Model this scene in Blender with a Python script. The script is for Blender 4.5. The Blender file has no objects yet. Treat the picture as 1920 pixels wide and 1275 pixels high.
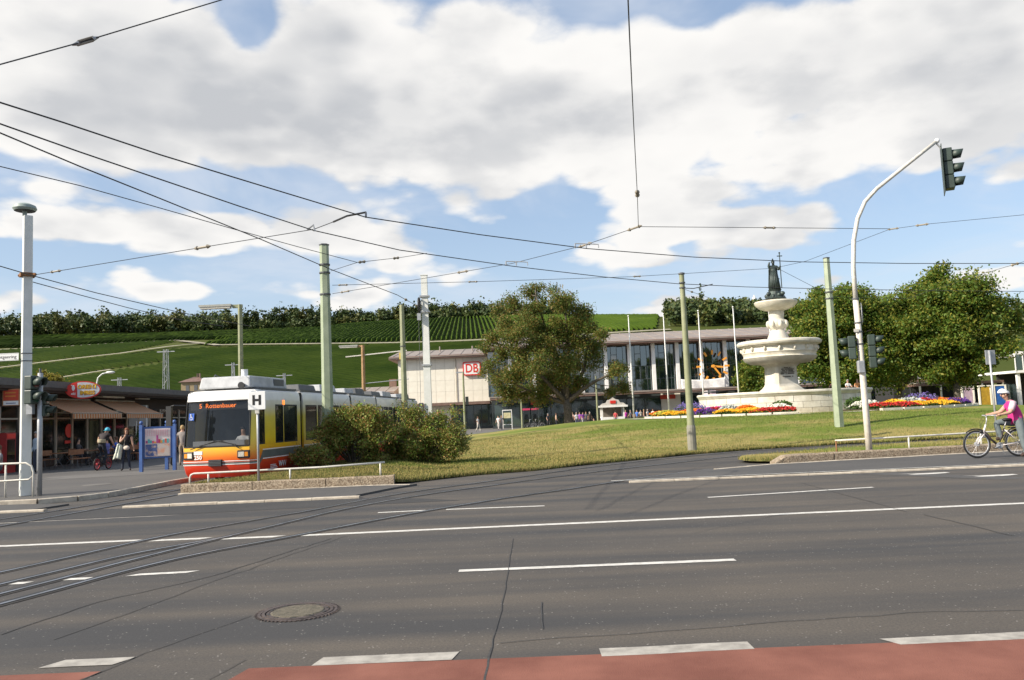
import bpy, bmesh, math, random
import numpy as np
from mathutils import Vector, Matrix, noise as mnoise
R = math.radians
rng = np.random.default_rng(7)
random.seed(7)
scene = bpy.context.scene
col = scene.collection

# ------------------------------------------------------------------ camera
FPX, IW, IH = 1550.0, 1920, 1275
PITCH, ROLL, CAMH = R(5.18), R(2.45), 1.7
vf = Vector((0, math.cos(PITCH), math.sin(PITCH)))
_u0 = Vector((0, -math.sin(PITCH), math.cos(PITCH)))
vR = math.cos(ROLL) * Vector((1, 0, 0)) - math.sin(ROLL) * _u0
vU = math.sin(ROLL) * Vector((1, 0, 0)) + math.cos(ROLL) * _u0
CAM = Vector((0, 0, CAMH))
cd = bpy.data.cameras.new('Camera')
cam = bpy.data.objects.new('Camera', cd)
col.objects.link(cam)
cd.sensor_fit = 'HORIZONTAL'; cd.sensor_width = 36.0; cd.lens = 36.0 * FPX / IW
cd.clip_start = 0.1; cd.clip_end = 8000
m = Matrix((vR, vU, -vf)).transposed().to_4x4()
m.translation = CAM
cam.matrix_world = m
scene.camera = cam

def G(x, y, z=0.0):
    "survey helper: point of the photograph on the horizontal plane z"
    d = vf + (x - 960) / FPX * vR - (y - 637.5) / FPX * vU
    return CAM + d * ((z - CAMH) / d.z)
def at(x, y, Y):
    "survey helper: point of the photograph at distance Y"
    d = vf + (x - 960) / FPX * vR - (y - 637.5) / FPX * vU
    return CAM + d * (Y / d.y)

# ------------------------------------------------------------------ world, sun, exposure
SUN_EL, SUN_SH = R(33), R(24)          # elevation; direction in which shadows fall, from +X towards +Y
scene.view_settings.view_transform = 'Standard'
scene.view_settings.look = 'None'
scene.view_settings.exposure = 0.72
scene.view_settings.gamma = 1.0
scene.view_settings.use_curve_mapping = False
sd = bpy.data.lights.new('sun', 'SUN'); sd.energy = 4.6; sd.angle = R(0.53); sd.color = (1.0, 0.91, 0.78)
sun = bpy.data.objects.new('sun', sd); col.objects.link(sun)
sdir = Vector((math.cos(SUN_SH) * math.cos(SUN_EL), math.sin(SUN_SH) * math.cos(SUN_EL), -math.sin(SUN_EL)))
sun.rotation_euler = sdir.to_track_quat('-Z', 'Y').to_euler()
to_sun = -sdir

world = bpy.data.worlds.new('World'); scene.world = world; world.use_nodes = True
def build_world():
    nt = world.node_tree; nt.nodes.clear()
    N = lambda t: nt.nodes.new(t)
    L = nt.links.new
    def math_(op, a, b=None, clamp=False):
        n = N('ShaderNodeMath'); n.operation = op; n.use_clamp = clamp
        for i, v in enumerate((a, b)):
            if v is None: continue
            if isinstance(v, (int, float)): n.inputs[i].default_value = v
            else: L(v, n.inputs[i])
        return n.outputs[0]
    def mix(fac, a, b):
        n = N('ShaderNodeMix'); n.data_type = 'RGBA'
        if isinstance(fac, (int, float)): n.inputs[0].default_value = fac
        else: L(fac, n.inputs[0])
        for k, v in ((6, a), (7, b)):
            if isinstance(v, tuple): n.inputs[k].default_value = (*v, 1)
            else: L(v, n.inputs[k])
        return n.outputs[2]
    def ramp(v, a, b):
        n = N('ShaderNodeMapRange'); n.interpolation_type = 'SMOOTHSTEP'
        L(v, n.inputs[0]); n.inputs[1].default_value = a; n.inputs[2].default_value = b
        return n.outputs[0]
    sky = N('ShaderNodeTexSky'); sky.sky_type = 'NISHITA'; sky.sun_disc = False
    sky.sun_elevation = SUN_EL
    sky.sun_rotation = math.atan2(to_sun.x, to_sun.y)
    sky.air_density = 1.0; sky.dust_density = 1.2; sky.ozone_density = 1.6
    tc = N('ShaderNodeTexCoord')
    sep = N('ShaderNodeSeparateXYZ'); L(tc.outputs['Generated'], sep.inputs[0])
    # cumulus field: noise over the view direction, finer towards the horizon
    zc = math_('MAXIMUM', sep.outputs[2], 0.0)
    den = math_('ADD', math_('MULTIPLY', zc, 1.5), 0.42)
    az = math_('ARCTAN2', sep.outputs[0], sep.outputs[1]); el = math_('ARCSINE', zc)
    CX, CY = CLOUD_SEED
    def coords(lift=0.0, side=0.0):
        c = N('ShaderNodeCombineXYZ')
        L(math_('ADD', math_('DIVIDE', math_('ADD', sep.outputs[0], side), den), CX), c.inputs[0])
        L(math_('ADD', math_('DIVIDE', sep.outputs[1], den), CY), c.inputs[1])
        L(math_('DIVIDE', math_('MULTIPLY', math_('ADD', zc, lift), 1.9), den), c.inputs[2])
        return c.outputs[0]
    def noise(vec, scale, detail, rough, dist=0.0):
        n = N('ShaderNodeTexNoise'); n.inputs['Scale'].default_value = scale; n.inputs['Detail'].default_value = detail
        n.inputs['Roughness'].default_value = rough; n.inputs['Distortion'].default_value = dist
        L(vec, n.inputs['Vector']); return n.outputs['Fac']
    def puffs(vec, scale, detail):
        n = N('ShaderNodeTexVoronoi'); n.feature = 'F1'; n.inputs['Scale'].default_value = scale; n.inputs['Detail'].default_value = detail
        n.inputs['Roughness'].default_value = 0.55
        L(vec, n.inputs['Vector']); return math_('SUBTRACT', 1.0, n.outputs['Distance'])
    # cloud banks and gaps of this sky (azimuth, elevation, half-widths in radians, weight)
    banks = None
    for (x, y, rx, ry, w) in CLOUD_BANKS:
        d = (vf + (x - 960) / FPX * vR - (y - 637.5) / FPX * vU).normalized()
        u = math_('DIVIDE', math_('SUBTRACT', az, math.atan2(d.x, d.y)), rx / FPX); v = math_('DIVIDE', math_('SUBTRACT', el, math.asin(d.z)), ry / FPX)
        g = math_('MULTIPLY', math_('POWER', 2.718, math_('MULTIPLY', math_('ADD', math_('MULTIPLY', u, u), math_('MULTIPLY', v, v)), -1.0)), w)
        banks = g if banks is None else math_('ADD', banks, g)
    def density(vec, det, pf):
        return math_('ADD', math_('ADD', math_('MULTIPLY', noise(vec, 2.3, det, 0.56), 0.80), math_('MULTIPLY', pf, 0.30)), banks)
    v0 = coords(); v1 = coords(0.045, -0.03)
    pf = puffs(v0, 6.0, 2); dens = density(v0, 8, pf); dens_up = density(v1, 4, pf)
    cover = ramp(dens, 0.50, 0.61)
    thick = ramp(dens, 0.60, 0.92)
    under = ramp(math_('SUBTRACT', dens_up, dens), -0.06, 0.05)          # more cloud above: grey underside
    soft = ramp(noise(v0, 1.6, 3, 0.5), 0.22, 0.72)
    grey = math_('MULTIPLY', math_('ADD', math_('MULTIPLY', under, 0.55), math_('MULTIPLY', math_('MULTIPLY', thick, soft), 0.80)), 1.0, True)
    cloud = mix(grey, (6.0, 5.9, 5.75), (3.5, 3.6, 3.78))
    wisp = noise(v0, 3.1, 5, 0.6, 0.5)
    wfac = math_('MULTIPLY', ramp(wisp, 0.40, 0.72), 0.55)
    base = mix(0.35, sky.outputs[0], (3.6, 4.4, 5.6))
    base = mix(wfac, base, (4.7, 5.0, 5.5))
    low = ramp(sep.outputs[2], 0.25, 0.02)                              # pale air above the hills
    base = mix(math_('MULTIPLY', low, 0.40), base, (4.0, 4.7, 5.6))
    out = mix(cover, base, cloud)
    bg = N('ShaderNodeBackground'); bg.inputs[1].default_value = 0.10
    L(out, bg.inputs[0])
    wo = N('ShaderNodeOutputWorld'); L(bg.outputs[0], wo.inputs[0])
CLOUD_SEED = (11.4, 16.0)
CLOUD_BANKS = [(850, 150, 420, 170, .26), (1500, 140, 420, 140, .24), (330, 170, 280, 140, .28), (40, 120, 220, 160, .26), (1850, 120, 260, 140, .16), (1000, 300, 300, 60, .08), (150, 415, 260, 60, .22), (420, 440, 160, 45, .14), (700, 440, 240, 50, .12),
               (1230, 430, 170, 55, .20), (1480, 440, 160, 50, .14), (300, 545, 80, 28, .16), (640, 572, 90, 22, .12), (60, 540, 90, 30, .12), (1860, 520, 90, 35, .14), (850, 260, 460, 90, .12), (100, 560, 220, 36, .16), (1250, 570, 160, 24, .10), (860, 490, 200, 34, .10), (1650, 300, 200, 50, .08), (1560, 540, 120, 26, .1),
               (465, 40, 55, 45, -.22), (980, 385, 110, 35, -.15), (120, 320, 160, 24, -.12), (1760, 380, 190, 75, -.17), (980, 545, 300, 26, -.08), (1300, 25, 40, 30, -.1), (420, 385, 160, 22, -.1), (420, 500, 150, 24, -.12)]
build_world()
world.cycles.sampling_method = 'MANUAL'; world.cycles.sample_map_resolution = 512

scene.render.engine = 'CYCLES'
scene.render.resolution_x = 1024; scene.render.resolution_y = 680

# ------------------------------------------------------------------ object helpers
def empty(name, loc=(0, 0, 0), rz=0.0, parent=None):
    o = bpy.data.objects.new(name, None); col.objects.link(o)
    o.location = loc; o.rotation_euler = (0, 0, rz); o.empty_display_size = 0.2
    if parent: o.parent = parent
    return o
def tag(o, label=None, cat=None, group=None, kind=None):
    if label: o['label'] = label
    if cat: o['category'] = cat
    if group: o['group'] = group
    if kind: o['kind'] = kind
    return o
def thing(name, label, cat, loc=(0, 0, 0), rz=0.0, group=None):
    return tag(empty(name, loc, rz), label, cat, group)
def link(name, me, parent=None, loc=None, rz=None):
    o = bpy.data.objects.new(name, me); col.objects.link(o)
    if parent: o.parent = parent
    if loc is not None: o.location = loc
    if rz is not None: o.rotation_euler = (0, 0, rz)
    return o
def copy_tree(o, parent=None):
    c = o.copy(); col.objects.link(c); c.parent = parent
    for ch in list(o.children): copy_tree(ch, c)
    return c

class MB:
    "collects simple solids into one mesh"
    def __init__(s): s.v = []; s.f = []; s.m = []; s.cur = 0
    def mat(s, i): s.cur = i; return s
    def add(s, vs, fs):
        o = len(s.v); s.v += [tuple(p) for p in vs]
        for f in fs: s.f.append(tuple(i + o for i in f)); s.m.append(s.cur)
        return s
    def box(s, c, d, rz=0.0, rx=0.0, ry=0.0, taper=1.0):
        hx, hy, hz = d[0] / 2, d[1] / 2, d[2] / 2
        vs = [Vector((sx * hx * (taper if sz > 0 else 1), sy * hy * (taper if sz > 0 else 1), sz * hz)) for sz in (-1, 1) for sx, sy in ((-1, -1), (1, -1), (1, 1), (-1, 1))]
        if rz or rx or ry:
            M = Matrix.Rotation(rz, 3, 'Z') @ Matrix.Rotation(ry, 3, 'Y') @ Matrix.Rotation(rx, 3, 'X')
            vs = [M @ p for p in vs]
        c = Vector(c); vs = [p + c for p in vs]
        return s.add(vs, [(3, 2, 1, 0), (4, 5, 6, 7), (0, 1, 5, 4), (1, 2, 6, 5), (2, 3, 7, 6), (3, 0, 4, 7)])
    def bbox(s, x0, x1, y0, y1, z0, z1):
        return s.box(((x0 + x1) / 2, (y0 + y1) / 2, (z0 + z1) / 2), (abs(x1 - x0), abs(y1 - y0), abs(z1 - z0)))
    def prism(s, poly, z0, z1):
        n = len(poly)
        vs = [(p[0], p[1], z0) for p in poly] + [(p[0], p[1], z1) for p in poly]
        return s.add(vs, [tuple(range(n - 1, -1, -1)), tuple(range(n, 2 * n))] + [(i, (i + 1) % n, n + (i + 1) % n, n + i) for i in range(n)])
    def extrude(s, prof, a, b, up=(0, 0, 1)):
        "profile (u,v) swept from a to b; u sideways, v up"
        a, b = Vector(a), Vector(b); d = (b - a).normalized(); up = Vector(up)
        side = d.cross(up).normalized(); up = side.cross(d)
        n = len(prof)
        vs = [a + side * u + up * v for u, v in prof] + [b + side * u + up * v for u, v in prof]
        return s.add(vs, [tuple(range(n)), tuple(range(2 * n - 1, n - 1, -1))] + [(i, n + i, n + (i + 1) % n, (i + 1) % n) for i in range(n)])
    def tube(s, pts, r, n=8, caps=True):
        pts = [Vector(p) for p in pts]; k = len(pts)
        rs = r if isinstance(r, (list, tuple)) else [r] * k
        ref = None; rings = []
        for i, p in enumerate(pts):
            d = (pts[min(i + 1, k - 1)] - pts[max(i - 1, 0)]).normalized()
            if ref is None: ref = Vector((0, 0, 1)) if abs(d.z) < 0.9 else Vector((1, 0, 0))
            a = (ref - d * ref.dot(d)).normalized(); b = d.cross(a); ref = a
            rings.append([p + (a * math.cos(2 * math.pi * j / n) + b * math.sin(2 * math.pi * j / n)) * rs[i] for j in range(n)])
        vs = [q for rg in rings for q in rg]
        fs = [(i * n + j, i * n + (j + 1) % n, (i + 1) * n + (j + 1) % n, (i + 1) * n + j) for i in range(k - 1) for j in range(n)]
        if caps: fs += [tuple(range(n - 1, -1, -1)), tuple(range((k - 1) * n, k * n))]
        return s.add(vs, fs)
    def cyl(s, a, b, r, n=12, r2=None): return s.tube([a, b], [r, r if r2 is None else r2], n)
    def lathe(s, prof, n=24, c=(0, 0, 0), rot=0.0, ex=1.0, ey=1.0):
        "prof: list of (radius, z)"
        k = len(prof); vs = []
        for r, z in prof:
            for j in range(n):
                a = rot + 2 * math.pi * j / n
                vs.append((c[0] + r * ex * math.cos(a), c[1] + r * ey * math.sin(a), c[2] + z))
        fs = [(i * n + j, i * n + (j + 1) % n, (i + 1) * n + (j + 1) % n, (i + 1) * n + j) for i in range(k - 1) for j in range(n)]
        fs += [tuple(range(n - 1, -1, -1)), tuple(range((k - 1) * n, k * n))]
        return s.add(vs, fs)
    def ball(s, c, r, n=10, k=7):
        r = r if isinstance(r, (tuple, list)) else (r, r, r)
        vs = []; fs = []
        for i in range(1, k):
            t = math.pi * i / k
            for j in range(n):
                p = 2 * math.pi * j / n
                vs.append((c[0] + r[0] * math.sin(t) * math.cos(p), c[1] + r[1] * math.sin(t) * math.sin(p), c[2] + r[2] * math.cos(t)))
        vs += [(c[0], c[1], c[2] + r[2]), (c[0], c[1], c[2] - r[2])]; T = len(vs) - 2
        for i in range(k - 2):
            for j in range(n): fs.append((i * n + j, (i + 1) * n + j, (i + 1) * n + (j + 1) % n, i * n + (j + 1) % n))
        for j in range(n):
            fs.append((T, j, (j + 1) % n)); fs.append((T + 1, (k - 2) * n + (j + 1) % n, (k - 2) * n + j))
        return s.add(vs, fs)
    def torus(s, c, R_, r, axis='X', n=28, k=8):
        vs = []; fs = []
        for i in range(n):
            a = 2 * math.pi * i / n
            for j in range(k):
                b = 2 * math.pi * j / k
                u, w, t = (R_ + r * math.cos(b)) * math.cos(a), (R_ + r * math.cos(b)) * math.sin(a), r * math.sin(b)
                p = {'X': (t, u, w), 'Y': (u, t, w), 'Z': (u, w, t)}[axis]
                vs.append((c[0] + p[0], c[1] + p[1], c[2] + p[2]))
        for i in range(n):
            for j in range(k):
                fs.append((i * k + j, ((i + 1) % n) * k + j, ((i + 1) % n) * k + (j + 1) % k, i * k + (j + 1) % k))
        return s.add(vs, fs)
    def quad(s, a, b, c, d): return s.add([a, b, c, d], [(0, 1, 2, 3)])
    def mesh(s, name, mats=None, smooth=False):
        me = bpy.data.meshes.new(name); me.from_pydata(s.v, [], s.f)
        mats = mats if isinstance(mats, (list, tuple)) else [mats]
        for x in mats: me.materials.append(x)
        if len(mats) > 1: me.polygons.foreach_set('material_index', s.m)
        if smooth is True: me.polygons.foreach_set('use_smooth', [True] * len(s.f))
        me.update()
        if smooth == 'auto':
            bm = bmesh.new(); bm.from_mesh(me)
            for f in bm.faces: f.smooth = True
            for e in bm.edges:
                if len(e.link_faces) == 2 and e.calc_face_angle(0) > R(35): e.smooth = False
            bm.to_mesh(me); bm.free()
        return me
    def build(s, name, mats, parent=None, smooth=False, loc=None, rz=None):
        return link(name, s.mesh(name, mats, smooth), parent, loc, rz)
def bevel(o, w=0.02, seg=2):
    md = o.modifiers.new('bevel', 'BEVEL'); md.width = w; md.segments = seg; md.limit_method = 'ANGLE'; md.angle_limit = R(40)
    return o
def np_mesh(name, V, Fq, mats, smooth=False, mi=None):
    "big meshes: V (n,3), Fq (m,k) all faces with k corners"
    me = bpy.data.meshes.new(name); k = Fq.shape[1]; nf = len(Fq)
    me.vertices.add(len(V)); me.vertices.foreach_set('co', np.asarray(V, np.float32).ravel())
    me.loops.add(nf * k); me.loops.foreach_set('vertex_index', Fq.astype(np.int32).ravel())
    me.polygons.add(nf); me.polygons.foreach_set('loop_start', np.arange(nf, dtype=np.int32) * k)
    for x in (mats if isinstance(mats, (list, tuple)) else [mats]): me.materials.append(x)
    if mi is not None: me.polygons.foreach_set('material_index', np.asarray(mi, np.int32))
    if smooth: me.polygons.foreach_set('use_smooth', np.ones(nf, bool))
    me.update(calc_edges=True); me.validate()
    return me
def text_mesh(name, txt, size, mat_, parent=None, M=None, align='CENTER', extrude=0.0, bold=0.0, sx=1.0):
    cu = bpy.data.curves.new(name, 'FONT'); cu.body = txt; cu.size = size; cu.align_x = align; cu.align_y = 'CENTER'
    cu.extrude = extrude; cu.offset = bold; cu.resolution_u = 3
    ob = bpy.data.objects.new(name, cu); col.objects.link(ob)
    dg = bpy.context.evaluated_depsgraph_get(); dg.update()
    me = bpy.data.meshes.new_from_object(ob.evaluated_get(dg)); me.name = name
    bpy.data.objects.remove(ob); bpy.data.curves.remove(cu)
    me.materials.clear(); me.materials.append(mat_)
    if sx != 1.0: me.transform(Matrix.Diagonal((sx, 1, 1, 1)))
    if M is not None: me.transform(M)
    return link(name, me, parent)
def face_M(pos, right, up):
    "matrix that lays local XY on the plane (right, up)"
    r_ = Vector(right).normalized(); u_ = Vector(up); u_ = (u_ - r_ * u_.dot(r_)).normalized(); n_ = r_.cross(u_)
    M = Matrix((r_, u_, n_)).transposed().to_4x4(); M.translation = Vector(pos); return M

# ------------------------------------------------------------------ materials
def S(*c):
    "sRGB 0-255 to linear"
    return tuple(((x / 255) / 12.92 if x <= 10 else ((x / 255 + 0.055) / 1.055) ** 2.4) for x in c)
_mats = {}
def mat(name, c, rough=0.6, metal=0.0, var=0.12, scale=4.0, c2=None, bump=0.0, bscale=60.0, spec=0.5, emit=0.0, world_co=False, detail=6, lo=0.35, hi=0.65, transl=0.0, coat=0.0):
    if name in _mats: return _mats[name]
    M = bpy.data.materials.new(name); M.use_nodes = True; nt = M.node_tree; nt.nodes.clear()
    N = nt.nodes.new; L = nt.links.new
    out = N('ShaderNodeOutputMaterial'); b = N('ShaderNodeBsdfPrincipled')
    b.inputs['Roughness'].default_value = rough; b.inputs['Metallic'].default_value = metal
    b.inputs['Specular IOR Level'].default_value = spec
    if coat: b.inputs['Coat Weight'].default_value = coat; b.inputs['Coat Roughness'].default_value = 0.08
    if world_co: co = N('ShaderNodeNewGeometry').outputs['Position']
    else: co = N('ShaderNodeTexCoord').outputs['Object']
    n = N('ShaderNodeTexNoise'); n.inputs['Scale'].default_value = scale; n.inputs['Detail'].default_value = detail; n.inputs['Roughness'].default_value = 0.6
    L(co, n.inputs['Vector'])
    r = N('ShaderNodeMapRange'); L(n.outputs['Fac'], r.inputs[0]); r.inputs[1].default_value = lo; r.inputs[2].default_value = hi
    mx = N('ShaderNodeMix'); mx.data_type = 'RGBA'; L(r.outputs[0], mx.inputs[0])
    ca = tuple(x * (1 - var) for x in c) if c2 is None else c
    cb = tuple(min(1, x * (1 + var)) for x in c) if c2 is None else c2
    mx.inputs[6].default_value = (*ca, 1); mx.inputs[7].default_value = (*cb, 1)
    L(mx.outputs[2], b.inputs['Base Color'])
    if emit: L(mx.outputs[2], b.inputs['Emission Color']); b.inputs['Emission Strength'].default_value = emit
    if bump:
        n2 = N('ShaderNodeTexNoise'); n2.inputs['Scale'].default_value = bscale; n2.inputs['Detail'].default_value = 4; L(co, n2.inputs['Vector'])
        bp = N('ShaderNodeBump'); bp.inputs['Strength'].default_value = bump; bp.inputs['Distance'].default_value = 0.02
        L(n2.outputs['Fac'], bp.inputs['Height']); L(bp.outputs[0], b.inputs['Normal'])
    if transl:
        t = N('ShaderNodeBsdfTranslucent'); L(mx.outputs[2], t.inputs[0])
        ms = N('ShaderNodeMixShader'); ms.inputs[0].default_value = transl; L(b.outputs[0], ms.inputs[1]); L(t.outputs[0], ms.inputs[2]); L(ms.outputs[0], out.inputs[0])
    else: L(b.outputs[0], out.inputs[0])
    _mats[name] = M; return M
def leafmat(name, c, c2, transl=0.35, scale=0.6, rough=0.55, spec=0.3):
    return mat(name, c, rough, c2=c2, scale=scale, detail=5, transl=transl, spec=spec, lo=0.3, hi=0.7)
def glassmat(name, tint, rough=0.03, alpha=0.35, spec=0.5, refl=0.0):
    "window pane: reflects the sky, lets part of the inside through"
    if name in _mats: return _mats[name]
    M = bpy.data.materials.new(name); M.use_nodes = True; nt = M.node_tree; nt.nodes.clear(); N = nt.nodes.new; L = nt.links.new
    out = N('ShaderNodeOutputMaterial'); b = N('ShaderNodeBsdfPrincipled'); b.inputs['Base Color'].default_value = (*tint, 1)
    b.inputs['Roughness'].default_value = rough; b.inputs['Specular IOR Level'].default_value = spec; b.inputs['IOR'].default_value = 1.6
    t = N('ShaderNodeBsdfTransparent'); ms = N('ShaderNodeMixShader'); ms.inputs[0].default_value = alpha
    L(b.outputs[0], ms.inputs[1]); L(t.outputs[0], ms.inputs[2])
    if refl:
        gl = N('ShaderNodeBsdfGlossy'); gl.inputs['Roughness'].default_value = rough; gl.inputs['Color'].default_value = (.80, .92, 1, 1)
        m2 = N('ShaderNodeMixShader'); m2.inputs[0].default_value = refl; L(ms.outputs[0], m2.inputs[1]); L(gl.outputs[0], m2.inputs[2]); L(m2.outputs[0], out.inputs[0])
    else: L(ms.outputs[0], out.inputs[0])
    _mats[name] = M; return M
# ------------------------------------------------------------------ terrain functions
FX, FY = 18.4, 57.0                                   # fountain
def smooth(t): t = np.clip(t, 0, 1); return t * t * (3 - 2 * t)
def mound(x, y):
    d = np.hypot(np.asarray(x, float) - FX, np.asarray(y, float) - FY)
    return 1.02 * (1 - smooth((d - 10.5) / 19.0)) + 0.05
_rx = np.array([-900, -402, -264, -150, -90, 0, 67, 122, 200, 300, 420, 700, 1200]); _rz = np.array([76, 82, 77, 79, 79, 78, 76.5, 75.5, 70, 62, 58, 50, 40.])
def hill(x, y):
    x = np.asarray(x, float); y = np.asarray(y, float)
    zr = np.interp(x, _rx, _rz)
    f = np.interp(y, [200, 225, 300, 360, 420, 520, 600, 650, 700, 900, 1500], [0.0, 0.03, 0.23, 0.385, 0.54, 0.755, 0.92, 1.0, 1.03, 1.05, 0.9])
    return zr * f + 1.2 * np.sin(x * 0.021 + y * 0.013) * np.clip((y - 230) / 100, 0, 1)

# ------------------------------------------------------------------ ground materials
def asphalt(name, base, warm, bands=False, speck=1.0):
    M = bpy.data.materials.new(name); M.use_nodes = True; nt = M.node_tree; nt.nodes.clear(); N = nt.nodes.new; L = nt.links.new
    out = N('ShaderNodeOutputMaterial'); b = N('ShaderNodeBsdfPrincipled'); b.inputs['Roughness'].default_value = 0.82; b.inputs['Specular IOR Level'].default_value = 0.35
    pos = N('ShaderNodeNewGeometry').outputs['Position']
    def noise(sc, det=4, rough=0.6, vec=pos, dist=0):
        n = N('ShaderNodeTexNoise'); n.inputs['Scale'].default_value = sc; n.inputs['Detail'].default_value = det; n.inputs['Roughness'].default_value = rough; n.inputs['Distortion'].default_value = dist
        L(vec, n.inputs['Vector']); return n.outputs['Fac']
    def rmp(v, a, b_, c=0., d=1.):
        r = N('ShaderNodeMapRange'); L(v, r.inputs[0])
        for i, q in enumerate((a, b_, c, d)): r.inputs[i + 1].default_value = q
        return r.outputs[0]
    def mix(f, a, c, mode='MIX'):
        n = N('ShaderNodeMix'); n.data_type = 'RGBA'; n.blend_type = mode
        if isinstance(f, float): n.inputs[0].default_value = f
        else: L(f, n.inputs[0])
        for k, v in ((6, a), (7, c)):
            if isinstance(v, tuple): n.inputs[k].default_value = (*v, 1)
            else: L(v, n.inputs[k])
        return n.outputs[2]
    mp = N('ShaderNodeMapping'); mp.inputs['Scale'].default_value = (0.05, 0.75, 1.0); L(pos, mp.inputs[0])     # wheel tracks run along the road
    streak = noise(1.6, 3, 0.5, mp.outputs[0]) if bands else noise(0.5, 4)
    c = mix(rmp(streak, 0.36, 0.62), base, warm)
    c = mix(rmp(noise(0.35, 5, 0.65), 0.35, 0.7, 0.0, 0.45), c, tuple(x * 0.72 for x in base))
    c = mix(rmp(noise(48, 3, 0.8), 0.35, 0.75, 0.0, 0.75), c, tuple(x * 0.55 for x in base))
    v = N('ShaderNodeTexVoronoi'); v.inputs['Scale'].default_value = 21; L(pos, v.inputs['Vector'])
    sp = rmp(v.outputs['Distance'], 0.20, 0.10)
    n2 = rmp(noise(9, 2), 0.50, 0.60)
    mm = N('ShaderNodeMath'); mm.operation = 'MULTIPLY'; L(sp, mm.inputs[0]); L(n2, mm.inputs[1])
    m3 = N('ShaderNodeMath'); m3.operation = 'MULTIPLY'; L(mm.outputs[0], m3.inputs[0]); m3.inputs[1].default_value = 0.9 * speck
    c = mix(m3.outputs[0], c, (0.30, 0.28, 0.25))
    L(c, b.inputs['Base Color'])
    bp = N('ShaderNodeBump'); bp.inputs['Strength'].default_value = 0.35; bp.inputs['Distance'].default_value = 0.006; L(noise(140, 3), bp.inputs['Height']); L(bp.outputs[0], b.inputs['Normal'])
    L(b.outputs[0], out.inputs[0]); _mats[name] = M; return M
M_road = asphalt('asphalt_road', (0.060, 0.058, 0.057), (0.134, 0.112, 0.088), True)
M_path = asphalt('asphalt_path', (0.088, 0.085, 0.082), (0.112, 0.105, 0.097), False, 0.5)
M_pave = asphalt('asphalt_pavement', (0.105, 0.100, 0.096), (0.135, 0.126, 0.114), False, 0.4)
M_red = mat('red_asphalt', (0.165, 0.060, 0.041), 0.85, c2=(0.245, 0.098, 0.068), scale=1.4, detail=12, spec=.3, world_co=True, bump=0.3, bscale=140)
M_line = mat('road_paint', (0.40, 0.38, 0.34), 0.7, c2=(0.62, 0.60, 0.55), scale=9, world_co=True, detail=10, lo=0.3, hi=0.55, bump=0.15, bscale=120)
M_line2 = mat('worn_road_paint', (0.26, 0.24, 0.21), 0.75, c2=(0.43, 0.40, 0.35), scale=7, world_co=True, detail=10, bump=0.2, bscale=120)
M_kerb = mat('kerb_concrete', (0.34, 0.29, 0.23), 0.85, c2=(0.52, 0.46, 0.37), scale=5, world_co=True, bump=0.2)
M_steel = mat('rail_steel', (0.30, 0.31, 0.33), 0.30, 0.75, var=0.3, scale=3, world_co=True)
M_tar = mat('tar', (0.046, 0.043, 0.040), 0.7, world_co=True, scale=20, var=0.3)
M_seal = asphalt('rail_seal_asphalt', (0.058, 0.055, 0.053), (0.10, 0.088, 0.074), False, 0.6)
M_groove = mat('rail_groove', (.016, .015, .015), .6, world_co=True)
M_aggr = mat('washed_concrete', (0.15, 0.105, 0.065), 0.9, c2=(0.42, 0.34, 0.245), scale=26, world_co=True, bump=0.9, bscale=34, detail=8, lo=0.38, hi=0.62)
M_soil = mat('hill_soil', (0.052, 0.070, 0.015), 0.95, spec=.05, c2=(0.080, 0.090, 0.026), scale=0.02, world_co=True)
M_plaza = asphalt('plaza', (0.15, 0.14, 0.13), (0.19, 0.18, 0.165), False, 0.0)

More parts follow.
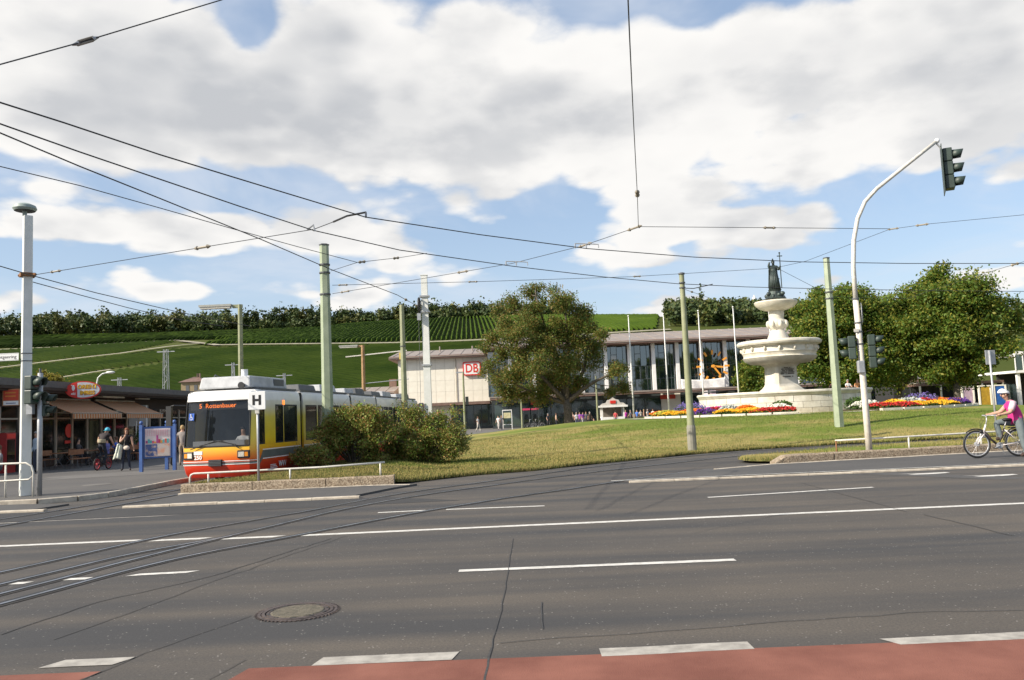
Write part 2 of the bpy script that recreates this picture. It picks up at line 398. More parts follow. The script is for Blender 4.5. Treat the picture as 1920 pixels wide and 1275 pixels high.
def lawn_material():
    M = bpy.data.materials.new('lawn_turf'); M.use_nodes = True; nt = M.node_tree; nt.nodes.clear(); N = nt.nodes.new; L = nt.links.new
    out = N('ShaderNodeOutputMaterial'); b = N('ShaderNodeBsdfPrincipled'); b.inputs['Roughness'].default_value = 0.95; b.inputs['Specular IOR Level'].default_value = 0.1
    pos = N('ShaderNodeNewGeometry').outputs['Position']
    mp = N('ShaderNodeMapping'); mp.inputs['Scale'].default_value = (0.5, 1.0, 1.0); L(pos, mp.inputs[0])
    def noise(sc, det, vec=mp.outputs[0]):
        n = N('ShaderNodeTexNoise'); n.inputs['Scale'].default_value = sc; n.inputs['Detail'].default_value = det; n.inputs['Roughness'].default_value = 0.65; L(vec, n.inputs['Vector']); return n.outputs['Fac']
    def rmp(v, a, c, lo=0., hi=1.):
        r = N('ShaderNodeMapRange'); L(v, r.inputs[0])
        for i, q in enumerate((a, c, lo, hi)): r.inputs[i + 1].default_value = q
        return r.outputs[0]
    def mix(f, a, c):
        n = N('ShaderNodeMix'); n.data_type = 'RGBA'; L(f, n.inputs[0])
        for k, v in ((6, a), (7, c)):
            if isinstance(v, tuple): n.inputs[k].default_value = (*v, 1)
            else: L(v, n.inputs[k])
        return n.outputs[2]
    # the dry belt on the slope facing the road, watered turf round the fountain
    d = N('ShaderNodeVectorMath'); d.operation = 'DISTANCE'; L(pos, d.inputs[0]); d.inputs[1].default_value = (FX, FY, 1.0)
    dry = rmp(d.outputs['Value'], 14.0, 24.0, -0.12, 0.10)
    s = N('ShaderNodeMath'); s.operation = 'ADD'; L(noise(0.28, 8), s.inputs[0]); L(dry, s.inputs[1])
    c = mix(rmp(s.outputs[0], 0.44, 0.58), (0.140, 0.195, 0.032), (0.37, 0.29, 0.115))
    c = mix(rmp(noise(1.6, 8), 0.42, 0.72, 0.0, 0.55), c, (0.105, 0.150, 0.026))
    c = mix(rmp(noise(26, 4, pos), 0.35, 0.7, 0.0, 0.5), c, (0.15, 0.155, 0.042))
    L(c, b.inputs['Base Color'])
    bp = N('ShaderNodeBump'); bp.inputs['Strength'].default_value = 0.7; bp.inputs['Distance'].default_value = 0.04; L(noise(22, 5, pos), bp.inputs['Height']); L(bp.outputs[0], b.inputs['Normal'])
    L(b.outputs[0], out.inputs[0]); return M
M_lawn = lawn_material()

# ------------------------------------------------------------------ ground sheets
tag(MB().quad((-3000, -400, -0.03), (3000, -400, -0.03), (3000, 4000, -0.03), (-3000, 4000, -0.03)).build('ground', M_plaza), kind='structure')
road = tag(MB().quad((-90, -8, 0), (90, -8, 0), (90, 37, 0), (-90, 37, 0)).build('road', M_road), kind='structure')
# red cycle lane at the near edge, broken by the old patch of asphalt
m_ = MB()
for a, b_ in (((-14, 6.06), (-2.88, 6.02)), ((-0.62 - 0.15, 5.95), (14, 5.93))): pass
m_.add([(-14, 2, .004), (-4.6, 2, .004), (-3.02, 6.08, .004), (-14, 6.15, .004)], [(0, 1, 2, 3)])
m_.add([(-2.9, 2, .004), (14, 2, .004), (14, 5.85, .004), (-1.95, 6.0, .004)], [(0, 1, 2, 3)])
tag(m_.build('cycle_lane', M_red), kind='structure')

def strip(pts, w, z):
    "flat ribbon along a polyline"
    mb = MB(); P = [Vector((p[0], p[1], 0)) for p in pts]; vs = []
    for i, p in enumerate(P):
        d = (P[min(i + 1, len(P) - 1)] - P[max(i - 1, 0)]).normalized(); s = Vector((-d.y, d.x, 0)) * w / 2
        vs += [(p.x - s.x, p.y - s.y, z), (p.x + s.x, p.y + s.y, z)]
    return mb.add(vs, [(2 * i, 2 * i + 2, 2 * i + 3, 2 * i + 1) for i in range(len(P) - 1)])
def dash(x0, x1, y, w, slant=0.0, y1=None, rough=0.0, mt=None):
    y1 = y if y1 is None else y1; n = max(2, int((x1 - x0) / 0.35)); vs = []
    for i in range(n + 1):
        t = i / n; x = x0 + (x1 - x0) * t; yy = y + (y1 - y) * t; s = slant
        vs += [(x - s, yy - w / 2 + random.uniform(-rough, rough), .0048), (x + s, yy + w / 2 + random.uniform(-rough, rough) * .6, .0048)]
    MB().add(vs, [(2 * i, 2 * i + 2, 2 * i + 3, 2 * i + 1) for i in range(n)]).build('lane_marking', mt or M_line, road)
# cycle-lane dashes in the foreground
dash(-3.52, -2.98, 6.33, .19, .05, rough=.012, mt=M_line2)
dash(-1.49, -0.50, 6.10, .19, .02, 6.10, .010, M_line2)
dash(0.53, 1.60, 6.02, .19, 0, 6.04, .012, M_line2); dash(2.56, 3.7, 5.98, .17, -.04, 6.0, .006, M_line2)
dash(4.7, 5.8, 5.97, .17, 0, rough=.01, mt=M_line2); dash(-5.7, -4.7, 6.4, .17, 0, rough=.01, mt=M_line2)
# lane lines
dash(-0.70, 2.36, 9.37, .13, 0, 9.33, .004)
dash(5.62, 8.8, 9.33, .13, 0, rough=.004)
dash(-6.05, -5.72, 9.78, .13, .03); dash(-5.48, -5.02, 9.90, .13, .05); dash(-4.62, -3.92, 10.0, .13, .06, 10.05, .004)
dash(-3.40, 16.0, 12.86, .17, 0, 13.12, .008)
dash(-30, -5.95, 13.15, .17, .05, 13.10, .008); dash(-5.66, -4.85, 13.0, .17, .08); dash(-4.52, -3.68, 12.86, .17, .08)
dash(-2.62, -1.72, 15.55, .12, 0, 15.6, .004); dash(-1.36, 0.47, 15.60, .12, 0, 15.5, .004)
dash(3.55, 6.9, 15.75, .12, 0, 16.3, .004); dash(10.0, 14.5, 16.5, .12, 0, rough=.004)
dash(-11.5, -7.0, 16.5, .10, .3, 16.65, .012, M_line2)
# painted arrow and ring at the right
for cx, cy, kind in ((9.15, 18.7, 'a'), (10.0, 17.6, 'a'), (10.7, 16.55, 'o')):
    mb = MB()
    if kind == 'a': mb.add([(cx - .5, cy - .12, .005), (cx + .1, cy - .16, .005), (cx + .5, cy - .02, .005), (cx + .48, cy + .16, .005), (cx - .1, cy + .12, .005), (cx - .55, cy + .22, .005), (cx - .2, cy + .05, .005)], [(0, 1, 2, 3, 4, 5, 6)])
    else:
        n = 20
        for i in range(n):
            a0, a1 = 2 * math.pi * i / n, 2 * math.pi * (i + 1) / n
            mb.add([(cx + .45 * math.cos(a0), cy + .26 * math.sin(a0), .005), (cx + .45 * math.cos(a1), cy + .26 * math.sin(a1), .005), (cx + .24 * math.cos(a1), cy + .10 * math.sin(a1), .005), (cx + .24 * math.cos(a0), cy + .10 * math.sin(a0), .005)], [(0, 1, 2, 3)])
    mb.build('painted_symbol', M_line, road)
MB().add([(7.9, 19.3, .0045), (9.6, 16.7, .0045), (10.4, 16.7, .0045), (8.7, 19.3, .0045)], [(0, 1, 2, 3)]).build('asphalt_patch', M_path, road)

MB().add([(-30, 16.72, .0035), (-8.0, 16.75, .0035), (-1.2, 17.2, .0035), (-2.9, 18.6, .0035), (-30, 18.6, .0035)], [(0, 1, 2, 3, 4)]).build('asphalt_patch', asphalt('asphalt_new', (0.048, 0.047, 0.047), (0.066, 0.062, 0.058), False, .6), road)
# seams and cracks
CRZ = .0052
def crack(pts, w, jit=.03, name='road_crack'):
    w *= .6; jit *= .6
    P = []
    for (a, b_) in zip(pts[:-1], pts[1:]):
        n = max(2, int(math.hypot(b_[0] - a[0], b_[1] - a[1]) / .22))
        for i in range(n): t = i / n; P.append((a[0] + (b_[0] - a[0]) * t + random.gauss(0, jit), a[1] + (b_[1] - a[1]) * t + random.gauss(0, jit)))
    P.append(pts[-1])
    global CRZ; CRZ += .00012; strip(P, w, CRZ).build(name, M_tar, road)
g2 = lambda *q: [tuple(G(x, y))[:2] for x, y in q]
crack(g2((905, 1290), (922, 1215)), .026, .006); crack(g2((922, 1215), (945, 1120), (962, 1010)), .014, .008)
crack(g2((1015, 1130), (1018, 1180)), .02, .01)
crack(g2((120, 1290), (270, 1225), (430, 1170), (470, 1155)), .016, .01)
crack(g2((390, 1275), (460, 1238)), .012, .012)
crack(g2((0, 1190), (180, 1130), (400, 1080), (620, 1010)), .03, .02, 'tar_seam')
crack(g2((100, 1200), (270, 1140), (400, 1090), (650, 1005)), .02, .02, 'tar_seam')
crack(g2((1730, 965), (1900, 1005)), .03, .02); crack(g2((1500, 905), (1700, 960)), .025, .02)
crack(g2((940, 1205), (1300, 1180), (1700, 1150), (1920, 1145)), .016, .02)

# manhole
mh = thing('manhole_cover', 'round cast iron manhole cover with concrete fill, set in the road', 'manhole cover', (-2.05, 7.70, 0.0), 0.3); mh.scale = (.92, .92, 1)
M_iron = mat('cast_iron', (0.060, 0.045, 0.040), 0.6, 0.3, c2=(0.12, 0.092, 0.08), scale=14, bump=0.3)
mb = MB()
for r0, r1, z in ((.315, .345, .012), (.355, .385, .009)):
    n = 48
    for i in range(n):
        a0, a1 = 2 * math.pi * i / n, 2 * math.pi * (i + 1) / n
        q = [(r * math.cos(a), r * math.sin(a)) for r, a in ((r0, a0), (r1, a0), (r1, a1), (r0, a1))]
        mb.prism(q, .001, z)
mb.build('frame', M_iron, mh)
mb = MB(); n = 56
for i in range(n):
    a = 2 * math.pi * i / n
    mb.box((.40 * math.cos(a), .40 * math.sin(a), .006), (.020, .016, .006), a)
mb.build('toothed_rim', M_iron, mh)['kind'] = 'stuff'
mb = MB().lathe([(.30, .001), (.30, .010), (.275, .012), (.275, .009), (.0, .0095)], 48); mb.build('lid', M_iron, mh)
MB().lathe([(.262, .009), (.25, .016), (.0, .018)], 40).build('concrete_fill', mat('lid_concrete', (0.075, 0.066, 0.046), 0.9, c2=(0.16, 0.138, 0.098), scale=30, bump=0.8, bscale=60), mh)
for i in range(10):
    a = 2 * math.pi * i / 10 + .1
    MB().box((.283 * math.cos(a), .283 * math.sin(a), .0125), (.022, .055, .003), a).build('vent_slot', M_tar, mh)

# ------------------------------------------------------------------ tram rails
def smooth_path(pts, n=60):
    P = [Vector((p[0], p[1])) for p in pts]; out = []
    k = len(P)
    for i in range(k - 1):
        p0, p1, p2, p3 = P[max(i - 1, 0)], P[i], P[i + 1], P[min(i + 2, k - 1)]
        for j in range(8):
            t = j / 8
            out.append(tuple(0.5 * ((2 * p1) + (-p0 + p2) * t + (2 * p0 - 5 * p1 + 4 * p2 - p3) * t * t + (-p0 + 3 * p1 - 3 * p2 + p3) * t ** 3)))
    out.append(tuple(P[-1])); return out
rails = {
 'r1': [(-9.2, 2), (-7.4, 8.2), (-6.5, 10.7), (-5.75, 13.3), (-4.9, 15.0), (-4.1, 16.4), (-3.2, 18.4), (-2.3, 19.9), (-0.9, 21.6), (0.3, 23.1), (1.9, 25.2), (4.0, 27.4), (6.4, 29.4), (9, 30.9), (13, 32.2), (20, 33.4), (32, 34.6), (60, 36.4)],
 'r2': [(-9.0, .5), (-7.7, 4.5), (-6.0, 9.75), (-5.45, 11.5), (-4.85, 12.55), (-4.5, 13.1)],
 'r3': [(-8.6, .5), (-7.2, 4.5), (-5.66, 9.1), (-5.2, 10.9), (-4.7, 12.6), (-4.1, 14.4), (-3.5, 16.2), (-2.6, 18.0), (-1.6, 19.4), (-0.6, 20.5), (0.6, 21.9), (2.8, 24.1), (5.0, 26.0), (7.2, 27.9), (9.6, 29.4), (13.4, 30.8), (20, 32.0), (32, 33.2), (60, 35)],
 'r4': [(-7.9, .5), (-6.55, 4.5), (-5.3, 8.6), (-4.85, 10.2), (-4.35, 11.4), (-3.4, 12.85), (-2.6, 14.15), (-1.75, 15.4), (-0.95, 16.4), (-0.1, 17.4), (1.03, 18.5), (2.0, 19.6), (3.5, 21.2), (5.3, 22.7), (7, 23.3)],
 't1': [(-12.2, 12), (-11.2, 15.5), (-10.6, 17.6), (-10.2, 19.2), (-9.85, 21.0), (-9.6, 23.0), (-9.4, 25.2), (-9.0, 28.5), (-8.6, 34), (-8.1, 42), (-7.6, 52)],
 't2': [(-11.0, 12), (-10.0, 15.5), (-9.6, 17.6), (-9.35, 19.2), (-9.0, 21.0), (-8.75, 22.8), (-8.5, 25.0), (-8.1, 28.5), (-7.7, 34), (-7.2, 42), (-6.7, 52)]}
for ri, (nme, pts) in enumerate(rails.items()):
    P = smooth_path(pts)
    strip(P, .17, .0060 + ri * .0004).build('rail_seal', M_seal, road); o = strip(P, .055, .014 + ri * .0004).build('tram_rail', M_steel, road)
    Q = [(p[0] - .062, p[1] + .02) for p in P]
    strip(Q, .075, .0095 + ri * .0005).build('flange_groove', M_groove, road)

# ------------------------------------------------------------------ pavements, kerbs
def flat(name, poly, z, mt, kind='structure', z0=-0.02):
    return tag(MB().prism(poly, z0, z).build(name, mt), kind=kind)
edgeL = [(-60, 20.95), (-16, 20.75), (-13, 20.60), (-11.9, 20.70), (-11.2, 21.2), (-10.85, 22.0), (-10.75, 23.5), (-10.8, 25.6), (-10.5, 29), (-10.0, 35), (-9.5, 42), (-8.9, 52), (-8.4, 62)]
pavement = flat('pavement', edgeL + [(-60, 62)], .115, M_pave)
def kerb_run(pts, w, z, parent, name='kerb_stone', ln=1.0, off=0.0, mt=None):
    "row of single kerb stones"
    P = [Vector((p[0], p[1], 0)) for p in pts]; acc = 0; samples = []
    for a, b_ in zip(P[:-1], P[1:]):
        L_ = (b_ - a).length; n = max(1, round(L_ / ln)); 
        for i in range(n): samples.append((a.lerp(b_, i / n), a.lerp(b_, (i + 1) / n)))
    for a, b_ in samples:
        d = (b_ - a); L_ = d.length; d.normalize(); c = (a + b_) / 2
        h = z + random.uniform(-.004, .004)
        mb = MB(); hx, hy = L_ / 2 - .006, w / 2
        prof = [(-hy, -.05), (hy, -.05), (hy, h - .015), (hy - .02, h), (-hy + .02, h), (-hy, h - .015)]
        mb.extrude(prof, (-hx, 0, 0), (hx, 0, 0))
        mb.build(name, mt or M_kerb, parent, loc=(c.x, c.y, 0), rz=math.atan2(d.y, d.x))
kerb_run([p for p in edgeL if p[0] > -17 and p[1] < 36], .15, .13, pavement)
cyc_l = flat('cycle_path', [(-8.55, 18.85), (-3.75, 18.85), (-3.1, 20.6), (-2.6, 21.5), (-3.1, 21.72), (-8.6, 21.62)], .045, M_path)
kerb_run([(-8.84, 18.72), (-3.55, 18.72)], .16, .05, cyc_l, ln=1.05)
kerb_run([(-8.75, 21.52), (-3.9, 21.64), (-2.75, 21.38)], .12, .055, cyc_l, ln=1.3)
cyc_l2 = flat('cycle_path', [(-60, 18.95), (-11.0, 18.95), (-10.75, 20.0), (-12.1, 20.45), (-13, 20.5), (-60, 20.85)], .04, M_path)
kerb_run([(-17, 18.85), (-10.6, 18.75)], .16, .05, cyc_l2, ln=1.05)
cyc_r = flat('cycle_path', [(2.7, 19.85), (60, 19.85), (60, 31.0), (15, 24.55), (7.4, 23.2), (6.2, 23.0), (4.6, 21.9)], .045, M_path)
kerb_run([(2.6, 19.62), (34, 19.62)], .15, .045, cyc_r, ln=1.05)
strip([(2.2, 19.80), (60, 19.82)], .09, .052).build('lane_marking', M_line, cyc_r)
kerb_run([(5.2, 22.1), (7.2, 23.05), (15, 24.42), (30, 26.8)], .10, .06, cyc_r, ln=1.3)
# cover plates in the left pavement
for (x, y) in ((-12.9, 25.6),):
    o = tag(MB().lathe([(.42, .11), (.42, .121), (.36, .124), (0, .124)], 28).build('utility_cover', M_plaza, None, loc=(x, y, 0)), 'pale round cover plate in the pavement behind the white mast', 'cover plate')
# pale repair strip in the pavement
tag(MB().prism([(-17.2, 29.2), (-13.2, 30.4), (-12.2, 33.6), (-13.4, 33.9), (-17.6, 31.4)], .11, .1195).build('pavement_repair', M_plaza), kind='structure')

# ------------------------------------------------------------------ lawn
def lawn_sheet(name, ys, xl, xr, nx, zf, lift=0.0):
    rows = []
    for y in ys:
        a, b_ = xl(y), xr(y)
        t = np.linspace(0, 1, nx); xs = a + (b_ - a) * t
        rows.append(np.stack([xs, np.full(nx, y), zf(xs, np.full(nx, y)) + lift], 1))
    V = np.concatenate(rows); n = len(ys)
    i, j = np.meshgrid(np.arange(n - 1), np.arange(nx - 1), indexing='ij'); k = (i * nx + j).ravel()
    return np_mesh(name, V, np.stack([k, k + 1, k + nx + 1, k + nx], 1), M_lawn, True)
_ly = [21.85, 22.5, 23.2, 24.2, 25.0, 26.8, 28.2, 30.3, 31.6, 32.6, 33.6, 34.8, 36.2, 37.6]
_lx = [-3.25, -2.9, -2.3, -1.3, 0.35, 2.2, 4.0, 6.5, 9.0, 12.5, 18.5, 30, 55, 70]
lawn_xr = lambda y: float(np.interp(y, _ly + [84, 92], _lx + [70, 60]))
lawn_xl = lambda y: float(np.interp(y, [21.85, 23.0, 25, 28.5, 35, 45, 52, 60, 70, 80, 92], [-8.6, -8.35, -7.7, -7.1, -6.55, -6.0, -5.6, -5.4, -5.0, -3, 3]))
def lawn_z(x, y):
    # ramps up from the edge, low island behind the washed-concrete wall
    x = np.asarray(x, float); y = np.asarray(y, float)
    yf = np.interp(x, _lx, _ly)
    edge = smooth((y - yf) / 6.5) if True else 1
    isl = 0.20 * (1 - smooth((x + 4.4) / 2.2)) * (1 - smooth((y - 30) / 12))
    return np.maximum(0.03 + (mound(x, y) - 0.03) * np.where(x > -2.5, edge, 1), isl + 0.03) + 0.02 * np.sin(x * 1.7 + y) * np.sin(y * 0.9)
lawn = tag(link('lawn', lawn_sheet('lawn', np.concatenate([np.linspace(21.85, 38, 110), np.linspace(38.5, 92, 80)]), lawn_xl, lawn_xr, 150, lawn_z)), kind='structure')
_sy = [23.95, 24.4, 25.0, 26.0, 27.2, 28.6, 29.8, 31, 32.5, 34.2]
s2_xl = lambda y: float(np.interp(y, _sy, [7.2, 6.7, 6.6, 7.0, 8.4, 10.8, 14.6, 20.5, 32, 58]))
s2_xr = lambda y: 7.6 + (y - 23.9) * 6.1 if y < 32.5 else 60
verge = tag(link('grass_verge', lawn_sheet('grass_verge', np.linspace(23.95, 34.0, 60), s2_xl, lambda y: max(s2_xl(y) + .3, s2_xr(y)), 60, lambda x, y: 0.10 + 0.06 * np.sin(x) * np.sin(y * 2), 0.0)), kind='structure')

# grass blades on the near lawn
def blades(name, n, sampler, h, w, mt):
    P = sampler(n); n = len(P)
    a = rng.uniform(0, 2 * math.pi, n); hh = h * rng.uniform(.45, 1.25, n); tilt = rng.uniform(0, .55, n) * hh; ta = rng.uniform(0, 2 * math.pi, n)
    sx, sy = np.cos(a) * w, np.sin(a) * w
    A = P + np.stack([sx, sy, -0.02 + 0 * sx], 1); B = P - np.stack([sx, sy, 0.02 + 0 * sx], 1)
    T = P + np.stack([np.cos(ta) * tilt, np.sin(ta) * tilt, hh], 1)
    V = np.stack([A, B, T], 1).reshape(-1, 3)
    return np_mesh(name, V, np.arange(3 * n).reshape(-1, 3), mt, mi=rng.choice(4, n, p=[.64, .16, .09, .11]))
M_blade = [M_lawn, leafmat('grass_green', (0.085, 0.145, 0.022), (0.125, 0.165, 0.035), .25), leafmat('grass_dark', (0.055, 0.100, 0.016), (0.090, 0.130, 0.025), .25), leafmat('grass_straw', (0.24, 0.195, 0.075), (0.31, 0.26, 0.11), .2)]
def samp_lawn(n):
    y = 21.9 + 26 * rng.random(n) ** 1.25
    a = np.array([lawn_xl(q) for q in y]); b_ = np.array([min(lawn_xr(q), 24) for q in y])
    x = a + (b_ - a) * rng.random(n)
    return np.stack([x, y, lawn_z(x, y)], 1)
def samp_edge(n):
    y = rng.uniform(21.95, 34.5, n); x = np.array([lawn_xr(q) for q in y]) - np.abs(rng.normal(0, .35, n)) + .06
    return np.stack([x, y, lawn_z(x, y)], 1)
def samp_verge(n):
    y = rng.uniform(24.0, 32.0, n); a = np.array([s2_xl(q) for q in y]); b_ = np.array([max(s2_xl(q) + .3, s2_xr(q)) for q in y]); b_ = np.minimum(b_, 24); a = np.minimum(a, 23.5)
    x = a + (b_ - a) * rng.random(n); return np.stack([x, y, np.full(n, .1)], 1)
tag(link('grass', blades('grass', 170000, samp_lawn, .07, .010, M_blade)), 'short patchy green and straw coloured grass on the lawn', 'grass', kind='stuff')
tag(link('edge_grass', blades('edge_grass', 26000, samp_edge, .11, .010, M_blade)), 'ragged taller grass along the edge of the lawn', 'grass', kind='stuff')
tag(link('verge_grass', blades('verge_grass', 26000, samp_verge, .09, .009, M_blade)), 'grass on the narrow verge behind the right kerb wall', 'grass', kind='stuff')

# washed-concrete kerb walls
def kerb_wall(pts, label, h, t, taper_first=False):
    root = thing('kerb_wall', label, 'low wall', (pts[0][0], pts[0][1], 0))
    P = [Vector((p[0] - pts[0][0], p[1] - pts[0][1], 0)) for p in pts]
    for i, (a, b_) in enumerate(zip(P[:-1], P[1:])):
        d = (b_ - a); L_ = d.length; c = (a + b_) / 2
        hx = L_ / 2 - .008
        mb = MB(); n = max(4, int(L_ / .16)); vs = []; 
        for k in range(n + 1):
            x = -hx + 2 * hx * k / n; hh = h
            if taper_first and i == 0 and k < 3: hh = h * (.35 + .3 * k)
            j = lambda s=.008: random.uniform(-s, s)
            vs += [(x, -t / 2, -.02), (x + j(), -t / 2 + j(), hh - .03 + j()), (x + j(), -t / 2 + .03 + j(), hh + j()), (x + j(), t / 2 - .03, hh + j()), (x, t / 2, -.02)]
        fs = [(5 * k + q, 5 * k + q + 5, 5 * k + q + 6, 5 * k + q + 1) for k in range(n) for q in range(4)] + [(0, 1, 2, 3, 4), tuple(5 * n + q for q in (4, 3, 2, 1, 0))]
        mb.add(vs, fs).build('concrete_block', M_aggr, root, loc=(c.x, c.y, 0), rz=math.atan2(d.y, d.x))
    return root
kerb_wall([(-8.75, 21.74), (-6.9, 21.78), (-5.0, 21.82), (-3.22, 21.86)], 'low brown washed concrete wall of the island in front of the tram', .27, .24)
kerb_wall([(7.15, 23.42), (8.9, 23.7), (10.7, 24.0), (12.5, 24.3), (14.3, 24.6), (16.1, 24.9), (18.0, 25.2), (20, 25.55)], 'low brown washed concrete wall behind the cycle path near the signal mast', .26, .36, True)

# ------------------------------------------------------------------ hill, vineyards
xs = np.concatenate([np.arange(-900, -450, 30), np.arange(-450, 460, 8), np.arange(460, 1200, 30)]); ys = np.concatenate([np.arange(196, 720, 6), np.arange(720, 1500, 40)])
X, Y = np.meshgrid(xs, ys); V = np.stack([X.ravel(), Y.ravel(), hill(X, Y).ravel() - 0.3], 1); nx = len(xs)
i, j = np.meshgrid(np.arange(len(ys) - 1), np.arange(nx - 1), indexing='ij'); k = (i * nx + j).ravel()
tag(link('hillside', np_mesh('hillside', V, np.stack([k, k + 1, k + nx + 1, k + nx], 1), M_soil, True)), kind='structure')
M_vine = leafmat('vine_leaves', (0.011, 0.024, 0.003), (0.029, 0.046, 0.007), 0.08, .035, .9, .05)
M_vine2 = leafmat('vine_leaves_light', (0.034, 0.064, 0.007), (0.066, 0.104, 0.013), .08, .035, .9, .05)
def vineyard(name, label, origin_x, spacing, nrows, ang, y0, y1, mt, xlim, seg=3.2, h=1.75, w=1.0, skip=None):
    dx, dy = math.sin(ang), math.cos(ang); Vs = []; Fs = []; base = 0
    for q in range(nrows):
        xb = origin_x + q * spacing
        n = int((y1 - y0) / (dy * seg)); s = np.arange(n + 1) * seg
        yy = y0 + s * dy; xx = xb + s * dx
        ok = (xx > xlim[0] - 0) & (xx < xlim[1])
        if skip is not None: ok &= ~skip(xx, yy)
        if ok.sum() < 3: continue
        idx = np.where(ok)[0]
        for run in np.split(idx, np.where(np.diff(idx) > 1)[0] + 1):
            if len(run) < 3: continue
            x_, y_ = xx[run], yy[run]; z_ = hill(x_, y_); c = len(run)
            j = lambda s_: rng.normal(0, s_, c)
            ww = w / 2 * (1 + j(.14)); hh = h * (1 + j(.07)); hh[0] = hh[-1] = .25; ww[0] = ww[-1] = .2
            P = np.stack([np.stack([x_ - ww * 1.1, y_, z_ - .2], 1), np.stack([x_ - ww * .8 + j(.12), y_, z_ + hh * .75], 1), np.stack([x_ + j(.15), y_, z_ + hh], 1), np.stack([x_ + ww * .8 + j(.12), y_, z_ + hh * .7], 1), np.stack([x_ + ww * 1.1, y_, z_ - .2], 1)], 1).reshape(-1, 3)
            kk = np.arange(c - 1) * 5
            Fs.append(np.concatenate([np.stack([kk + t, kk + t + 1, kk + t + 6, kk + t + 5], 1) for t in range(4)]) + base); Vs.append(P); base += len(P)
    return tag(link(name, np_mesh(name, np.concatenate(Vs), np.concatenate(Fs), mt)), label, 'vineyard', kind='stuff')
def in_woods(x, y): return x > .187 * y - 4
def skip_low(x, y):
    px = x / y * 1550 + 960
    return in_woods(x, y) | (np.abs(y - (375 + (x + 230) * .55)) < 8) & (x < -170) | (y > 404 + 0 * x) & (x > -190) | (np.abs(y - (300 + (x + 200) * 1.1)) < 6) & (x < -150)
vineyard('vineyard', 'dark green vine rows on the lower slope, running askew below the terrace path', -200, 4.6, 210, R(-46), 212, 470, M_vine, (-420, 300), skip=skip_low, h=1.35, w=1.0)
vineyard('vineyard', 'lighter green vine rows climbing straight up the upper slope to the ridge', -330, 2.6, 215, R(-3), 424, 655, M_vine2, (-330, 160), skip=lambda x, y: in_woods(x, y) | ((x < -160) & (y < 470 + (-160 - x) * .5)) | (x < -130) & (y > 585), seg=4)
vineyard('vineyard', 'vine rows on the far left slope below the wood', -430, 2.6, 130, R(8), 478, 590, M_vine, (-440, -140), skip=lambda x, y: (y < 474 + (-140 - x) * .1) | (x > -165) & (y < 520), seg=4)
# terrace path with its pale wall, slanting paths
M_wallstone = mat('dry_stone', (0.20, 0.18, 0.12), 0.9, c2=(0.34, 0.31, 0.23), scale=0.35, world_co=True)
def hill_path(pts, w, lift, mt, name):
    P = [];
    for a, b_ in zip(pts[:-1], pts[1:]):
        n = max(2, int(math.hypot(b_[0] - a[0], b_[1] - a[1]) / 6))
        for i in range(n): t = i / n; P.append((a[0] + (b_[0] - a[0]) * t, a[1] + (b_[1] - a[1]) * t))
    P.append(pts[-1]); vs = []
    for i, p in enumerate(P):
        q0, q1 = P[max(i - 1, 0)], P[min(i + 1, len(P) - 1)]; d = Vector((q1[0] - q0[0], q1[1] - q0[1])).normalized(); s = Vector((-d.y, d.x)) * w / 2
        for sg in (-1, 1):
            x, y = p[0] + sg * s.x, p[1] + sg * s.y; vs.append((x, y, float(hill(x, y)) + lift))
    MB().add(vs, [(2 * i, 2 * i + 2, 2 * i + 3, 2 * i + 1) for i in range(len(P) - 1)]).build(name, mt, None)['kind'] = 'structure'
hill_path([(-190, 470), (-150, 418), (-60, 412), (20, 412), (80, 414)], 4, .5, M_wallstone, 'terrace_path')
hill_path([(-420, 270), (-330, 320), (-230, 375), (-190, 398), (-160, 440)], 3.4, .6, M_wallstone, 'hill_path')
hill_path([(-215, 283), (-185, 316), (-165, 338)], 2.5, .6, M_wallstone, 'hill_path')
hill_path([(-420, 474), (-300, 474), (-190, 470)], 3, .8, M_wallstone, 'hill_path')
# ------------------------------------------------------------------ foliage
M_bark = mat('bark', (0.055, 0.045, 0.034), 0.95, c2=(0.13, 0.11, 0.085), scale=7, bump=0.8, bscale=18)
def leaf_cloud(cent, rad, n, size, flat=0.0, shell=0.55, aspect=0.62, soft=0.0):
    "n leaf faces spread through ellipsoids cent (k,3), rad (k,3)"
    k = len(cent); vol = (rad.prod(1)) ** 0.75; idx = rng.choice(k, n, p=vol / vol.sum())
    d = rng.normal(size=(n, 3)); d /= np.linalg.norm(d, axis=1)[:, None]
    r = rng.random(n) ** (1 / 3 * (1 - shell) + 0.0 * shell); r = 1 - (1 - rng.random(n) ** 0.5) * (1 - shell * .5)
    if soft: P = cent[idx] + np.clip(rng.normal(0, soft, (n, 3)), -1.9 * soft - .25, 1.9 * soft + .25) * rad[idx]
    else: P = cent[idx] + d * rad[idx] * r[:, None]
    nrm = rng.normal(size=(n, 3)) + d * 0.8 + np.array([0, 0, 0.5 + flat]); nrm /= np.linalg.norm(nrm, axis=1)[:, None]
    t = np.cross(nrm, rng.normal(size=(n, 3))); t /= np.linalg.norm(t, axis=1)[:, None]; b = np.cross(nrm, t)
    s = size * rng.uniform(.55, 1.35, n)[:, None]
    V = np.stack([P - t * s, P - b * s * aspect + t * s * .1, P + t * s, P + b * s * aspect - t * s * .1], 1).reshape(-1, 3)
    return V, np.arange(4 * n).reshape(-1, 4)
def branch(mb, a, b_, r0, r1, bend=.12, n=5, sides=6):
    a, b_ = Vector(a), Vector(b_); L_ = (b_ - a).length; pts = []
    off = Vector((random.gauss(0, 1), random.gauss(0, 1), random.gauss(.3, .6))) * bend * L_
    for i in range(n + 1):
        t = i / n; pts.append(a.lerp(b_, t) + off * math.sin(math.pi * t))
    mb.tube(pts, [r0 + (r1 - r0) * (i / n) for i in range(n + 1)], sides); return pts
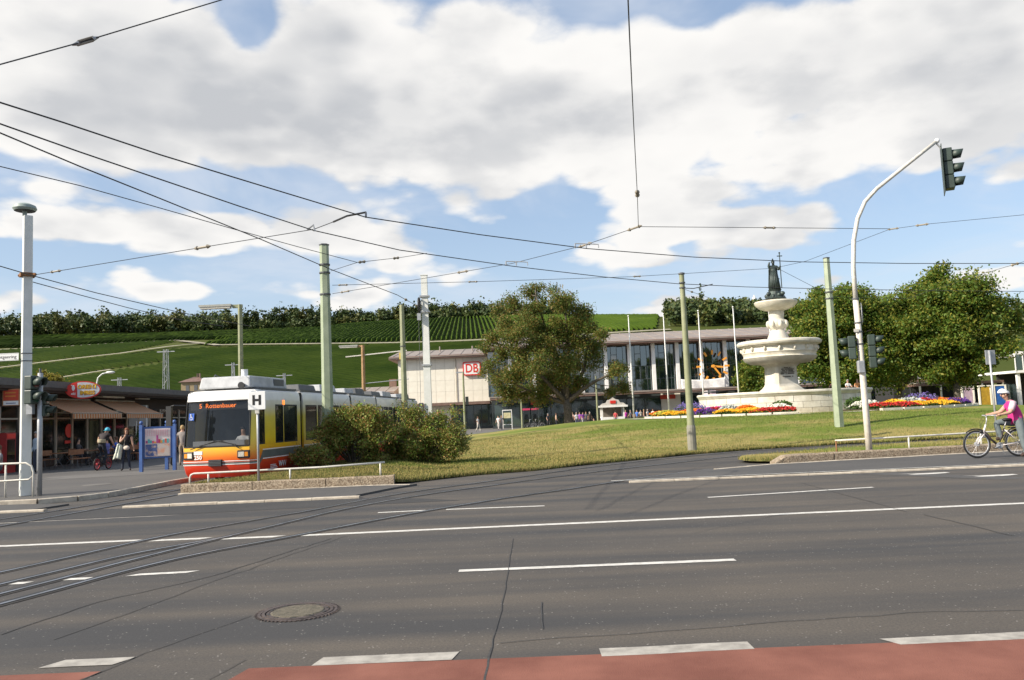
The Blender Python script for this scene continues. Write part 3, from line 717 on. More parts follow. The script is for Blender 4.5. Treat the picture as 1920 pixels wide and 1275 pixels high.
def make_tree(name, label, base, trunk_h, trunk_r, limbs, clumps, nleaf, leaf, mats, group=None, lean=(0, 0), shell=.5, twig=.05, subk=0, soft=.62):
    "limbs: list of end points (relative to base); clumps: list of (x,y,z,rx,ry,rz) relative to base"
    root = thing(name, label, 'tree', base, 0, group)
    mb = MB(); top = Vector((lean[0], lean[1], trunk_h))
    mb.tube([(0, 0, -.3), (0, 0, .25), (top.x * .4, top.y * .4, trunk_h * .5), top], [trunk_r * 1.5, trunk_r * 1.08, trunk_r * .92, trunk_r * .85], 12)
    nodes = []
    for e in limbs:
        e = Vector(e); pts = branch(mb, top - Vector((0, 0, .3)), e, trunk_r * .6, trunk_r * .16, .10, 6, 7); nodes += pts[2:]
    C = np.array(clumps)
    for c in C:
        p = Vector(c[:3]); q = min(nodes, key=lambda w: (w - p).length + max(0, w.z - p.z) * .6)
        branch(mb, q, p, twig * 1.5, twig * .35, .10, 4, 5)
        for _ in range(3):
            e = p + Vector((random.uniform(-1, 1) * c[3], random.uniform(-1, 1) * c[4], random.uniform(-.5, 1) * c[5])) * .8
            branch(mb, p.lerp(q, .25), e, twig * .6, twig * .2, .1, 3, 4)
    mb.build('trunk', M_bark, root, True)
    if subk:
        g3 = np.random.default_rng(77); C2 = []
        for c in C:
            for _ in range(subk):
                d3 = g3.normal(size=3); d3 /= np.linalg.norm(d3); q3 = g3.uniform(.2, 1.15); s3 = g3.uniform(.34, .72)
                C2.append((*(c[:3] + d3 * c[3:] * q3), *(c[3:] * s3 * np.array([1.0, 1.0, 1.15]))))
        C = np.array(C2)
    V, F = leaf_cloud(C[:, :3], C[:, 3:], nleaf, leaf, shell=shell, soft=soft)
    me = np_mesh('crown', V, F, mats, mi=rng.choice(len(mats), nleaf))
    link('crown', me, root)
    return root
def crown_clumps(center, radii, n, r, seed, zmin=None, flat=.7, jitter=.25, gap=0.0, surface=.75):
    g = np.random.default_rng(seed); out = []; tries = 0
    while len(out) < n and tries < 6000:
        tries += 1
        d = g.normal(size=3); d /= np.linalg.norm(d); rr = g.uniform(surface, 1) if g.random() < .75 else g.uniform(.2, surface)
        p = np.array(center) + d * np.array(radii) * rr
        if zmin is not None and p[2] < zmin: continue
        s = r * g.uniform(1 - jitter * 1.6, 1 + jitter * 1.6)
        if any(np.linalg.norm(p - np.array(q[:3])) < gap * (s + q[3]) for q in out): continue
        out.append((p[0], p[1], p[2], s, s, s * flat))
    return out
L_rob = [leafmat('robinia_green', (0.095, 0.157, 0.031), (0.191, 0.230, 0.046), .45, .9), leafmat('robinia_dark', (0.068, 0.114, 0.026), (0.138, 0.169, 0.035), .45, .9), leafmat('robinia_brown', (0.200, 0.144, 0.038), (0.286, 0.211, 0.055), .45, .9)]
L_lin = [leafmat('linden_green', (0.084, 0.160, 0.023), (0.174, 0.252, 0.038), .45, .7), leafmat('linden_dark', (0.055, 0.112, 0.017), (0.122, 0.182, 0.030), .45, .7), leafmat('linden_gold', (0.182, 0.200, 0.028), (0.287, 0.270, 0.042), .45, .7)]
L_shr = [leafmat('shrub_green', (0.101, 0.171, 0.029), (0.216, 0.256, 0.048), .25, 3), leafmat('shrub_olive', (0.170, 0.171, 0.040), (0.283, 0.247, 0.061), .25, 3), leafmat('shrub_brown', (0.237, 0.124, 0.040), (0.339, 0.194, 0.061), .25, 3), leafmat('shrub_fresh', (0.226, 0.362, 0.045), (0.339, 0.471, 0.073), .3, 3)]
L_for = [leafmat('forest_green', (0.042, 0.070, 0.018), (0.078, 0.104, 0.026), .1, .06), leafmat('forest_dark', (0.026, 0.046, 0.014), (0.050, 0.074, 0.020), .1, .06), leafmat('forest_olive', (0.082, 0.094, 0.022), (0.125, 0.120, 0.030), .1, .06)]

# robinia in front of the station
TB = Vector((5.3, 82.0, float(mound(5.3, 82)) - .02))
g_ = np.random.default_rng(5)
def rel(px, py, Y, base): p = at(px, py, Y) - base; return (p.x, p.y, p.z)
cl = []
for (px, py, r) in [(925, 640, 1.1), (945, 612, 1.3), (930, 585, 1.0), (965, 575, 1.3), (1000, 552, 1.0), (1005, 580, 1.3), (1040, 565, 1.2), (1070, 572, 1.2), (1095, 590, 1.2), (1112, 615, 1.2), (1080, 610, 1.3), (1040, 605, 1.3), (1000, 620, 1.4), (965, 625, 1.3),
                   (940, 665, 1.2), (918, 690, 1.1), (930, 715, 1.0), (965, 665, 1.4), (960, 705, 1.5), (950, 738, 1.2), (985, 735, 1.3), (1000, 690, 1.5), (1010, 655, 1.5), (1045, 645, 1.5), (1080, 640, 1.4), (1115, 645, 1.2), (1030, 715, 1.6), (1050, 690, 1.5), (1060, 730, 1.5),
                   (1085, 680, 1.4), (1115, 675, 1.2), (1150, 700, 1.1), (1165, 725, 1.0), (1145, 735, .9), (1160, 685, .9), (1090, 715, 1.2), (1020, 745, 1.1), (1003, 541, .5), (1128, 628, .8), (905, 655, .7), (980, 600, 1.1), (1060, 625, 1.2)]:
    dy = g_.normal(0, 2.0); p = rel(px, py, 82 + dy, TB); k = g_.uniform(.8, 1.1)
    cl.append((p[0], p[1], p[2], r * k, r * k, r * k * .72))
make_tree('robinia_tree', 'tall airy brownish green tree with bare limbs showing, on the lawn before the station', TB, 2.9, .44,
          [rel(960, 650, 82, TB), rel(1000, 590, 83, TB), rel(1060, 590, 81, TB), rel(1100, 640, 83, TB), rel(1150, 700, 80, TB), rel(955, 715, 80, TB), rel(1030, 690, 85, TB), rel(1005, 555, 82, TB)],
          cl, 88000, .092, L_rob, lean=(-.15, 0), twig=.05, subk=5, soft=.60)

# lindens right of the fountain
def linden(px, Y, ytop, ybot, halfw, seed, label, n=26000, group=None):
    b0 = at(px, 757 - (px - 1455) * .043, Y); b = Vector((b0.x, b0.y, float(mound(b0.x, b0.y)) - .05)); s = FPX / Y
    top = at(px, ytop, Y).z - b.z; bot = at(px, ybot, Y).z - b.z; w = halfw / s
    c = (0, 0, (top + bot) / 2); rad = (w, w * .8, (top - bot) / 2)
    cl = crown_clumps(c, (w * .9, w * .8, rad[2] * .92), 62, w * .23, seed, zmin=bot * .85, flat=.62, gap=.42)
    cl += [(random.uniform(-.5, .5) * w, random.uniform(-.4, .4) * w, (top + bot) / 2 + random.uniform(-.5, .5) * rad[2], w * .4, w * .4, w * .36) for _ in range(6)]
    return make_tree('linden_tree', label, b, bot + .4, .28, [(w * .5, 0, top * .6), (-w * .5, .3, top * .62), (.2, w * .4, top * .7), (0, -w * .4, top * .65), (.1, 0, top * .85)], cl, n * 4, .118, L_lin, group, subk=5, soft=.66)
linden(1592, 69, 533, 735, 118, 3, 'broad dense linden directly behind the fountain statue', group='lindens beside the fountain')
linden(1795, 66, 503, 722, 108, 4, 'tallest dense linden, beyond the cyclist at the right', group='lindens beside the fountain')
linden(1688, 82, 560, 735, 85, 6, 'shorter linden filling the gap between the two larger lindens', 14000, group='lindens beside the fountain')
linden(1425, 84, 672, 745, 42, 9, 'small low linden peeping out left of the fountain pedestal', 7000, group='lindens beside the fountain')

# shrubs behind the island rail
def shrub(px, ybase, Y, w, h, label, seed, n=13000, brown=.2):
    p = at(px, ybase, Y); b = Vector((p.x, p.y, float(lawn_z(p.x, p.y)) - .02))
    root = thing('shrub', label, 'shrub', b, 0, 'shrubs behind the tram island')
    cl = np.array(crown_clumps((0, 0, h * .45), (w, w * .65, h * .5), 44, w * .27, seed, zmin=.12, flat=.85, gap=.3))
    mb = MB(); g = np.random.default_rng(seed)
    for c in cl:
        branch(mb, (c[0] * .15, c[1] * .15, 0), c[:3], .022, .006, .08, 4, 4)
        for _ in range(3):
            e = Vector(c[:3]) + Vector(g.normal(0, 1, 3)) * c[3] * .9 + Vector((0, 0, c[5] * .5)); branch(mb, c[:3], e, .007, .003, .06, 3, 3)
    mb.build('stems', M_bark, root)
    n = int(n * 1.7); g3 = np.random.default_rng(seed); cl = np.array([(*(c[:3] + g3.normal(0, .5, 3) * c[3:]), *(c[3:] * g3.uniform(.35, .62))) for c in cl for _ in range(5)]); V, F = leaf_cloud(cl[:, :3], cl[:, 3:], n, .040, soft=.75)
    nb = .10 + .22 * brown
    link('foliage', np_mesh('foliage', V, F, L_shr, mi=rng.choice(4, n, p=[.48 - brown * .2, .42 - nb + .1 + brown * .2 - .05, nb, .05])), root)
    return root
shrub(664, 872, 29.5, 1.15, 2.30, 'tall brownish green shrub beside the thick green pole', 11, 17000, .35)
shrub(798, 868, 30.5, 1.35, 1.85, 'wide green shrub right of the pole, arching over the lawn', 12, 17000, .2)
shrub(590, 880, 28.2, .62, .75, 'small reddish brown shrub against the side of the tram', 13, 5000, 1.0)
# yellow-leaved tree behind the snack bar, far trees on the ridge
yb = at(97, 735, 75); yb.z = 0
L_yel = [leafmat('yellow_leaf', (0.22, 0.17, 0.02), (0.30, 0.24, 0.04), .3, 1), leafmat('yellow_green_leaf', (0.14, 0.14, 0.02), (0.20, 0.19, 0.03), .3, 1)]
zc = at(95, 712, 75).z
make_tree('yellow_tree', 'yellow leaved tree top showing above the snack bar roof', yb, 3.2, .15, [(0, 0, zc), (.6, 0, zc - .4), (-.7, .2, zc - .3)], crown_clumps((0, 0, zc - .2), (1.2, 1.0, 1.3), 18, .45, 3), 3500, .13, L_yel)

def wood(name, label, spots, leaf=1.0, per=260):
    g = np.random.default_rng(21); C = []; RR = []
    for (x, y, h, w) in spots:
        z = float(hill(x, y))
        for _ in range(7):
            C.append((x + g.normal(0, w * .42), y + g.normal(0, w * .42), z + h * g.uniform(.28, .86))); r = w * g.uniform(.34, .55); RR.append((r, r, r * .95))
        C.append((x, y, z + h * .5)); RR.append((w * .6, w * .6, h * .45))
    C = np.array(C); RR = np.array(RR); n = per * len(spots)
    V, F = leaf_cloud(C, RR, n, leaf, aspect=.8, soft=.55)
    tone = np.repeat(g.choice(3, len(spots), p=[.45, .30, .25]), 8)                 # whole trees share a tone
    cell = np.round(V[::4] / 9.0).astype(int); hsh = (cell[:, 0] * 73856093 ^ cell[:, 1] * 19349663) % 100
    mi = np.where(hsh < 45, 0, np.where(hsh < 75, 1, 2)); flip = g.random(n) < .25; mi[flip] = g.choice(3, flip.sum())
    return tag(link(name, np_mesh(name, V, F, L_for, mi=mi)), label, 'wood', kind='stuff')
g = np.random.default_rng(2); sp = []
for x in np.arange(-470, 46, 3.4): sp.append((x, 659 + g.normal(0, 2), g.uniform(4, 8), g.uniform(3, 5)))
for x in np.arange(-470, 44, 5.0):
    for row in range(3):
        sp.append((x + g.normal(0, 2.5), 664 + row * 13 + g.normal(0, 3), g.choice([6, 10, 13, 16, 18], p=[.22, .2, .26, .2, .12]) * g.uniform(.85, 1.15) * (1.1 if x < -150 else .9), g.uniform(3.2, 7.2)))
for x in np.arange(-470, -215, 7): 
    for row in range(4): sp.append((x + g.normal(0, 2.5), 596 + row * 15 + g.normal(0, 4) + max(0, (x + 290)) * .45, g.uniform(9, 16), g.uniform(4, 6.5)))
wood('ridge_wood', 'dark wood along the ridge above the vineyards', sp)
sp = []
for _ in range(560):
    y = g.uniform(430, 690); x = .19 * y + 3 + 190 * g.random() ** 1.2
    sp.append((x, y, g.uniform(7, 13), g.uniform(4, 6.5)))
for x in np.arange(126, 270, 6): sp.append((x, 652 + g.normal(0, 6), g.uniform(10, 16), g.uniform(3.5, 5.5)))
sp.append((149, 640, 26, 2.6)); sp.append((149, 640, 22, 3.0))
for _ in range(120): sp.append((g.uniform(330, 460), g.uniform(360, 640), g.uniform(9, 15), g.uniform(4, 7)))
wood('slope_wood', 'mixed green wood on the slope right of the vineyard', sp)
# ------------------------------------------------------------------ station
M_cream = mat('cream_panel', (0.72, 0.68, 0.57), 0.75, c2=(0.80, 0.76, 0.65), scale=1.2)
M_white = mat('white_paint', (0.74, 0.73, 0.70), 0.55, c2=(0.82, 0.81, 0.78), scale=2)
M_fascia = mat('brown_fascia', (0.145, 0.085, 0.065), 0.6, c2=(0.20, 0.125, 0.095), scale=1.5)
M_soffit = mat('soffit', (0.20, 0.15, 0.12), 0.8)
M_roofm = mat('roof_sheet', (0.22, 0.180, 0.152), 0.55, c2=(0.30, 0.252, 0.215), scale=0.6, detail=10)
M_mull = mat('mullion', (0.045, 0.055, 0.055), 0.5)
M_pane = glassmat('hall_glass', (0.010, 0.022, 0.026), .025, .10, .9, .12)
M_shop = glassmat('shop_glass', (0.05, 0.085, 0.08), .04, .35, .8)
M_dark = mat('interior_dark', (0.022, 0.022, 0.022), 0.9)
M_orange = mat('clock_orange', (0.80, 0.34, 0.04), 0.5)
M_dbred = mat('sign_red', (0.62, 0.028, 0.018), 0.5, var=.03)
M_signwhite = mat('sign_white', (0.78, 0.78, 0.76), 0.45, var=.03)
M_joint = mat('joint_dark', (0.40, 0.36, 0.28), 0.9)

st = thing('station_building', 'long station hall with white columns, tall glass front and brown roof', 'station', (0, 110, 0))
def P(name, mb, mt, parent=st, smooth=False): return mb.build(name, mt, parent, smooth)
YH = 0.0                                                # facade of the hall, local y
HX0, HX1 = -3.0, 56.5
colx = [-0.43 + 3.19 * k for k in range(18)]
# columns
cme = MB().box((0, 0, 7.3), (.46, .50, 6.4)).mesh('column', [M_white])
for x in colx: link('column', cme, st, (x, YH + .1, 0))
# glass front of the hall: panes in every bay
rowz = [4.2, 5.75, 7.5, 10.35]; bw = 3.19
pm = {}
for r in range(3):
    h = rowz[r + 1] - rowz[r] - .07
    pm[r] = MB().box((0, 0, 0), (bw / 4 - .06, .02, h)).mesh('pane', [M_pane])
fm = MB()
for c in range(5): fm.box((-bw / 2 + c * bw / 4, 0, (rowz[0] + rowz[-1]) / 2), (.06, .09, rowz[-1] - rowz[0]))
for z in rowz: fm.box((0, 0.003, z), (bw - .07, .07, .07))
fm.box((-.4, -.035, 9.15), (.74, .06, .06)); fm.box((-.4, -.035, 8.0), (.06, .06, .06))
frame_me = fm.mesh('glazing_frame', [M_mull])
for k in range(-1, 18):
    cx = colx[0] + 3.19 * (k + .5)
    if cx - bw / 2 < HX0 - .6: cx = HX0 + bw / 2 - .4
    link('glazing_frame', frame_me, st, (cx, YH + .75, 0))
    for r in range(3):
        for c in range(4):
            o = link('pane', pm[r], st, (cx - bw / 2 + (c + .5) * bw / 4, YH + .76, (rowz[r] + rowz[r + 1]) / 2)); o.rotation_euler = (random.gauss(0, .006), 0, random.gauss(0, .010))
# inside of the hall
P('hall_interior', MB().bbox(HX0, HX1, YH + 9, YH + 9.3, 0, 10.5), M_dark)
P('floor_slab', MB().bbox(HX0, HX1, YH + 1.0, YH + 9, 3.9, 4.1), M_dark)
# roof with deep eave
def roof(x0, x1, y0, ridge, z0, zr, back, name='roof'):
    mb = MB()
    pr = [(y0, z0), (y0, z0 + .34), (y0 + .25, z0 + .42), (ridge, zr), (back, z0 + .5), (back, z0)]
    vs = [(x0, y, z) for y, z in pr] + [(x1, y, z) for y, z in pr]; n = len(pr)
    mb.add(vs, [tuple(range(n - 1, -1, -1)), tuple(range(n, 2 * n))] + [(i, (i + 1) % n, n + (i + 1) % n, n + i) for i in range(n)])
    mb.m = [1] * len(mb.m); mb.m[2] = 1; mb.m[3] = 1; mb.m[4] = 0; mb.m[5] = 0
    o = P(name, mb, [M_roofm, M_fascia])
    for x in np.arange(x0 + .6, x1, 1.6):                # standing seams
        MB().extrude([(-.02, 0), (.02, 0), (.02, .06), (-.02, .06)], (x, y0 + .26, z0 + .42), (x, ridge, zr)).build('roof_seam', M_roofm, o)
    MB().bbox(x0, x1, y0 - .08, y0 - .005, z0 + .18, z0 + .30).build('gutter', M_roofm, o)
    return o
roof(HX0 - 1.0, HX1 + 1, YH - 1.9, YH + 11, 10.40, 12.95, YH + 24)
P('lintel', MB().bbox(HX0, HX1, YH + .35, YH + .9, 10.40 - .06, 10.39), M_soffit)
# canopy over the pavement
cn = P('canopy', MB().bbox(HX0 - .2, HX1 + 2, YH - 3.2, YH + .6, 3.72, 4.08), M_fascia)
P('canopy_edge', MB().bbox(HX0 - .2, HX1 + 2, YH - 3.26, YH - 3.2, 3.95, 4.14), M_roofm, cn)
# shop fronts under the canopy
sx = HX0
k = 0
shopm = {}
while sx < HX1 - 1:
    w = [2.2, 2.6, 3.0, 2.4][k % 4]
    if k in (9, 14, 15): P('wall_panel', MB().bbox(sx, sx + w, YH + .95, YH + 1.2, 0, 3.7), M_cream)
    else:
        me = shopm.get(w) or MB().bbox(-w / 2 + .05, w / 2 - .05, -.012, .012, .25, 3.2).mesh('shop_window', [M_shop]); shopm[w] = me
        link('shop_window', me, st, (sx + w / 2, YH + 1.1, 0))
        P('shop_frame', MB().bbox(sx - .05, sx + .05, YH + .98, YH + 1.2, 0, 3.7).bbox(sx + .055, sx + w - .055, YH + 1.0, YH + 1.2, 3.2, 3.7).bbox(sx + .055, sx + w - .055, YH + 1.0, YH + 1.2, 0, .24), M_mull)
    sx += w; k += 1
P('shop_interior', MB().bbox(HX0, HX1, YH + 5, YH + 5.2, 0, 3.7), mat('shop_inside', (0.10, 0.105, 0.10), .9))
# coloured shop signs under the canopy
for (px, w, colr, nm) in ((1055, 1.2, (0.5, .02, .02), 'r'), (1250, 2.0, (.55, .06, .03), 'r2'), (1395, 1.6, (.5, .45, .40), 'w'), (996, .8, (.55, .04, .03), 'r3')):
    x = (px - 960) / FPX * 109.5
    P('shop_sign', MB().bbox(x - w / 2, x + w / 2, YH + .80, YH + .94, 2.95, 3.5), mat('shop_sign_' + nm, colr, .5))

# west wing with the red-and-white sign
YW = 8.0; WX0, WX1 = -16.4, -3.2
P('wing_wall', MB().bbox(WX0, WX1, YW + .06, YW + 12, 3.4, 10.2), M_joint)
nx_, nz_ = 10, 4; pw, ph = (WX1 - WX0) / nx_, (10.2 - 3.85) / nz_
pme = MB().box((0, 0, 0), (pw - .022, .05, ph - .018)).mesh('wall_panel', [M_cream])
for i in range(nx_):
    for j in range(nz_):
        link('wall_panel', pme, st, (WX0 + (i + .5) * pw, YW + .02 + random.uniform(-.004, .004), 3.85 + (j + .5) * ph))
P('wall_panel', MB().bbox(WX0 - .05, WX0 - .01, YW + .05, YW + 11.9, 3.4, 10.15), M_cream)
roof(WX0 - 1.2, WX1 + 1.4, YW - 1.0, YW + 11, 10.2, 12.3, YW + 22)
P('downpipe', MB().cyl((-8.2, YW - .10, 3.9), (-8.2, YW - .10, 10.1), .05, 8), M_joint)
cn2 = P('canopy', MB().bbox(WX0 - .2, WX1 - .25, YW - 2.6, YW + .3, 3.42, 3.78), M_fascia)
P('wall_panel', MB().bbox(WX0, -9.1, YW - .05, YW + .2, 0, 3.4), M_cream)
for x in np.arange(-9.0, -3.6, 1.05):
    o = P('shop_window', MB().bbox(x + .04, x + 1.01, YW + .02, YW + .05, .3, 3.3), M_shop)
    P('shop_frame', MB().bbox(x - .04, x + .035, YW - .02, YW + .14, 0, 3.4), M_mull)
P('shop_interior', MB().bbox(-9.1, -3.2, YW + 2, YW + 2.2, 0, 3.4), mat('shop_inside2', (0.16, 0.18, 0.17), .9))
P('wing_base', MB().bbox(-9.1, -3.4, YW - .03, YW + .13, 0, .28), M_mull)
# low platform wing to the left
P('platform_wing_wall', MB().bbox(-40, -17.8, 13, 20, 0, 5.6), M_cream)
roof(-42, -17.6, 11.5, 18, 5.5, 6.9, 26)
P('platform_canopy', MB().bbox(-40, -17.8, 10, 12.9, 3.2, 3.5), M_fascia)
# chimney block at the gable
P('chimney', MB().bbox(-19.2, -18.2, 17.5, 18.6, 6.5, 8.0), M_fascia)
P('vent_pipe', MB().cyl((-6, YW + 6, 11), (-6, YW + 6, 12.3), .12, 8), M_roofm); P('vent_pipe', MB().cyl((-11, YW + 7, 11), (-11, YW + 7, 12.5), .10, 8), M_roofm)

# DB sign
def rounded(w, h, r, n=5):
    out = []
    for cx, cy, a0 in ((w / 2 - r, h / 2 - r, 0), (-w / 2 + r, h / 2 - r, 90), (-w / 2 + r, -h / 2 + r, 180), (w / 2 - r, -h / 2 + r, 270)):
        for i in range(n + 1): a = R(a0 + 90 * i / n); out.append((cx + r * math.cos(a), cy + r * math.sin(a)))
    return out
def plate(poly, y0, y1, c, name, mt, parent):
    n = len(poly); vs = [(c[0] + u, y0, c[2] + v) for u, v in poly] + [(c[0] + u, y1, c[2] + v) for u, v in poly]
    return MB().add(vs, [tuple(range(n)), tuple(range(2 * n - 1, n - 1, -1))] + [(i, n + i, n + (i + 1) % n, (i + 1) % n) for i in range(n)]).build(name, mt, parent)
db = thing('railway_sign', 'square white railway sign with red letters DB on the cream wall', 'sign', (-5.9, 117.9, 8.55))
plate(rounded(2.55, 1.95, .28), -.25, .0, (0, 0, 0), 'red_frame', M_dbred, db)
plate(rounded(2.22, 1.62, .18), -.258, -.1, (0, 0, 0), 'white_face', M_signwhite, db)
text_mesh('letters', 'DB', 1.75, M_dbred, db, face_M((0, -.265, -.02), (1, 0, 0), (0, 0, 1)), extrude=.004, bold=.035, sx=.82)

# clock on the hall front
ck = thing('facade_clock', 'large open clock of orange bars and two hands on the hall front', 'clock', (26.45, 109.5, 7.0))
for i in range(12):
    a = R(30 * i); r = 1.86
    if i in (5, 6, 7): r = 1.80
    o = MB().box((0, 0, 0), (.24, .16, .62)).build('hour_bar', M_orange, ck, loc=(r * math.sin(a), 0, r * math.cos(a))); o.rotation_euler = (0, a, 0)
for dx, dz, ln, w, y in ((.85, -.10, 1.55, .30, -.1), (.55, -.76, 1.75, .26, -.22)):
    a = math.atan2(dx, dz); MB().box((0, 0, ln / 2 - .18), (w, .08, ln), taper=.7).build('hand', M_orange, ck, loc=(0, y, 0)).rotation_euler = (0, a, 0)
MB().cyl((0, .1, 0), (0, -.3, 0), .2, 14).build('hub', M_orange, ck)
MB().cyl((0, .2, .1), (0, .2, 1.7), .025, 6).build('stay_rod', M_mull, ck)
MB().cyl((-1.9, .2, -1.0), (-.1, .2, -.05), .02, 6).cyl((.1, .2, -.6), (3.0, .2, .3), .02, 6).build('stay_rod', M_mull, ck)
# banner
def cloth(w, h, nx, nz, fy, name, mt, loc, parent=None):
    V = []; 
    for j in range(nz + 1):
        for i in range(nx + 1):
            u, v = i / nx, j / nz
            V.append((-w / 2 + w * u, fy(u, v)[0], -h * (1 - v) + fy(u, v)[1]))
    F = [(j * (nx + 1) + i, j * (nx + 1) + i + 1, (j + 1) * (nx + 1) + i + 1, (j + 1) * (nx + 1) + i) for j in range(nz) for i in range(nx)]
    o = MB().add(V, F).build(name, mt, parent, True, loc=loc)
    so = o.modifiers.new('thick', 'SOLIDIFY'); so.thickness = .02
    return o
tag(cloth(5.9, 1.75, 24, 8, lambda u, v: (-.10 * math.sin(u * 9) * (1 - v) - .05 * math.sin(u * 23 + v * 3), -.22 * math.sin(math.pi * u) * (1 - v * .2) if v > .95 else -.12 * math.sin(math.pi * u)), 'banner', mat('banner_cloth', (0.72, 0.71, 0.68), .85), (25.0, 109.2, 5.45)), 'blank white cloth banner hung below the orange clock', 'banner')
# poster column near the entrance
pc = thing('poster_column', 'column covered with pale posters near the entrance below the clock', 'poster column', (25.0, 105.2, 0))
MB().lathe([(.95, 0), (.95, .2), (.85, .25), (.85, 3.4), (1.0, 3.45), (1.0, 3.6), (.0, 3.9)], 20).build('drum', M_mull, pc, 'auto')
g = np.random.default_rng(8)
for i in range(14):
    a = R(-150 + 60 * (i % 3) * 1.0 + g.uniform(-4, 4)); z = .6 + .7 * (i // 3)
    MB().box((0, 0, 0), (.75, .012, .6)).build('poster', mat('poster_%d' % (i % 4), [(.62, .58, .56), (.55, .42, .45), (.40, .38, .42), (.66, .62, .5)][i % 4], .7, c2=(.22, .12, .25), scale=6, lo=.45, hi=.75), pc, loc=(.90 * math.cos(a), .90 * math.sin(a), z), rz=a + math.pi / 2)

# flag poles
for i, (px, yt) in enumerate(((1181, 593), (1247, 589), (1313, 583), (1379, 576), (1446, 570))):
    x = (px - 960) / FPX * 82; zt = at(px - 11, yt, 82).z; zb = float(mound(x, 82)) if x < 60 else 0
    fp = thing('flag_pole', ['leftmost white flag pole, in front of the hall', 'second white flag pole from the left', 'third white flag pole, just left of the clock', 'fourth white flag pole, right of the clock', 'rightmost white flag pole, mostly behind the fountain'][i], 'flag pole', (x, 82, 0), 0, 'flag poles on the lawn')
    MB().tube([(0, 0, 0), (0, 0, zb + 4), (0, 0, zt - .1)], [.07, .058, .035], 10).build('shaft', M_white, fp, True)
    MB().ball((0, 0, zt), .08).build('finial', M_white, fp, True)
    MB().cyl((.11, 0, 1.6), (.07, 0, zt - .3), .008, 4).build('halyard', M_white, fp)

# waffle stand with white pediment
ws = thing('snack_stand', 'small white snack stand with stepped gable and red crest on the forecourt', 'kiosk', (11.1, 95, 0))
MB().bbox(-1.3, 1.3, -.9, .9, 0, 1.0).build('counter', M_white, ws)
for sx_ in (-1.22, 1.22):
    for sy in (-.82, .82): MB().bbox(sx_ - .07, sx_ + .07, sy - .07, sy + .07, 1.0, 2.1).build('post', M_white, ws)
MB().bbox(-1.1, 1.1, .3, .85, 1.0, 2.1).build('back_wall', mat('stand_inside', (.12, .10, .08), .9), ws)
MB().bbox(-1.65, 1.65, -1.25, 1.2, 2.1, 2.3).build('roof_slab', M_white, ws)
ga = [(-1.5, 2.3), (1.5, 2.3), (1.2, 2.55), (.8, 2.62), (.65, 2.9), (.3, 3.0), (0, 3.2), (-.3, 3.0), (-.65, 2.9), (-.8, 2.62), (-1.2, 2.55)]
plate(ga, -1.2, -1.1, (0, 0, 0), 'gable', mat('gable_paint', (.55, .52, .48), .6), ws)
MB().box((0, -1.24, 2.68), (.62, .06, .34)).build('red_crest', M_dbred, ws)
# glazed display board left of the forecourt, phone boxes
def display_board(px, D, w, h, label, inner):
    x = (px - 960) / FPX * D
    t = thing('display_board', label, 'display board', (x, D, 0), 0)
    fr = MB().bbox(-w / 2, -w / 2 + .08, -.08, .08, 0, h).bbox(w / 2 - .08, w / 2, -.08, .08, 0, h).bbox(-w / 2 + .08, w / 2 - .08, -.08, .08, h - .1, h).bbox(-w / 2 + .08, w / 2 - .08, -.08, .08, .55, .63)
    fr.build('frame', M_white, t); MB().bbox(-w / 2 + .09, w / 2 - .09, -.03, .03, .64, h - .11).build('glass', M_shop, t)
    MB().bbox(-.42, .42, -.05, -.035, 1.35, h - .35).build('timetable', mat('timetable_' + inner, (.62, .58, .36), .7, c2=(.45, .40, .2), scale=5), t)
    return t
display_board(945, 99, 1.15, 2.35, 'white framed glass timetable board with a yellowish sheet, left of the robinia', 'a')
for px, lab in ((981, 'phone booth with pink top nearer the timetable board'), (997, 'phone booth with pink top nearer the robinia')):
    x = (px - 960) / FPX * 101; t = thing('phone_booth', lab, 'phone booth', (x, 101, 0), 0, 'phone booths on the forecourt')
    MB().bbox(-.42, -.36, -.4, .4, 0, 2.2).build('side_panel', M_mull, t); MB().bbox(.36, .42, -.4, .4, 0, 2.2).build('side_panel', M_mull, t)
    MB().bbox(-.35, .35, .36, .4, 0, 2.2).build('back_panel', M_shop, t); MB().bbox(-.45, .45, -.43, .43, 2.2, 2.42).build('top', mat('pink_top', (.50, .04, .11), .5), t)
    MB().bbox(-.16, .16, .2, .35, 1.1, 1.7).build('telephone', M_mull, t)

# buildings at the right edge
gp = thing('glazed_pavilion', 'white framed glazed upper storey on posts at the right edge', 'building', (51.5, 85, 0))
MB().bbox(0, 16, 0, 8, 5.7, 6.0).build('roof', M_white, gp); MB().bbox(0, 16, 0, 8, 3.8, 4.05).build('floor_slab', M_white, gp)
for i in range(20): MB().bbox(i * .8, i * .8 + .08, -.06, 0.02, 4.05, 5.7).build('mullion', M_white, gp)
for i in range(19): MB().bbox(i * .8 + .085, i * .8 + .795, 0, .02, 4.1, 5.65).build('pane', M_shop, gp)
for i in range(6): MB().bbox(i * 2.4 + .3, i * 2.4 + .6, .3, .6, 0, 3.8).build('post', M_white, gp)
MB().bbox(.4, 15.8, 4, 4.2, 0, 3.8).build('back_wall', M_dark, gp)
sb = thing('service_building', 'low cream building with dark red corner under the lindens', 'building', (46.5, 96, 0))
MB().bbox(0, 5.2, 0, 6, 0, 3.55).build('wall', M_cream, sb); MB().bbox(-.3, 5.8, -.5, 6.3, 3.56, 3.8).build('roof', M_fascia, sb); MB().bbox(5.21, 5.75, -.1, 5, 0, 3.5).build('corner_panel', mat('dark_red', (.16, .025, .03), .6), sb)
MB().bbox(-2.6, -.1, .1, 5, 0, 3.2).build('door_recess', M_dark, sb)
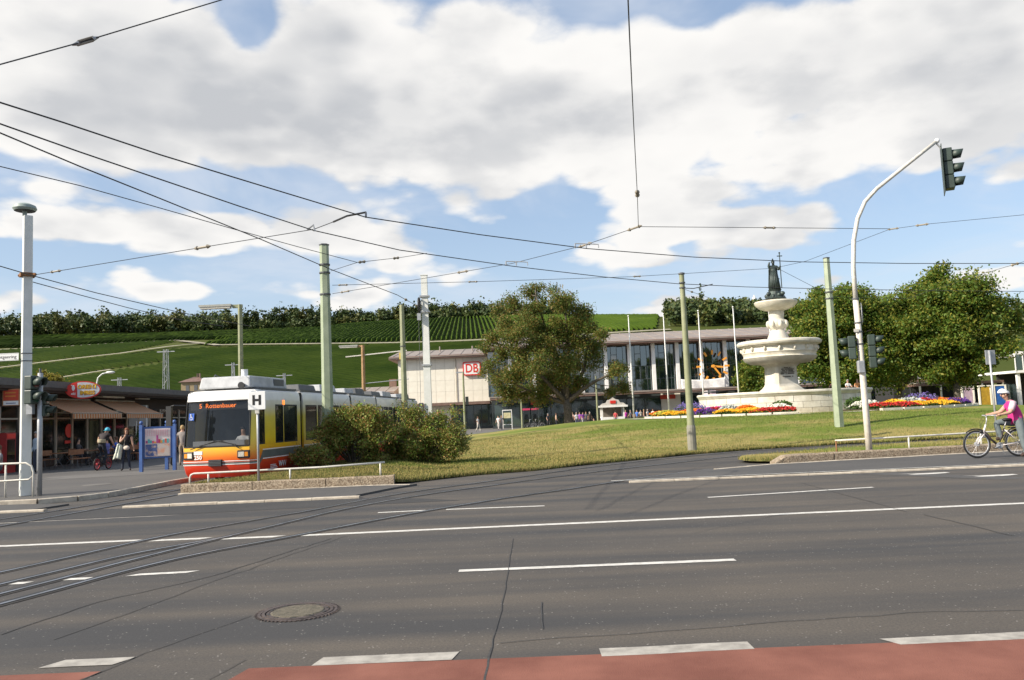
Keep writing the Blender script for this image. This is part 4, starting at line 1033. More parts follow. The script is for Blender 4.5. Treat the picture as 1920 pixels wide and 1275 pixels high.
for px, c, lab in ((1838, (.50, .30, .02), 'yellow advertising panel in a pale frame under the rightmost linden'), (1866, (.02, .12, .42), 'blue advertising panel in a pale frame beside the road sign post'), (1806, (.55, .40, .48), 'pale pink advertising panel under the lindens')):
    x = (px - 960) / FPX * 80; t = thing('advert_panel', lab, 'advert panel', (x, 80, 0), 0, 'advert panels under the lindens')
    MB().bbox(-.62, -.48, -.1, .1, 0, 2.6).build('post', M_cream, t); MB().bbox(.48, .62, -.1, .1, 0, 2.6).build('post', M_cream, t)
    MB().bbox(-.47, .47, -.04, .04, .55, 2.5).build('poster', mat('advert_%d' % px, c, .5, c2=tuple(q * .6 for q in c), scale=3), t)
    MB().bbox(-.47, .47, -.08, .08, 2.5, 2.62).build('top_rail', M_cream, t)
bs = thing('forecourt_pavilion', 'dark low pavilion behind the advert panels under the lindens', 'building', (43, 88, 0))
MB().bbox(0, 9, 0, 4, 2.9, 3.2).build('roof', M_fascia, bs); MB().bbox(0, 9, 2, 2.2, 0, 2.9).build('back_wall', M_dark, bs)
for i in range(5): MB().bbox(i * 2.2, i * 2.2 + .15, 0, .15, 0, 2.9).build('post', M_cream, bs)
MB().bbox(52 - 43, 53.5 - 43, .2, 2, 0, 2.7).build('shop_window', M_shop, bs)

# ------------------------------------------------------------------ fountain
M_marble = mat('marble', (0.50, 0.46, 0.37), 0.6, c2=(0.68, 0.64, 0.55), scale=1.6, detail=12, bump=.12, bscale=25)
M_marble2 = mat('weathered_marble', (0.40, 0.35, 0.26), 0.75, c2=(0.60, 0.55, 0.44), scale=2.4, detail=12, bump=.2, bscale=25)
M_bronze = mat('bronze', (0.030, 0.036, 0.034), 0.5, 0.35, c2=(0.060, 0.085, 0.075), scale=5)
FZ = float(mound(FX, FY)) - .05
ft = thing('fountain', 'tall white marble fountain with two bowls, inscribed pedestal and round basin wall', 'fountain', (FX, FY, FZ))
S_ = FPX / FY
def fz(py): return (757.0 - py) / S_ + 1.7 - FZ       # height of a row of the photograph on the fountain axis
# basin: wall of single stones, with coping
RB = 5.6; nst = 32
wall_h = 1.22
for i in range(nst):
    a0 = 2 * math.pi * i / nst; da = 2 * math.pi / nst
    for row in range(3):
        z0, z1 = row * .38, row * .38 + .37
        sh = .5 * da * (row % 2); mb = MB(); arc = [a0 + sh + da * .012 + (da * .976) * t / 3 for t in range(4)]
        j = random.uniform(-.008, .008)
        mb.prism([((RB + j) * math.cos(a), (RB + j) * math.sin(a)) for a in arc] + [((RB - .4) * math.cos(a), (RB - .4) * math.sin(a)) for a in reversed(arc)], z0 + (.005 if row else 0), z1).build('basin_stone', M_marble2 if row == 0 else M_marble, ft)
MB().lathe([(r_, z_ + .31) for r_, z_ in [(RB - .42, .83), (RB - .02, .83), (RB + .05, .9), (RB + .10, 1.0), (RB + .14, 1.03), (RB + .14, 1.12), (RB + .10, 1.17), (RB - .45, 1.17), (RB - .45, .83)][::-1]], 64).build('coping', M_marble, ft, 'auto')
MB().lathe([(RB - .42, .95), (0, .95)], 48).build('water', glassmat('basin_water', (.02, .05, .05), .05, .2), ft)
MB().lathe([(RB + .4, -.3), (RB + .4, .04), (RB - .3, .05), (0, .05)], 48).build('plinth', M_marble2, ft)
# pedestal (square, chamfered, flared foot)
def sq(prof, name, mt, rot=0.0, ch=.18):
    mb = MB(); n = 8
    vs = []
    for r, z in prof:
        c = r * ch
        for (x, y) in ((r, -r + c), (r, r - c), (r - c, r), (-r + c, r), (-r, r - c), (-r, -r + c), (-r + c, -r), (r - c, -r)): vs.append((x * math.cos(rot) - y * math.sin(rot), x * math.sin(rot) + y * math.cos(rot), z))
    k = len(prof); fs = [(i * n + j, i * n + (j + 1) % n, (i + 1) * n + (j + 1) % n, (i + 1) * n + j) for i in range(k - 1) for j in range(n)] + [tuple(range(n - 1, -1, -1)), tuple(range((k - 1) * n, k * n))]
    return mb.add(vs, fs).build(name, mt, ft, 'auto')
pr = R(14)
sq([(1.34, .0), (1.34, fz(741)), (1.26, fz(739)), (1.18, fz(733)), (1.00, fz(728)), (.90, fz(724)), (.86, fz(721))], 'pedestal_foot', M_marble, pr)
sq([(.86, fz(721)), (.83, fz(708)), (.82, fz(690)), (.86, fz(688)), (.98, fz(685)), (1.12, fz(681))], 'pedestal', M_marble, pr)
W = lambda px: px / S_ / 2
MB().lathe([(.9, fz(684)), (1.2, fz(683)), (W(108), fz(682)), (W(126), fz(677)), (W(135), fz(671)), (W(130), fz(669)), (W(132), fz(664)), (W(136), fz(662)), (W(133), fz(660)), (W(132), fz(652)), (W(140), fz(650)), (W(150), fz(648)), (W(153), fz(645)), (W(152), fz(642)), (W(146), fz(640)), (W(138), fz(641)), (W(100), fz(646)), (.5, fz(648))], 48).build('large_bowl', M_marble, ft, 'auto')
for i in range(16):
    a = 2 * math.pi * i / 16 + .1; r = W(134)
    MB().ball((0, 0, 0), (.16, .10, .17), 8, 6).build('bowl_relief', M_marble, ft, True, loc=(r * math.cos(a), r * math.sin(a), fz(656)), rz=a)
MB().lathe([(W(36), fz(648)), (W(36), fz(641)), (W(40), fz(639)), (W(38), fz(633)), (W(32), fz(626)), (W(26), fz(621)), (W(22), fz(619)), (W(27), fz(616)), (W(35), fz(611)), (W(36), fz(606)), (W(32), fz(601)), (W(26), fz(599)), (W(25), fz(596)), (W(27), fz(592)), (W(28), fz(585)), (W(27), fz(583)), (W(30), fz(582))], 28).build('baluster', M_marble, ft, 'auto')
for i in range(8):
    a = 2 * math.pi * i / 8; r = W(33)
    MB().ball((0, 0, 0), (.20, .14, .26), 8, 6).build('carved_scroll', M_marble, ft, True, loc=(r * math.cos(a), r * math.sin(a), fz(608)), rz=a + .3)
MB().lathe([(W(27), fz(583)), (W(44), fz(581)), (W(64), fz(577)), (W(76), fz(571)), (W(79), fz(567)), (W(77), fz(565)), (W(70), fz(566)), (W(30), fz(568)), (W(20), fz(563)), (W(17), fz(559)), (W(15), fz(559))], 36).build('small_bowl', M_marble, ft, 'auto')
# inscription: rows of dark letters on the two visible faces
M_ink = mat('inscription', (.07, .06, .05), .8)
nrm = Vector((math.sin(pr), -math.cos(pr), 0)); rgt = Vector((math.cos(pr), math.sin(pr), 0))
gi = np.random.default_rng(3)
for i, wl in enumerate((.55, .95, .85, 1.05, 1.1, .0, .8)):          # worn lettering, too small to read: rows of dark strokes
    if not wl: continue
    mb = MB(); x = -wl / 2
    while x < wl / 2:
        w = gi.uniform(.025, .05)
        if gi.random() < .85:
            c = nrm * .862 + rgt * (x + w / 2) + Vector((0, 0, fz(691.5 + 2.7 * i))); mb.box(c, (w * .8, .008, .075), rz=pr)
        x += w + .012
    mb.build('inscription_line', M_ink, ft)['kind'] = 'stuff'
# bronze saint on top
su = thing('statue', 'dark bronze bishop statue with raised arm and cross staff on top of the fountain', 'statue', (FX, FY, FZ + fz(563)))
bz = lambda py: fz(py) - fz(563)
MB().lathe([(.62, bz(563)), (.75, bz(560)), (.60, bz(556)), (.46, bz(552)), (.40, bz(546)), (.46, bz(543))], 14).build('rock_base', M_bronze, su)
for i in range(9):
    a = 2 * math.pi * i / 9; MB().ball((0, 0, 0), (.20, .14, .16), 7, 5).build('rock_lump', M_bronze, su, True, loc=(.52 * math.cos(a), .52 * math.sin(a), bz(557 - 3 * (i % 3))), rz=a)
# ------------------------------------------------------------------ bodies
def skin_mesh(name, verts, edges, radii, root=0, sub=1):
    "one continuous surface grown round a skeleton"
    me = bpy.data.meshes.new(name); me.from_pydata([tuple(v) for v in verts], edges, [])
    ob = bpy.data.objects.new(name, me); col.objects.link(ob)
    md = ob.modifiers.new('skin', 'SKIN'); md.use_smooth_shade = True; md.branch_smoothing = .3
    for i, r in enumerate(radii):
        sv = me.skin_vertices[0].data[i]; sv.radius = (r, r) if not isinstance(r, tuple) else r; sv.use_root = (i == root)
    if sub: s_ = ob.modifiers.new('sub', 'SUBSURF'); s_.levels = sub; s_.render_levels = sub
    dg = bpy.context.evaluated_depsgraph_get(); dg.update()
    out = bpy.data.meshes.new_from_object(ob.evaluated_get(dg)); out.name = name
    bpy.data.objects.remove(ob); bpy.data.meshes.remove(me)
    return out
def body_mesh(name, J, Rd, regions, mats, sub=1):
    """J: joint -> point; bones fixed; regions: bone -> material index; faces take the material of the nearest bone"""
    bones = [('pelvis', 'waist'), ('waist', 'chest'), ('chest', 'neck'), ('neck', 'head'), ('head', 'crown'),
             ('chest', 'shL'), ('shL', 'elL'), ('elL', 'wrL'), ('wrL', 'haL'), ('chest', 'shR'), ('shR', 'elR'), ('elR', 'wrR'), ('wrR', 'haR'),
             ('pelvis', 'hiL'), ('hiL', 'knL'), ('knL', 'anL'), ('anL', 'toL'), ('pelvis', 'hiR'), ('hiR', 'knR'), ('knR', 'anR'), ('anR', 'toR')]
    keys = list(J.keys()); ix = {k: i for i, k in enumerate(keys)}
    me = skin_mesh(name, [J[k] for k in keys], [(ix[a], ix[b]) for a, b in bones], [Rd[k] for k in keys], ix['pelvis'], sub)
    me.materials.clear()
    for m_ in mats: me.materials.append(m_)
    n = len(me.polygons); C = np.zeros(n * 3); me.polygons.foreach_get('center', C); C = C.reshape(-1, 3)
    best = np.full(n, 1e9); mi = np.zeros(n, int)
    for (a, b), m_ in regions.items():
        t0 = t1 = None
        A, B = np.array(J[a]), np.array(J[b]); d = B - A; L2 = max(d @ d, 1e-9)
        t = np.clip(((C - A) @ d) / L2, 0, 1); q = A + t[:, None] * d; dist = np.linalg.norm(C - q, axis=1) / max(.03, (np.mean(Rd[a]) + np.mean(Rd[b])) / 2)
        if isinstance(m_, tuple): mm = np.where(t < m_[0], m_[1], m_[2])          # sleeve or hem part-way along the bone
        else: mm = np.full(n, m_)
        k = dist < best; best[k] = dist[k]; mi[k] = mm[k]
    me.polygons.foreach_set('material_index', mi.astype(np.int32)); me.polygons.foreach_set('use_smooth', np.ones(n, bool)); me.update()
    return me
def V3(*a): return Vector(a)
# statue: robed figure facing the camera, right arm raised, staff in the other hand
h = bz(487) - bz(543); z0 = bz(543); s = h / 1.78
J = {k: Vector(v) * s + V3(0, 0, z0) for k, v in dict(pelvis=(0, 0, .95), waist=(0, 0, 1.12), chest=(0, 0, 1.38), neck=(0, 0, 1.50), head=(.0, -.03, 1.62), crown=(0, -.02, 1.76),
     shL=(.20, 0, 1.42), elL=(.30, -.10, 1.20), wrL=(.33, -.26, 1.36), haL=(.34, -.28, 1.43), shR=(-.20, 0, 1.42), elR=(-.30, -.05, 1.40), wrR=(-.25, -.10, 1.62), haR=(-.24, -.11, 1.70),
     hiL=(.09, 0, .85), knL=(.13, -.02, .45), anL=(.15, 0, .08), toL=(.16, -.10, .03), hiR=(-.09, 0, .85), knR=(-.13, -.05, .45), anR=(-.15, 0, .08), toR=(-.16, -.12, .03)).items()}
rd = dict(pelvis=.21, waist=.18, chest=.19, neck=.07, head=.10, crown=.085, shL=.11, elL=.09, wrL=.07, haL=.05, shR=.11, elR=.085, wrR=.06, haR=.045, hiL=.19, knL=.17, anL=.16, toL=.10, hiR=.19, knR=.17, anR=.16, toR=.10)
allb = [('pelvis', 'waist')]
me = body_mesh('body', J, {k: v * s for k, v in rd.items()}, {b: 0 for b in allb}, [M_bronze], 1); link('body', me, su)
# cloak, mitre, staff
mb = MB(); n = 18
prof = [(.34, .02), (.36, .25), (.33, .6), (.30, .95), (.29, 1.2), (.26, 1.42), (.12, 1.52)]
vs = []
for r, z in prof:
    for j in range(n + 1):
        a = R(20 + 140 * j / n) ; f = 1 + .08 * math.sin(j * 2.1)
        vs.append((r * f * s * math.cos(a), r * f * s * math.sin(a) * .8 + .02, z * s + z0))
mb.add(vs, [(i * (n + 1) + j, i * (n + 1) + j + 1, (i + 1) * (n + 1) + j + 1, (i + 1) * (n + 1) + j) for i in range(len(prof) - 1) for j in range(n)])
o = mb.build('cloak', M_bronze, su, True); md = o.modifiers.new('t', 'SOLIDIFY'); md.thickness = .06
for k in range(7):
    a = R(-160 + 22 * k); MB().tube([(.30 * s * math.cos(a), .28 * s * math.sin(a), z0 + .03), (.24 * s * math.cos(a), .22 * s * math.sin(a), z0 + .6 * s), (.18 * s * math.cos(a), .17 * s * math.sin(a), z0 + 1.15 * s)], [.09, .07, .04], 6).build('robe_fold', M_bronze, su, True)
MB().add([(-.11 * s, -.05, z0 + 1.68 * s), (.11 * s, -.05, z0 + 1.68 * s), (.11 * s, .1, z0 + 1.68 * s), (-.11 * s, .1, z0 + 1.68 * s), (0, -.03, z0 + 1.93 * s), (0, .08, z0 + 1.93 * s)], [(0, 1, 4), (2, 3, 5), (1, 2, 5, 4), (3, 0, 4, 5), (3, 2, 1, 0)]).build('mitre', M_bronze, su)
sx_ = J['haL']
ztop = bz(474)
MB().cyl((sx_.x, sx_.y, z0 + .1), (sx_.x, sx_.y, ztop), .035, 8).build('staff', M_bronze, su)
MB().box((sx_.x, sx_.y, ztop - .22), (.36, .05, .06)).box((sx_.x, sx_.y, ztop), (.10, .05, .10)).build('staff_cross', M_bronze, su)

# ------------------------------------------------------------------ flower beds round the fountain
M_soilbed = mat('bed_soil', (0.05, 0.036, 0.024), .95)
petal = lambda n, c: mat('petal_' + n, c, .7, c2=tuple(min(1, q * 1.35) for q in c), scale=9, transl=.25)
PET = dict(red=petal('red', (.42, .018, .012)), yellow=petal('yellow', (.72, .40, .012)), orange=petal('orange', (.68, .17, .010)), purple=petal('purple', (.085, .022, .19)), white=petal('white', (.66, .64, .55)), silver=petal('silver', (.42, .44, .40)), pink=petal('pink', (.46, .06, .30)), lilac=petal('lilac', (.16, .12, .34)), lime=petal('lime', (.45, .42, .06)))
L_bed = [leafmat('bed_leaf', (.05, .10, .016), (.09, .15, .03), .25, 3), leafmat('bed_leaf_dark', (.035, .07, .015), (.06, .10, .02), .25, 3)]
def flower_bed(label, px0, px1, patches, name='flower_bed', r0=6.9, r1=9.7):
    "patches: (u, v, ru, rv, height, colour); u along the arc 0..1, v inner 0..outer 1"
    a0 = math.atan2(-.75, (px0 - 1472) / 270 * 1.0); 
    root = thing(name, label, 'flower bed', (FX, FY, float(mound(FX, FY - 9)) - .05), 0, 'flower beds round the fountain')
    A0, A1 = px0, px1
    Pp = lambda u, v: ((r0 + (r1 - r0) * v) * math.cos(A0 + (A1 - A0) * u), (r0 + (r1 - r0) * v) * math.sin(A0 + (A1 - A0) * u))
    N = 26; ring = [Pp(i / N, 1) for i in range(N + 1)] + [Pp(i / N, 0) for i in range(N, -1, -1)]
    MB().prism(ring, -.35, .16).build('bed_soil', M_soilbed, root)
    L_ = 1.3 / (r1 * abs(A1 - A0)); k = 0.0; M_ = max(2, int(1 / L_))
    for i in range(M_):
        u0, u1 = i / M_ + .004, (i + 1) / M_ - .004; q = [Pp(u0, 1.0), Pp(u0, 1.08), Pp((u0 + u1) / 2, 1.08), Pp(u1, 1.08), Pp(u1, 1.0), Pp((u0 + u1) / 2, 1.0)]
        MB().prism(q, -.35, .19).build('edging_stone', M_marble, root)
    for (u, v, ru, rv, hh, cname) in patches:
        n = int(900 * ru / .1 * max(.5, rv / .25)); n = min(max(n, 250), 1800)
        uu = u + ru * rng.uniform(-1, 1, n); vv = np.clip(v + rv * rng.uniform(-1, 1, n), .02, .985); ok = (uu > .01) & (uu < .99); uu, vv = uu[ok], vv[ok]; n = len(uu)
        ang = A0 + (A1 - A0) * uu; rr = r0 + (r1 - r0) * vv
        d = np.sqrt(((uu - u) / ru) ** 2 + ((vv - v) / rv) ** 2)
        zz = .16 + .78 * hh * np.clip(1.15 - .45 * d ** 2, .25, 1.1) * rng.uniform(.7, 1.1, n)
        if cname in ('lilac', 'purple'): zz = zz * rng.uniform(.6, 1.15, n)
        Pc = np.stack([rr * np.cos(ang), rr * np.sin(ang), zz], 1)
        s = .062 if cname != 'lilac' else .045
        t1 = rng.normal(size=(n, 3)); nn = rng.normal(size=(n, 3)) * .55 + np.array([0, -.5, .8]); nn /= np.linalg.norm(nn, axis=1)[:, None]; t1 = np.cross(nn, t1); t1 /= np.linalg.norm(t1, axis=1)[:, None]; t2 = np.cross(nn, t1)
        Vv = np.stack([Pc + (t1 * math.cos(q) + t2 * math.sin(q)) * s for q in (0, 1.57, 3.14, 4.71)], 1).reshape(-1, 3)
        o = link('flowers_' + {'red': 'red', 'yellow': 'yellow', 'orange': 'orange', 'purple': 'purple', 'white': 'white', 'silver': 'silver', 'pink': 'pink', 'lilac': 'lilac', 'lime': 'lime', 'green': 'green'}[cname], np_mesh('flowers', Vv, np.arange(4 * n).reshape(-1, 4), PET.get(cname, L_bed[0])), root); o['kind'] = 'stuff'
        m2 = n; Pl = Pc.copy(); Pl[:, 2] = .14 + (Pl[:, 2] - .14) * rng.random(n) ** .6 * .95
        t1 = rng.normal(size=(n, 3)); t1 /= np.linalg.norm(t1, axis=1)[:, None]; t2 = np.cross(t1, rng.normal(size=(n, 3))); t2 /= np.linalg.norm(t2, axis=1)[:, None]
        Vl = np.stack([Pl - t1 * .10, Pl - t2 * .045, Pl + t1 * .10, Pl + t2 * .045], 1).reshape(-1, 3)
        o = link('bed_foliage', np_mesh('bed_foliage', Vl, np.arange(4 * n).reshape(-1, 4), L_bed, mi=rng.choice(2, n)), root); o['kind'] = 'stuff'
    return root
flower_bed('flower bed left of the fountain, purple spikes, yellow, orange and a red end', R(189), R(257),
   [(.05, .6, .06, .4, .40, 'orange'), (.13, .7, .07, .3, .42, 'lime'), (.20, .25, .16, .25, .85, 'lilac'), (.24, .8, .10, .2, .34, 'yellow'), (.34, .55, .10, .3, .45, 'orange'), (.36, .9, .08, .12, .30, 'yellow'), (.47, .3, .09, .3, .55, 'pink'), (.50, .85, .07, .17, .42, 'purple'), (.50, .5, .06, .2, .50, 'red'),
    (.60, .45, .06, .25, .62, 'silver'), (.64, .85, .08, .18, .36, 'yellow'), (.70, .4, .07, .25, .55, 'orange'), (.76, .8, .07, .2, .38, 'yellow'), (.84, .75, .08, .28, .34, 'red'), (.90, .35, .08, .2, .55, 'white'), (.93, .8, .07, .2, .36, 'red'), (.92, .15, .08, .15, .75, 'green')])
flower_bed('flower bed right of the fountain, red end, yellow, silver, purple and orange', R(278), R(351),
   [(.06, .75, .06, .25, .36, 'red'), (.08, .3, .07, .2, .55, 'white'), (.07, .1, .07, .12, .75, 'green'), (.16, .75, .06, .25, .36, 'red'), (.26, .75, .07, .25, .36, 'yellow'), (.26, .35, .07, .2, .5, 'yellow'), (.34, .4, .06, .25, .6, 'silver'), (.42, .75, .07, .25, .36, 'yellow'), (.50, .35, .07, .25, .55, 'red'), (.56, .82, .09, .2, .42, 'purple'), (.60, .3, .12, .25, .85, 'lilac'), (.64, .55, .07, .2, .5, 'orange'), (.74, .6, .09, .3, .45, 'orange'), (.84, .7, .09, .25, .40, 'yellow'), (.93, .6, .06, .35, .38, 'orange')], r0=7.6, r1=11.4)
# pale gravel ring round the beds
mb = MB(); n = 64; vs = []
for i in range(n + 1):
    a = R(185) + R(180) * i / n
    for r in (10.3, 11.4): x, y = FX + r * math.cos(a), FY + r * math.sin(a); vs.append((x, y, float(lawn_z(x, y)) + .03))
mb.add(vs, [(2 * i, 2 * i + 1, 2 * i + 3, 2 * i + 2) for i in range(n)]); tag(mb.build('gravel_path', mat('gravel', (.42, .38, .31), .95, c2=(.55, .50, .42), scale=8, bump=.5)), kind='structure')
# ------------------------------------------------------------------ tram
def tram_paint():
    M = bpy.data.materials.new('tram_paint'); M.use_nodes = True; nt = M.node_tree; nt.nodes.clear(); N = nt.nodes.new; L = nt.links.new
    out = N('ShaderNodeOutputMaterial'); b = N('ShaderNodeBsdfPrincipled'); b.inputs['Roughness'].default_value = .34; b.inputs['Coat Weight'].default_value = .25
    tc = N('ShaderNodeTexCoord'); sp = N('ShaderNodeSeparateXYZ'); L(tc.outputs['Object'], sp.inputs[0])
    r = N('ShaderNodeMapRange'); L(sp.outputs[2], r.inputs[0]); r.inputs[1].default_value = 0.0; r.inputs[2].default_value = 3.0
    cr = N('ShaderNodeValToRGB'); L(r.outputs[0], cr.inputs[0]); e = cr.color_ramp.elements
    cols = [(.0, (.50, .020, .008)), (.19, (.64, .040, .010)), (.26, (.74, .16, .012)), (.345, (.80, .42, .014)), (.45, (.80, .58, .025)), (.66, (.66, .54, .06)), (.78, (.60, .58, .46)), (.86, (.68, .67, .63)), (1., (.72, .71, .69))]
    e[0].position, e[0].color = cols[0][0], (*cols[0][1], 1); e[1].position, e[1].color = cols[-1][0], (*cols[-1][1], 1)
    for p_, c_ in cols[1:-1]: q = e.new(p_); q.color = (*c_, 1)
    n = N('ShaderNodeTexNoise'); n.inputs['Scale'].default_value = 3.0; n.inputs['Detail'].default_value = 8; L(tc.outputs['Object'], n.inputs['Vector'])
    mr = N('ShaderNodeMapRange'); L(n.outputs['Fac'], mr.inputs[0]); mr.inputs[1].default_value = .45; mr.inputs[2].default_value = .8; mr.inputs[4].default_value = .18
    mx = N('ShaderNodeMix'); mx.data_type = 'RGBA'; L(mr.outputs[0], mx.inputs[0]); L(cr.outputs[0], mx.inputs[6]); mx.inputs[7].default_value = (.18, .13, .09, 1)
    L(mx.outputs[2], b.inputs['Base Color']); L(b.outputs[0], out.inputs[0]); return M
M_tram = tram_paint()
M_black = mat('black_rubber', (.014, .014, .015), .6)
M_tglass = glassmat('tram_glass', (.012, .016, .018), .03, .30, .7)
M_wind = glassmat('windscreen', (.012, .015, .018), .03, .50, .6)
M_rgrey = mat('roof_grey', (.33, .34, .35), .6, c2=(.46, .47, .48), scale=3, bump=.1)
M_dgrey = mat('dark_grey', (.085, .09, .095), .6)
M_stripe = mat('stripe_grey', (.12, .13, .12), .4)
M_lampw = mat('lamp_lens', (.62, .58, .50), .15, var=.25, scale=40)
M_amber = mat('amber_lens', (.80, .28, .02), .25)
M_led = mat('led_orange', (.95, .20, .02), .5, emit=1.6)
M_seat = mat('seat_red', (.20, .03, .03), .8)
TZ = -0.30                                              # floor offset used in profile below
tram = thing('tram', 'articulated tram, red to yellow to white, waiting at the stop', 'tram', (-9.2, 25.6, 0))
RE = [Vector((-8.10, 25.5)), Vector((-7.58, 29.3)), Vector((-6.90, 34.8)), Vector((-6.60, 39.5)), Vector((-6.25, 45.8)), Vector((-5.90, 50.5))]
HW = 1.2
# levels: z, half width factor, nose shift
lev = [(.17, .93, -.16), (.30, .98, -.08), (.55, 1.0, .0), (.95, 1.0, .0), (1.12, 1.0, -.02), (2.52, .985, -.20), (2.70, .975, -.25), (2.80, .95, -.30), (2.86, .88, -.40)]
def shell(L_, nose, name, parent, loc, rz):
    mb = MB(); rings = []
    for z, k, du in lev:
        w = HW * k
        if nose: o = [(0, -w), (L_ - .50, -w), (L_ - .22 + du, -w * .975), (L_ - .08 + du, -w * .89), (L_ + du, -w * .5), (L_ + .02 + du, 0), (L_ + du, w * .5), (L_ - .08 + du, w * .89), (L_ - .22 + du, w * .975), (L_ - .50, w), (0, w)]
        else: o = [(0, -w), (L_, -w), (L_, w), (0, w)]
        rings.append([(x, y, z) for x, y in o])
    n = len(rings[0]); vs = [p for r in rings for p in r]; k = len(rings)
    fs = [(i * n + j, i * n + (j + 1) % n, (i + 1) * n + (j + 1) % n, (i + 1) * n + j) for i in range(k - 1) for j in range(n)]
    fs += [tuple(range(n - 1, -1, -1)), tuple(range((k - 1) * n, k * n))]
    mb.add(vs, fs)
    # leave the glazed openings free: windscreen and the window band of the sides
    keep = []
    for f in mb.f:
        c = sum((Vector(mb.v[i]) for i in f), Vector()) / len(f)
        if nose and 1.12 < c.z < 2.52 and c.x > L_ - .45 and len(f) == 4: continue
        if 1.12 < c.z < 2.52 and abs(abs(c.y) - HW) < .08 and len(f) == 4 and c.x < L_ - .2: continue
        keep.append(f)
    mb.f = keep; mb.m = [0] * len(keep)
    o = mb.build(name, M_tram, parent, 'auto', loc, rz); return o
def add(name, mb, mt, body, smooth=False): return mb.build(name, mt, body, smooth)
for k in range(5):
    a, b_ = RE[k], RE[k + 1]
    if k == 0: front, rear = a, b_
    else: front, rear = a, b_
    d = (front - rear); L_ = d.length; d.normalize(); nrm = Vector((-d.y, d.x))      # to the tram's left seen from behind = camera right? fixed below
    if nrm.x < 0: nrm = -nrm
    c = rear - nrm * HW; rz = math.atan2(d.y, d.x); side = 1 if (Vector((math.cos(rz + math.pi / 2), math.sin(rz + math.pi / 2))).dot(nrm) > 0) else -1
    gap = .0 if k == 0 else .28
    loc = (c.x + 9.2, c.y - 25.6, 0)
    body = shell(L_ - gap, k == 0, 'body_section', tram, loc, rz)
    Lm = L_ - gap
    # side panels between windows: pillars, glass
    y_ = HW * 1.0
    ends = Lm - (.62 if k == 0 else .10)
    xs_ = []
    if k == 0: wins = [(.28, 1.18), (1.24, 2.02)] ; wins_d = [(Lm - .92, Lm - .50)]
    else:
        nwin = max(2, round(Lm / 1.25)); ww = (Lm - .3) / nwin; wins = [(.15 + i * ww + .06, .15 + (i + 1) * ww - .06) for i in range(nwin)]; wins_d = []
    if k == 0: wins = [(.30, 1.42), (1.48, 2.10)]
    for sgn in (1, -1):
        yo = y_ * sgn
        allw = sorted(wins + wins_d); x0 = 0.0
        for (wa, wb) in allw + [(Lm - (.50 if k == 0 else 0), None)]:
            if wa - x0 > .015: add('pillar', MB().bbox(x0 + .001, wa - .001, yo - .035 * sgn - .03, yo - .035 * sgn + .03, 1.121, 2.519), M_tram, body)
            if wb is None: break
            add('window', MB().bbox(wa + .03, wb - .03, yo - .02 * sgn - .008, yo - .02 * sgn + .008, 1.17, 2.33), M_tglass, body)
            fr = MB().bbox(wa, wb, yo - .02 * sgn - .02, yo - .02 * sgn + .02, 1.121, 1.17).bbox(wa, wb, yo - .02 * sgn - .02, yo - .02 * sgn + .02, 2.33, 2.38).bbox(wa, wa + .03, yo - .02 * sgn - .02, yo - .02 * sgn + .02, 1.171, 2.329).bbox(wb - .03, wb, yo - .02 * sgn - .02, yo - .02 * sgn + .02, 1.171, 2.329)
            add('window_seal', fr, M_black, body)
            add('upper_panel', MB().bbox(wa + .001, wb - .001, yo - .035 * sgn - .03, yo - .035 * sgn + .03, 2.381, 2.519), M_tram, body)
            x0 = wb
        # grey band with white lines
        x1 = Lm - (.75 if k == 0 else .0)
        yb = HW * 1.0 * sgn
        add('grey_band', MB().bbox(.02, x1, yb + .0 * sgn, yb + .006 * sgn, .70, .93), M_stripe, body)
        for z in (.66, .94): add('white_line', MB().bbox(.02, x1, yb, yb + .007 * sgn, z, z + .03), M_signwhite, body)
        if k == 0:      # band dips towards the nose
            add('grey_band', MB().add([(x1, yb + .006 * sgn, .70), (x1 + .28, yb * .999 + .006 * sgn, .48), (x1 + .28, yb * .999 + .006 * sgn, .58), (x1, yb + .006 * sgn, .93)], [(0, 1, 2, 3) if sgn < 0 else (3, 2, 1, 0)]), M_stripe, body)
    # floor, ceiling, seats inside
    add('floor', MB().bbox(.05, Lm - (.5 if k == 0 else .05), -HW + .08, HW - .08, .36, .42), M_dgrey, body)
    add('ceiling', MB().bbox(.05, Lm - (.6 if k == 0 else .05), -HW + .1, HW - .1, 2.54, 2.58), M_rgrey, body)
    for sx_ in np.arange(.5, Lm - 1.4, .9):
        for sy in (-.72, .72): add('seat', MB().box((sx_, sy, .85), (.42, .42, .08)).box((sx_ - .2, sy, 1.14), (.07, .42, .56), ry=.1), M_seat, body)
    # roof gear
    add('roof_edge', MB().bbox(.05, Lm - (.9 if k == 0 else .05), -HW + .12, HW - .12, 2.87, 2.93), M_dgrey, body)
    if k == 0:
        rb = add('roof_unit', MB().box((Lm / 2 - .15, 0, 3.12), (2.9, 1.75, .38), taper=.94), M_rgrey, body); bevel(rb, .05, 2)
        add('roof_rail', MB().tube([(Lm / 2 + .6, -.5, 3.33), (Lm / 2 + .9, -.5, 3.4), (Lm / 2 + 1.25, -.5, 3.1)], .02, 6), M_dgrey, rb)
        add('antenna_pot', MB().cyl((Lm / 2 + .6, .35, 3.3), (Lm / 2 + .6, .35, 3.55), .11, 14), M_signwhite, rb, 'auto')
        add('antenna_pot', MB().cyl((Lm / 2 - .9, -.4, 3.3), (Lm / 2 - .9, -.4, 3.48), .07, 12), M_signwhite, rb, 'auto')
        add('grille', MB().box((Lm / 2 - .9, -.86 * 1, 3.14), (.8, .02, .22)), M_dgrey, rb)
        add('grille', MB().box((Lm / 2 - .9, .86 * 1, 3.14), (.8, .02, .22)), M_dgrey, rb)
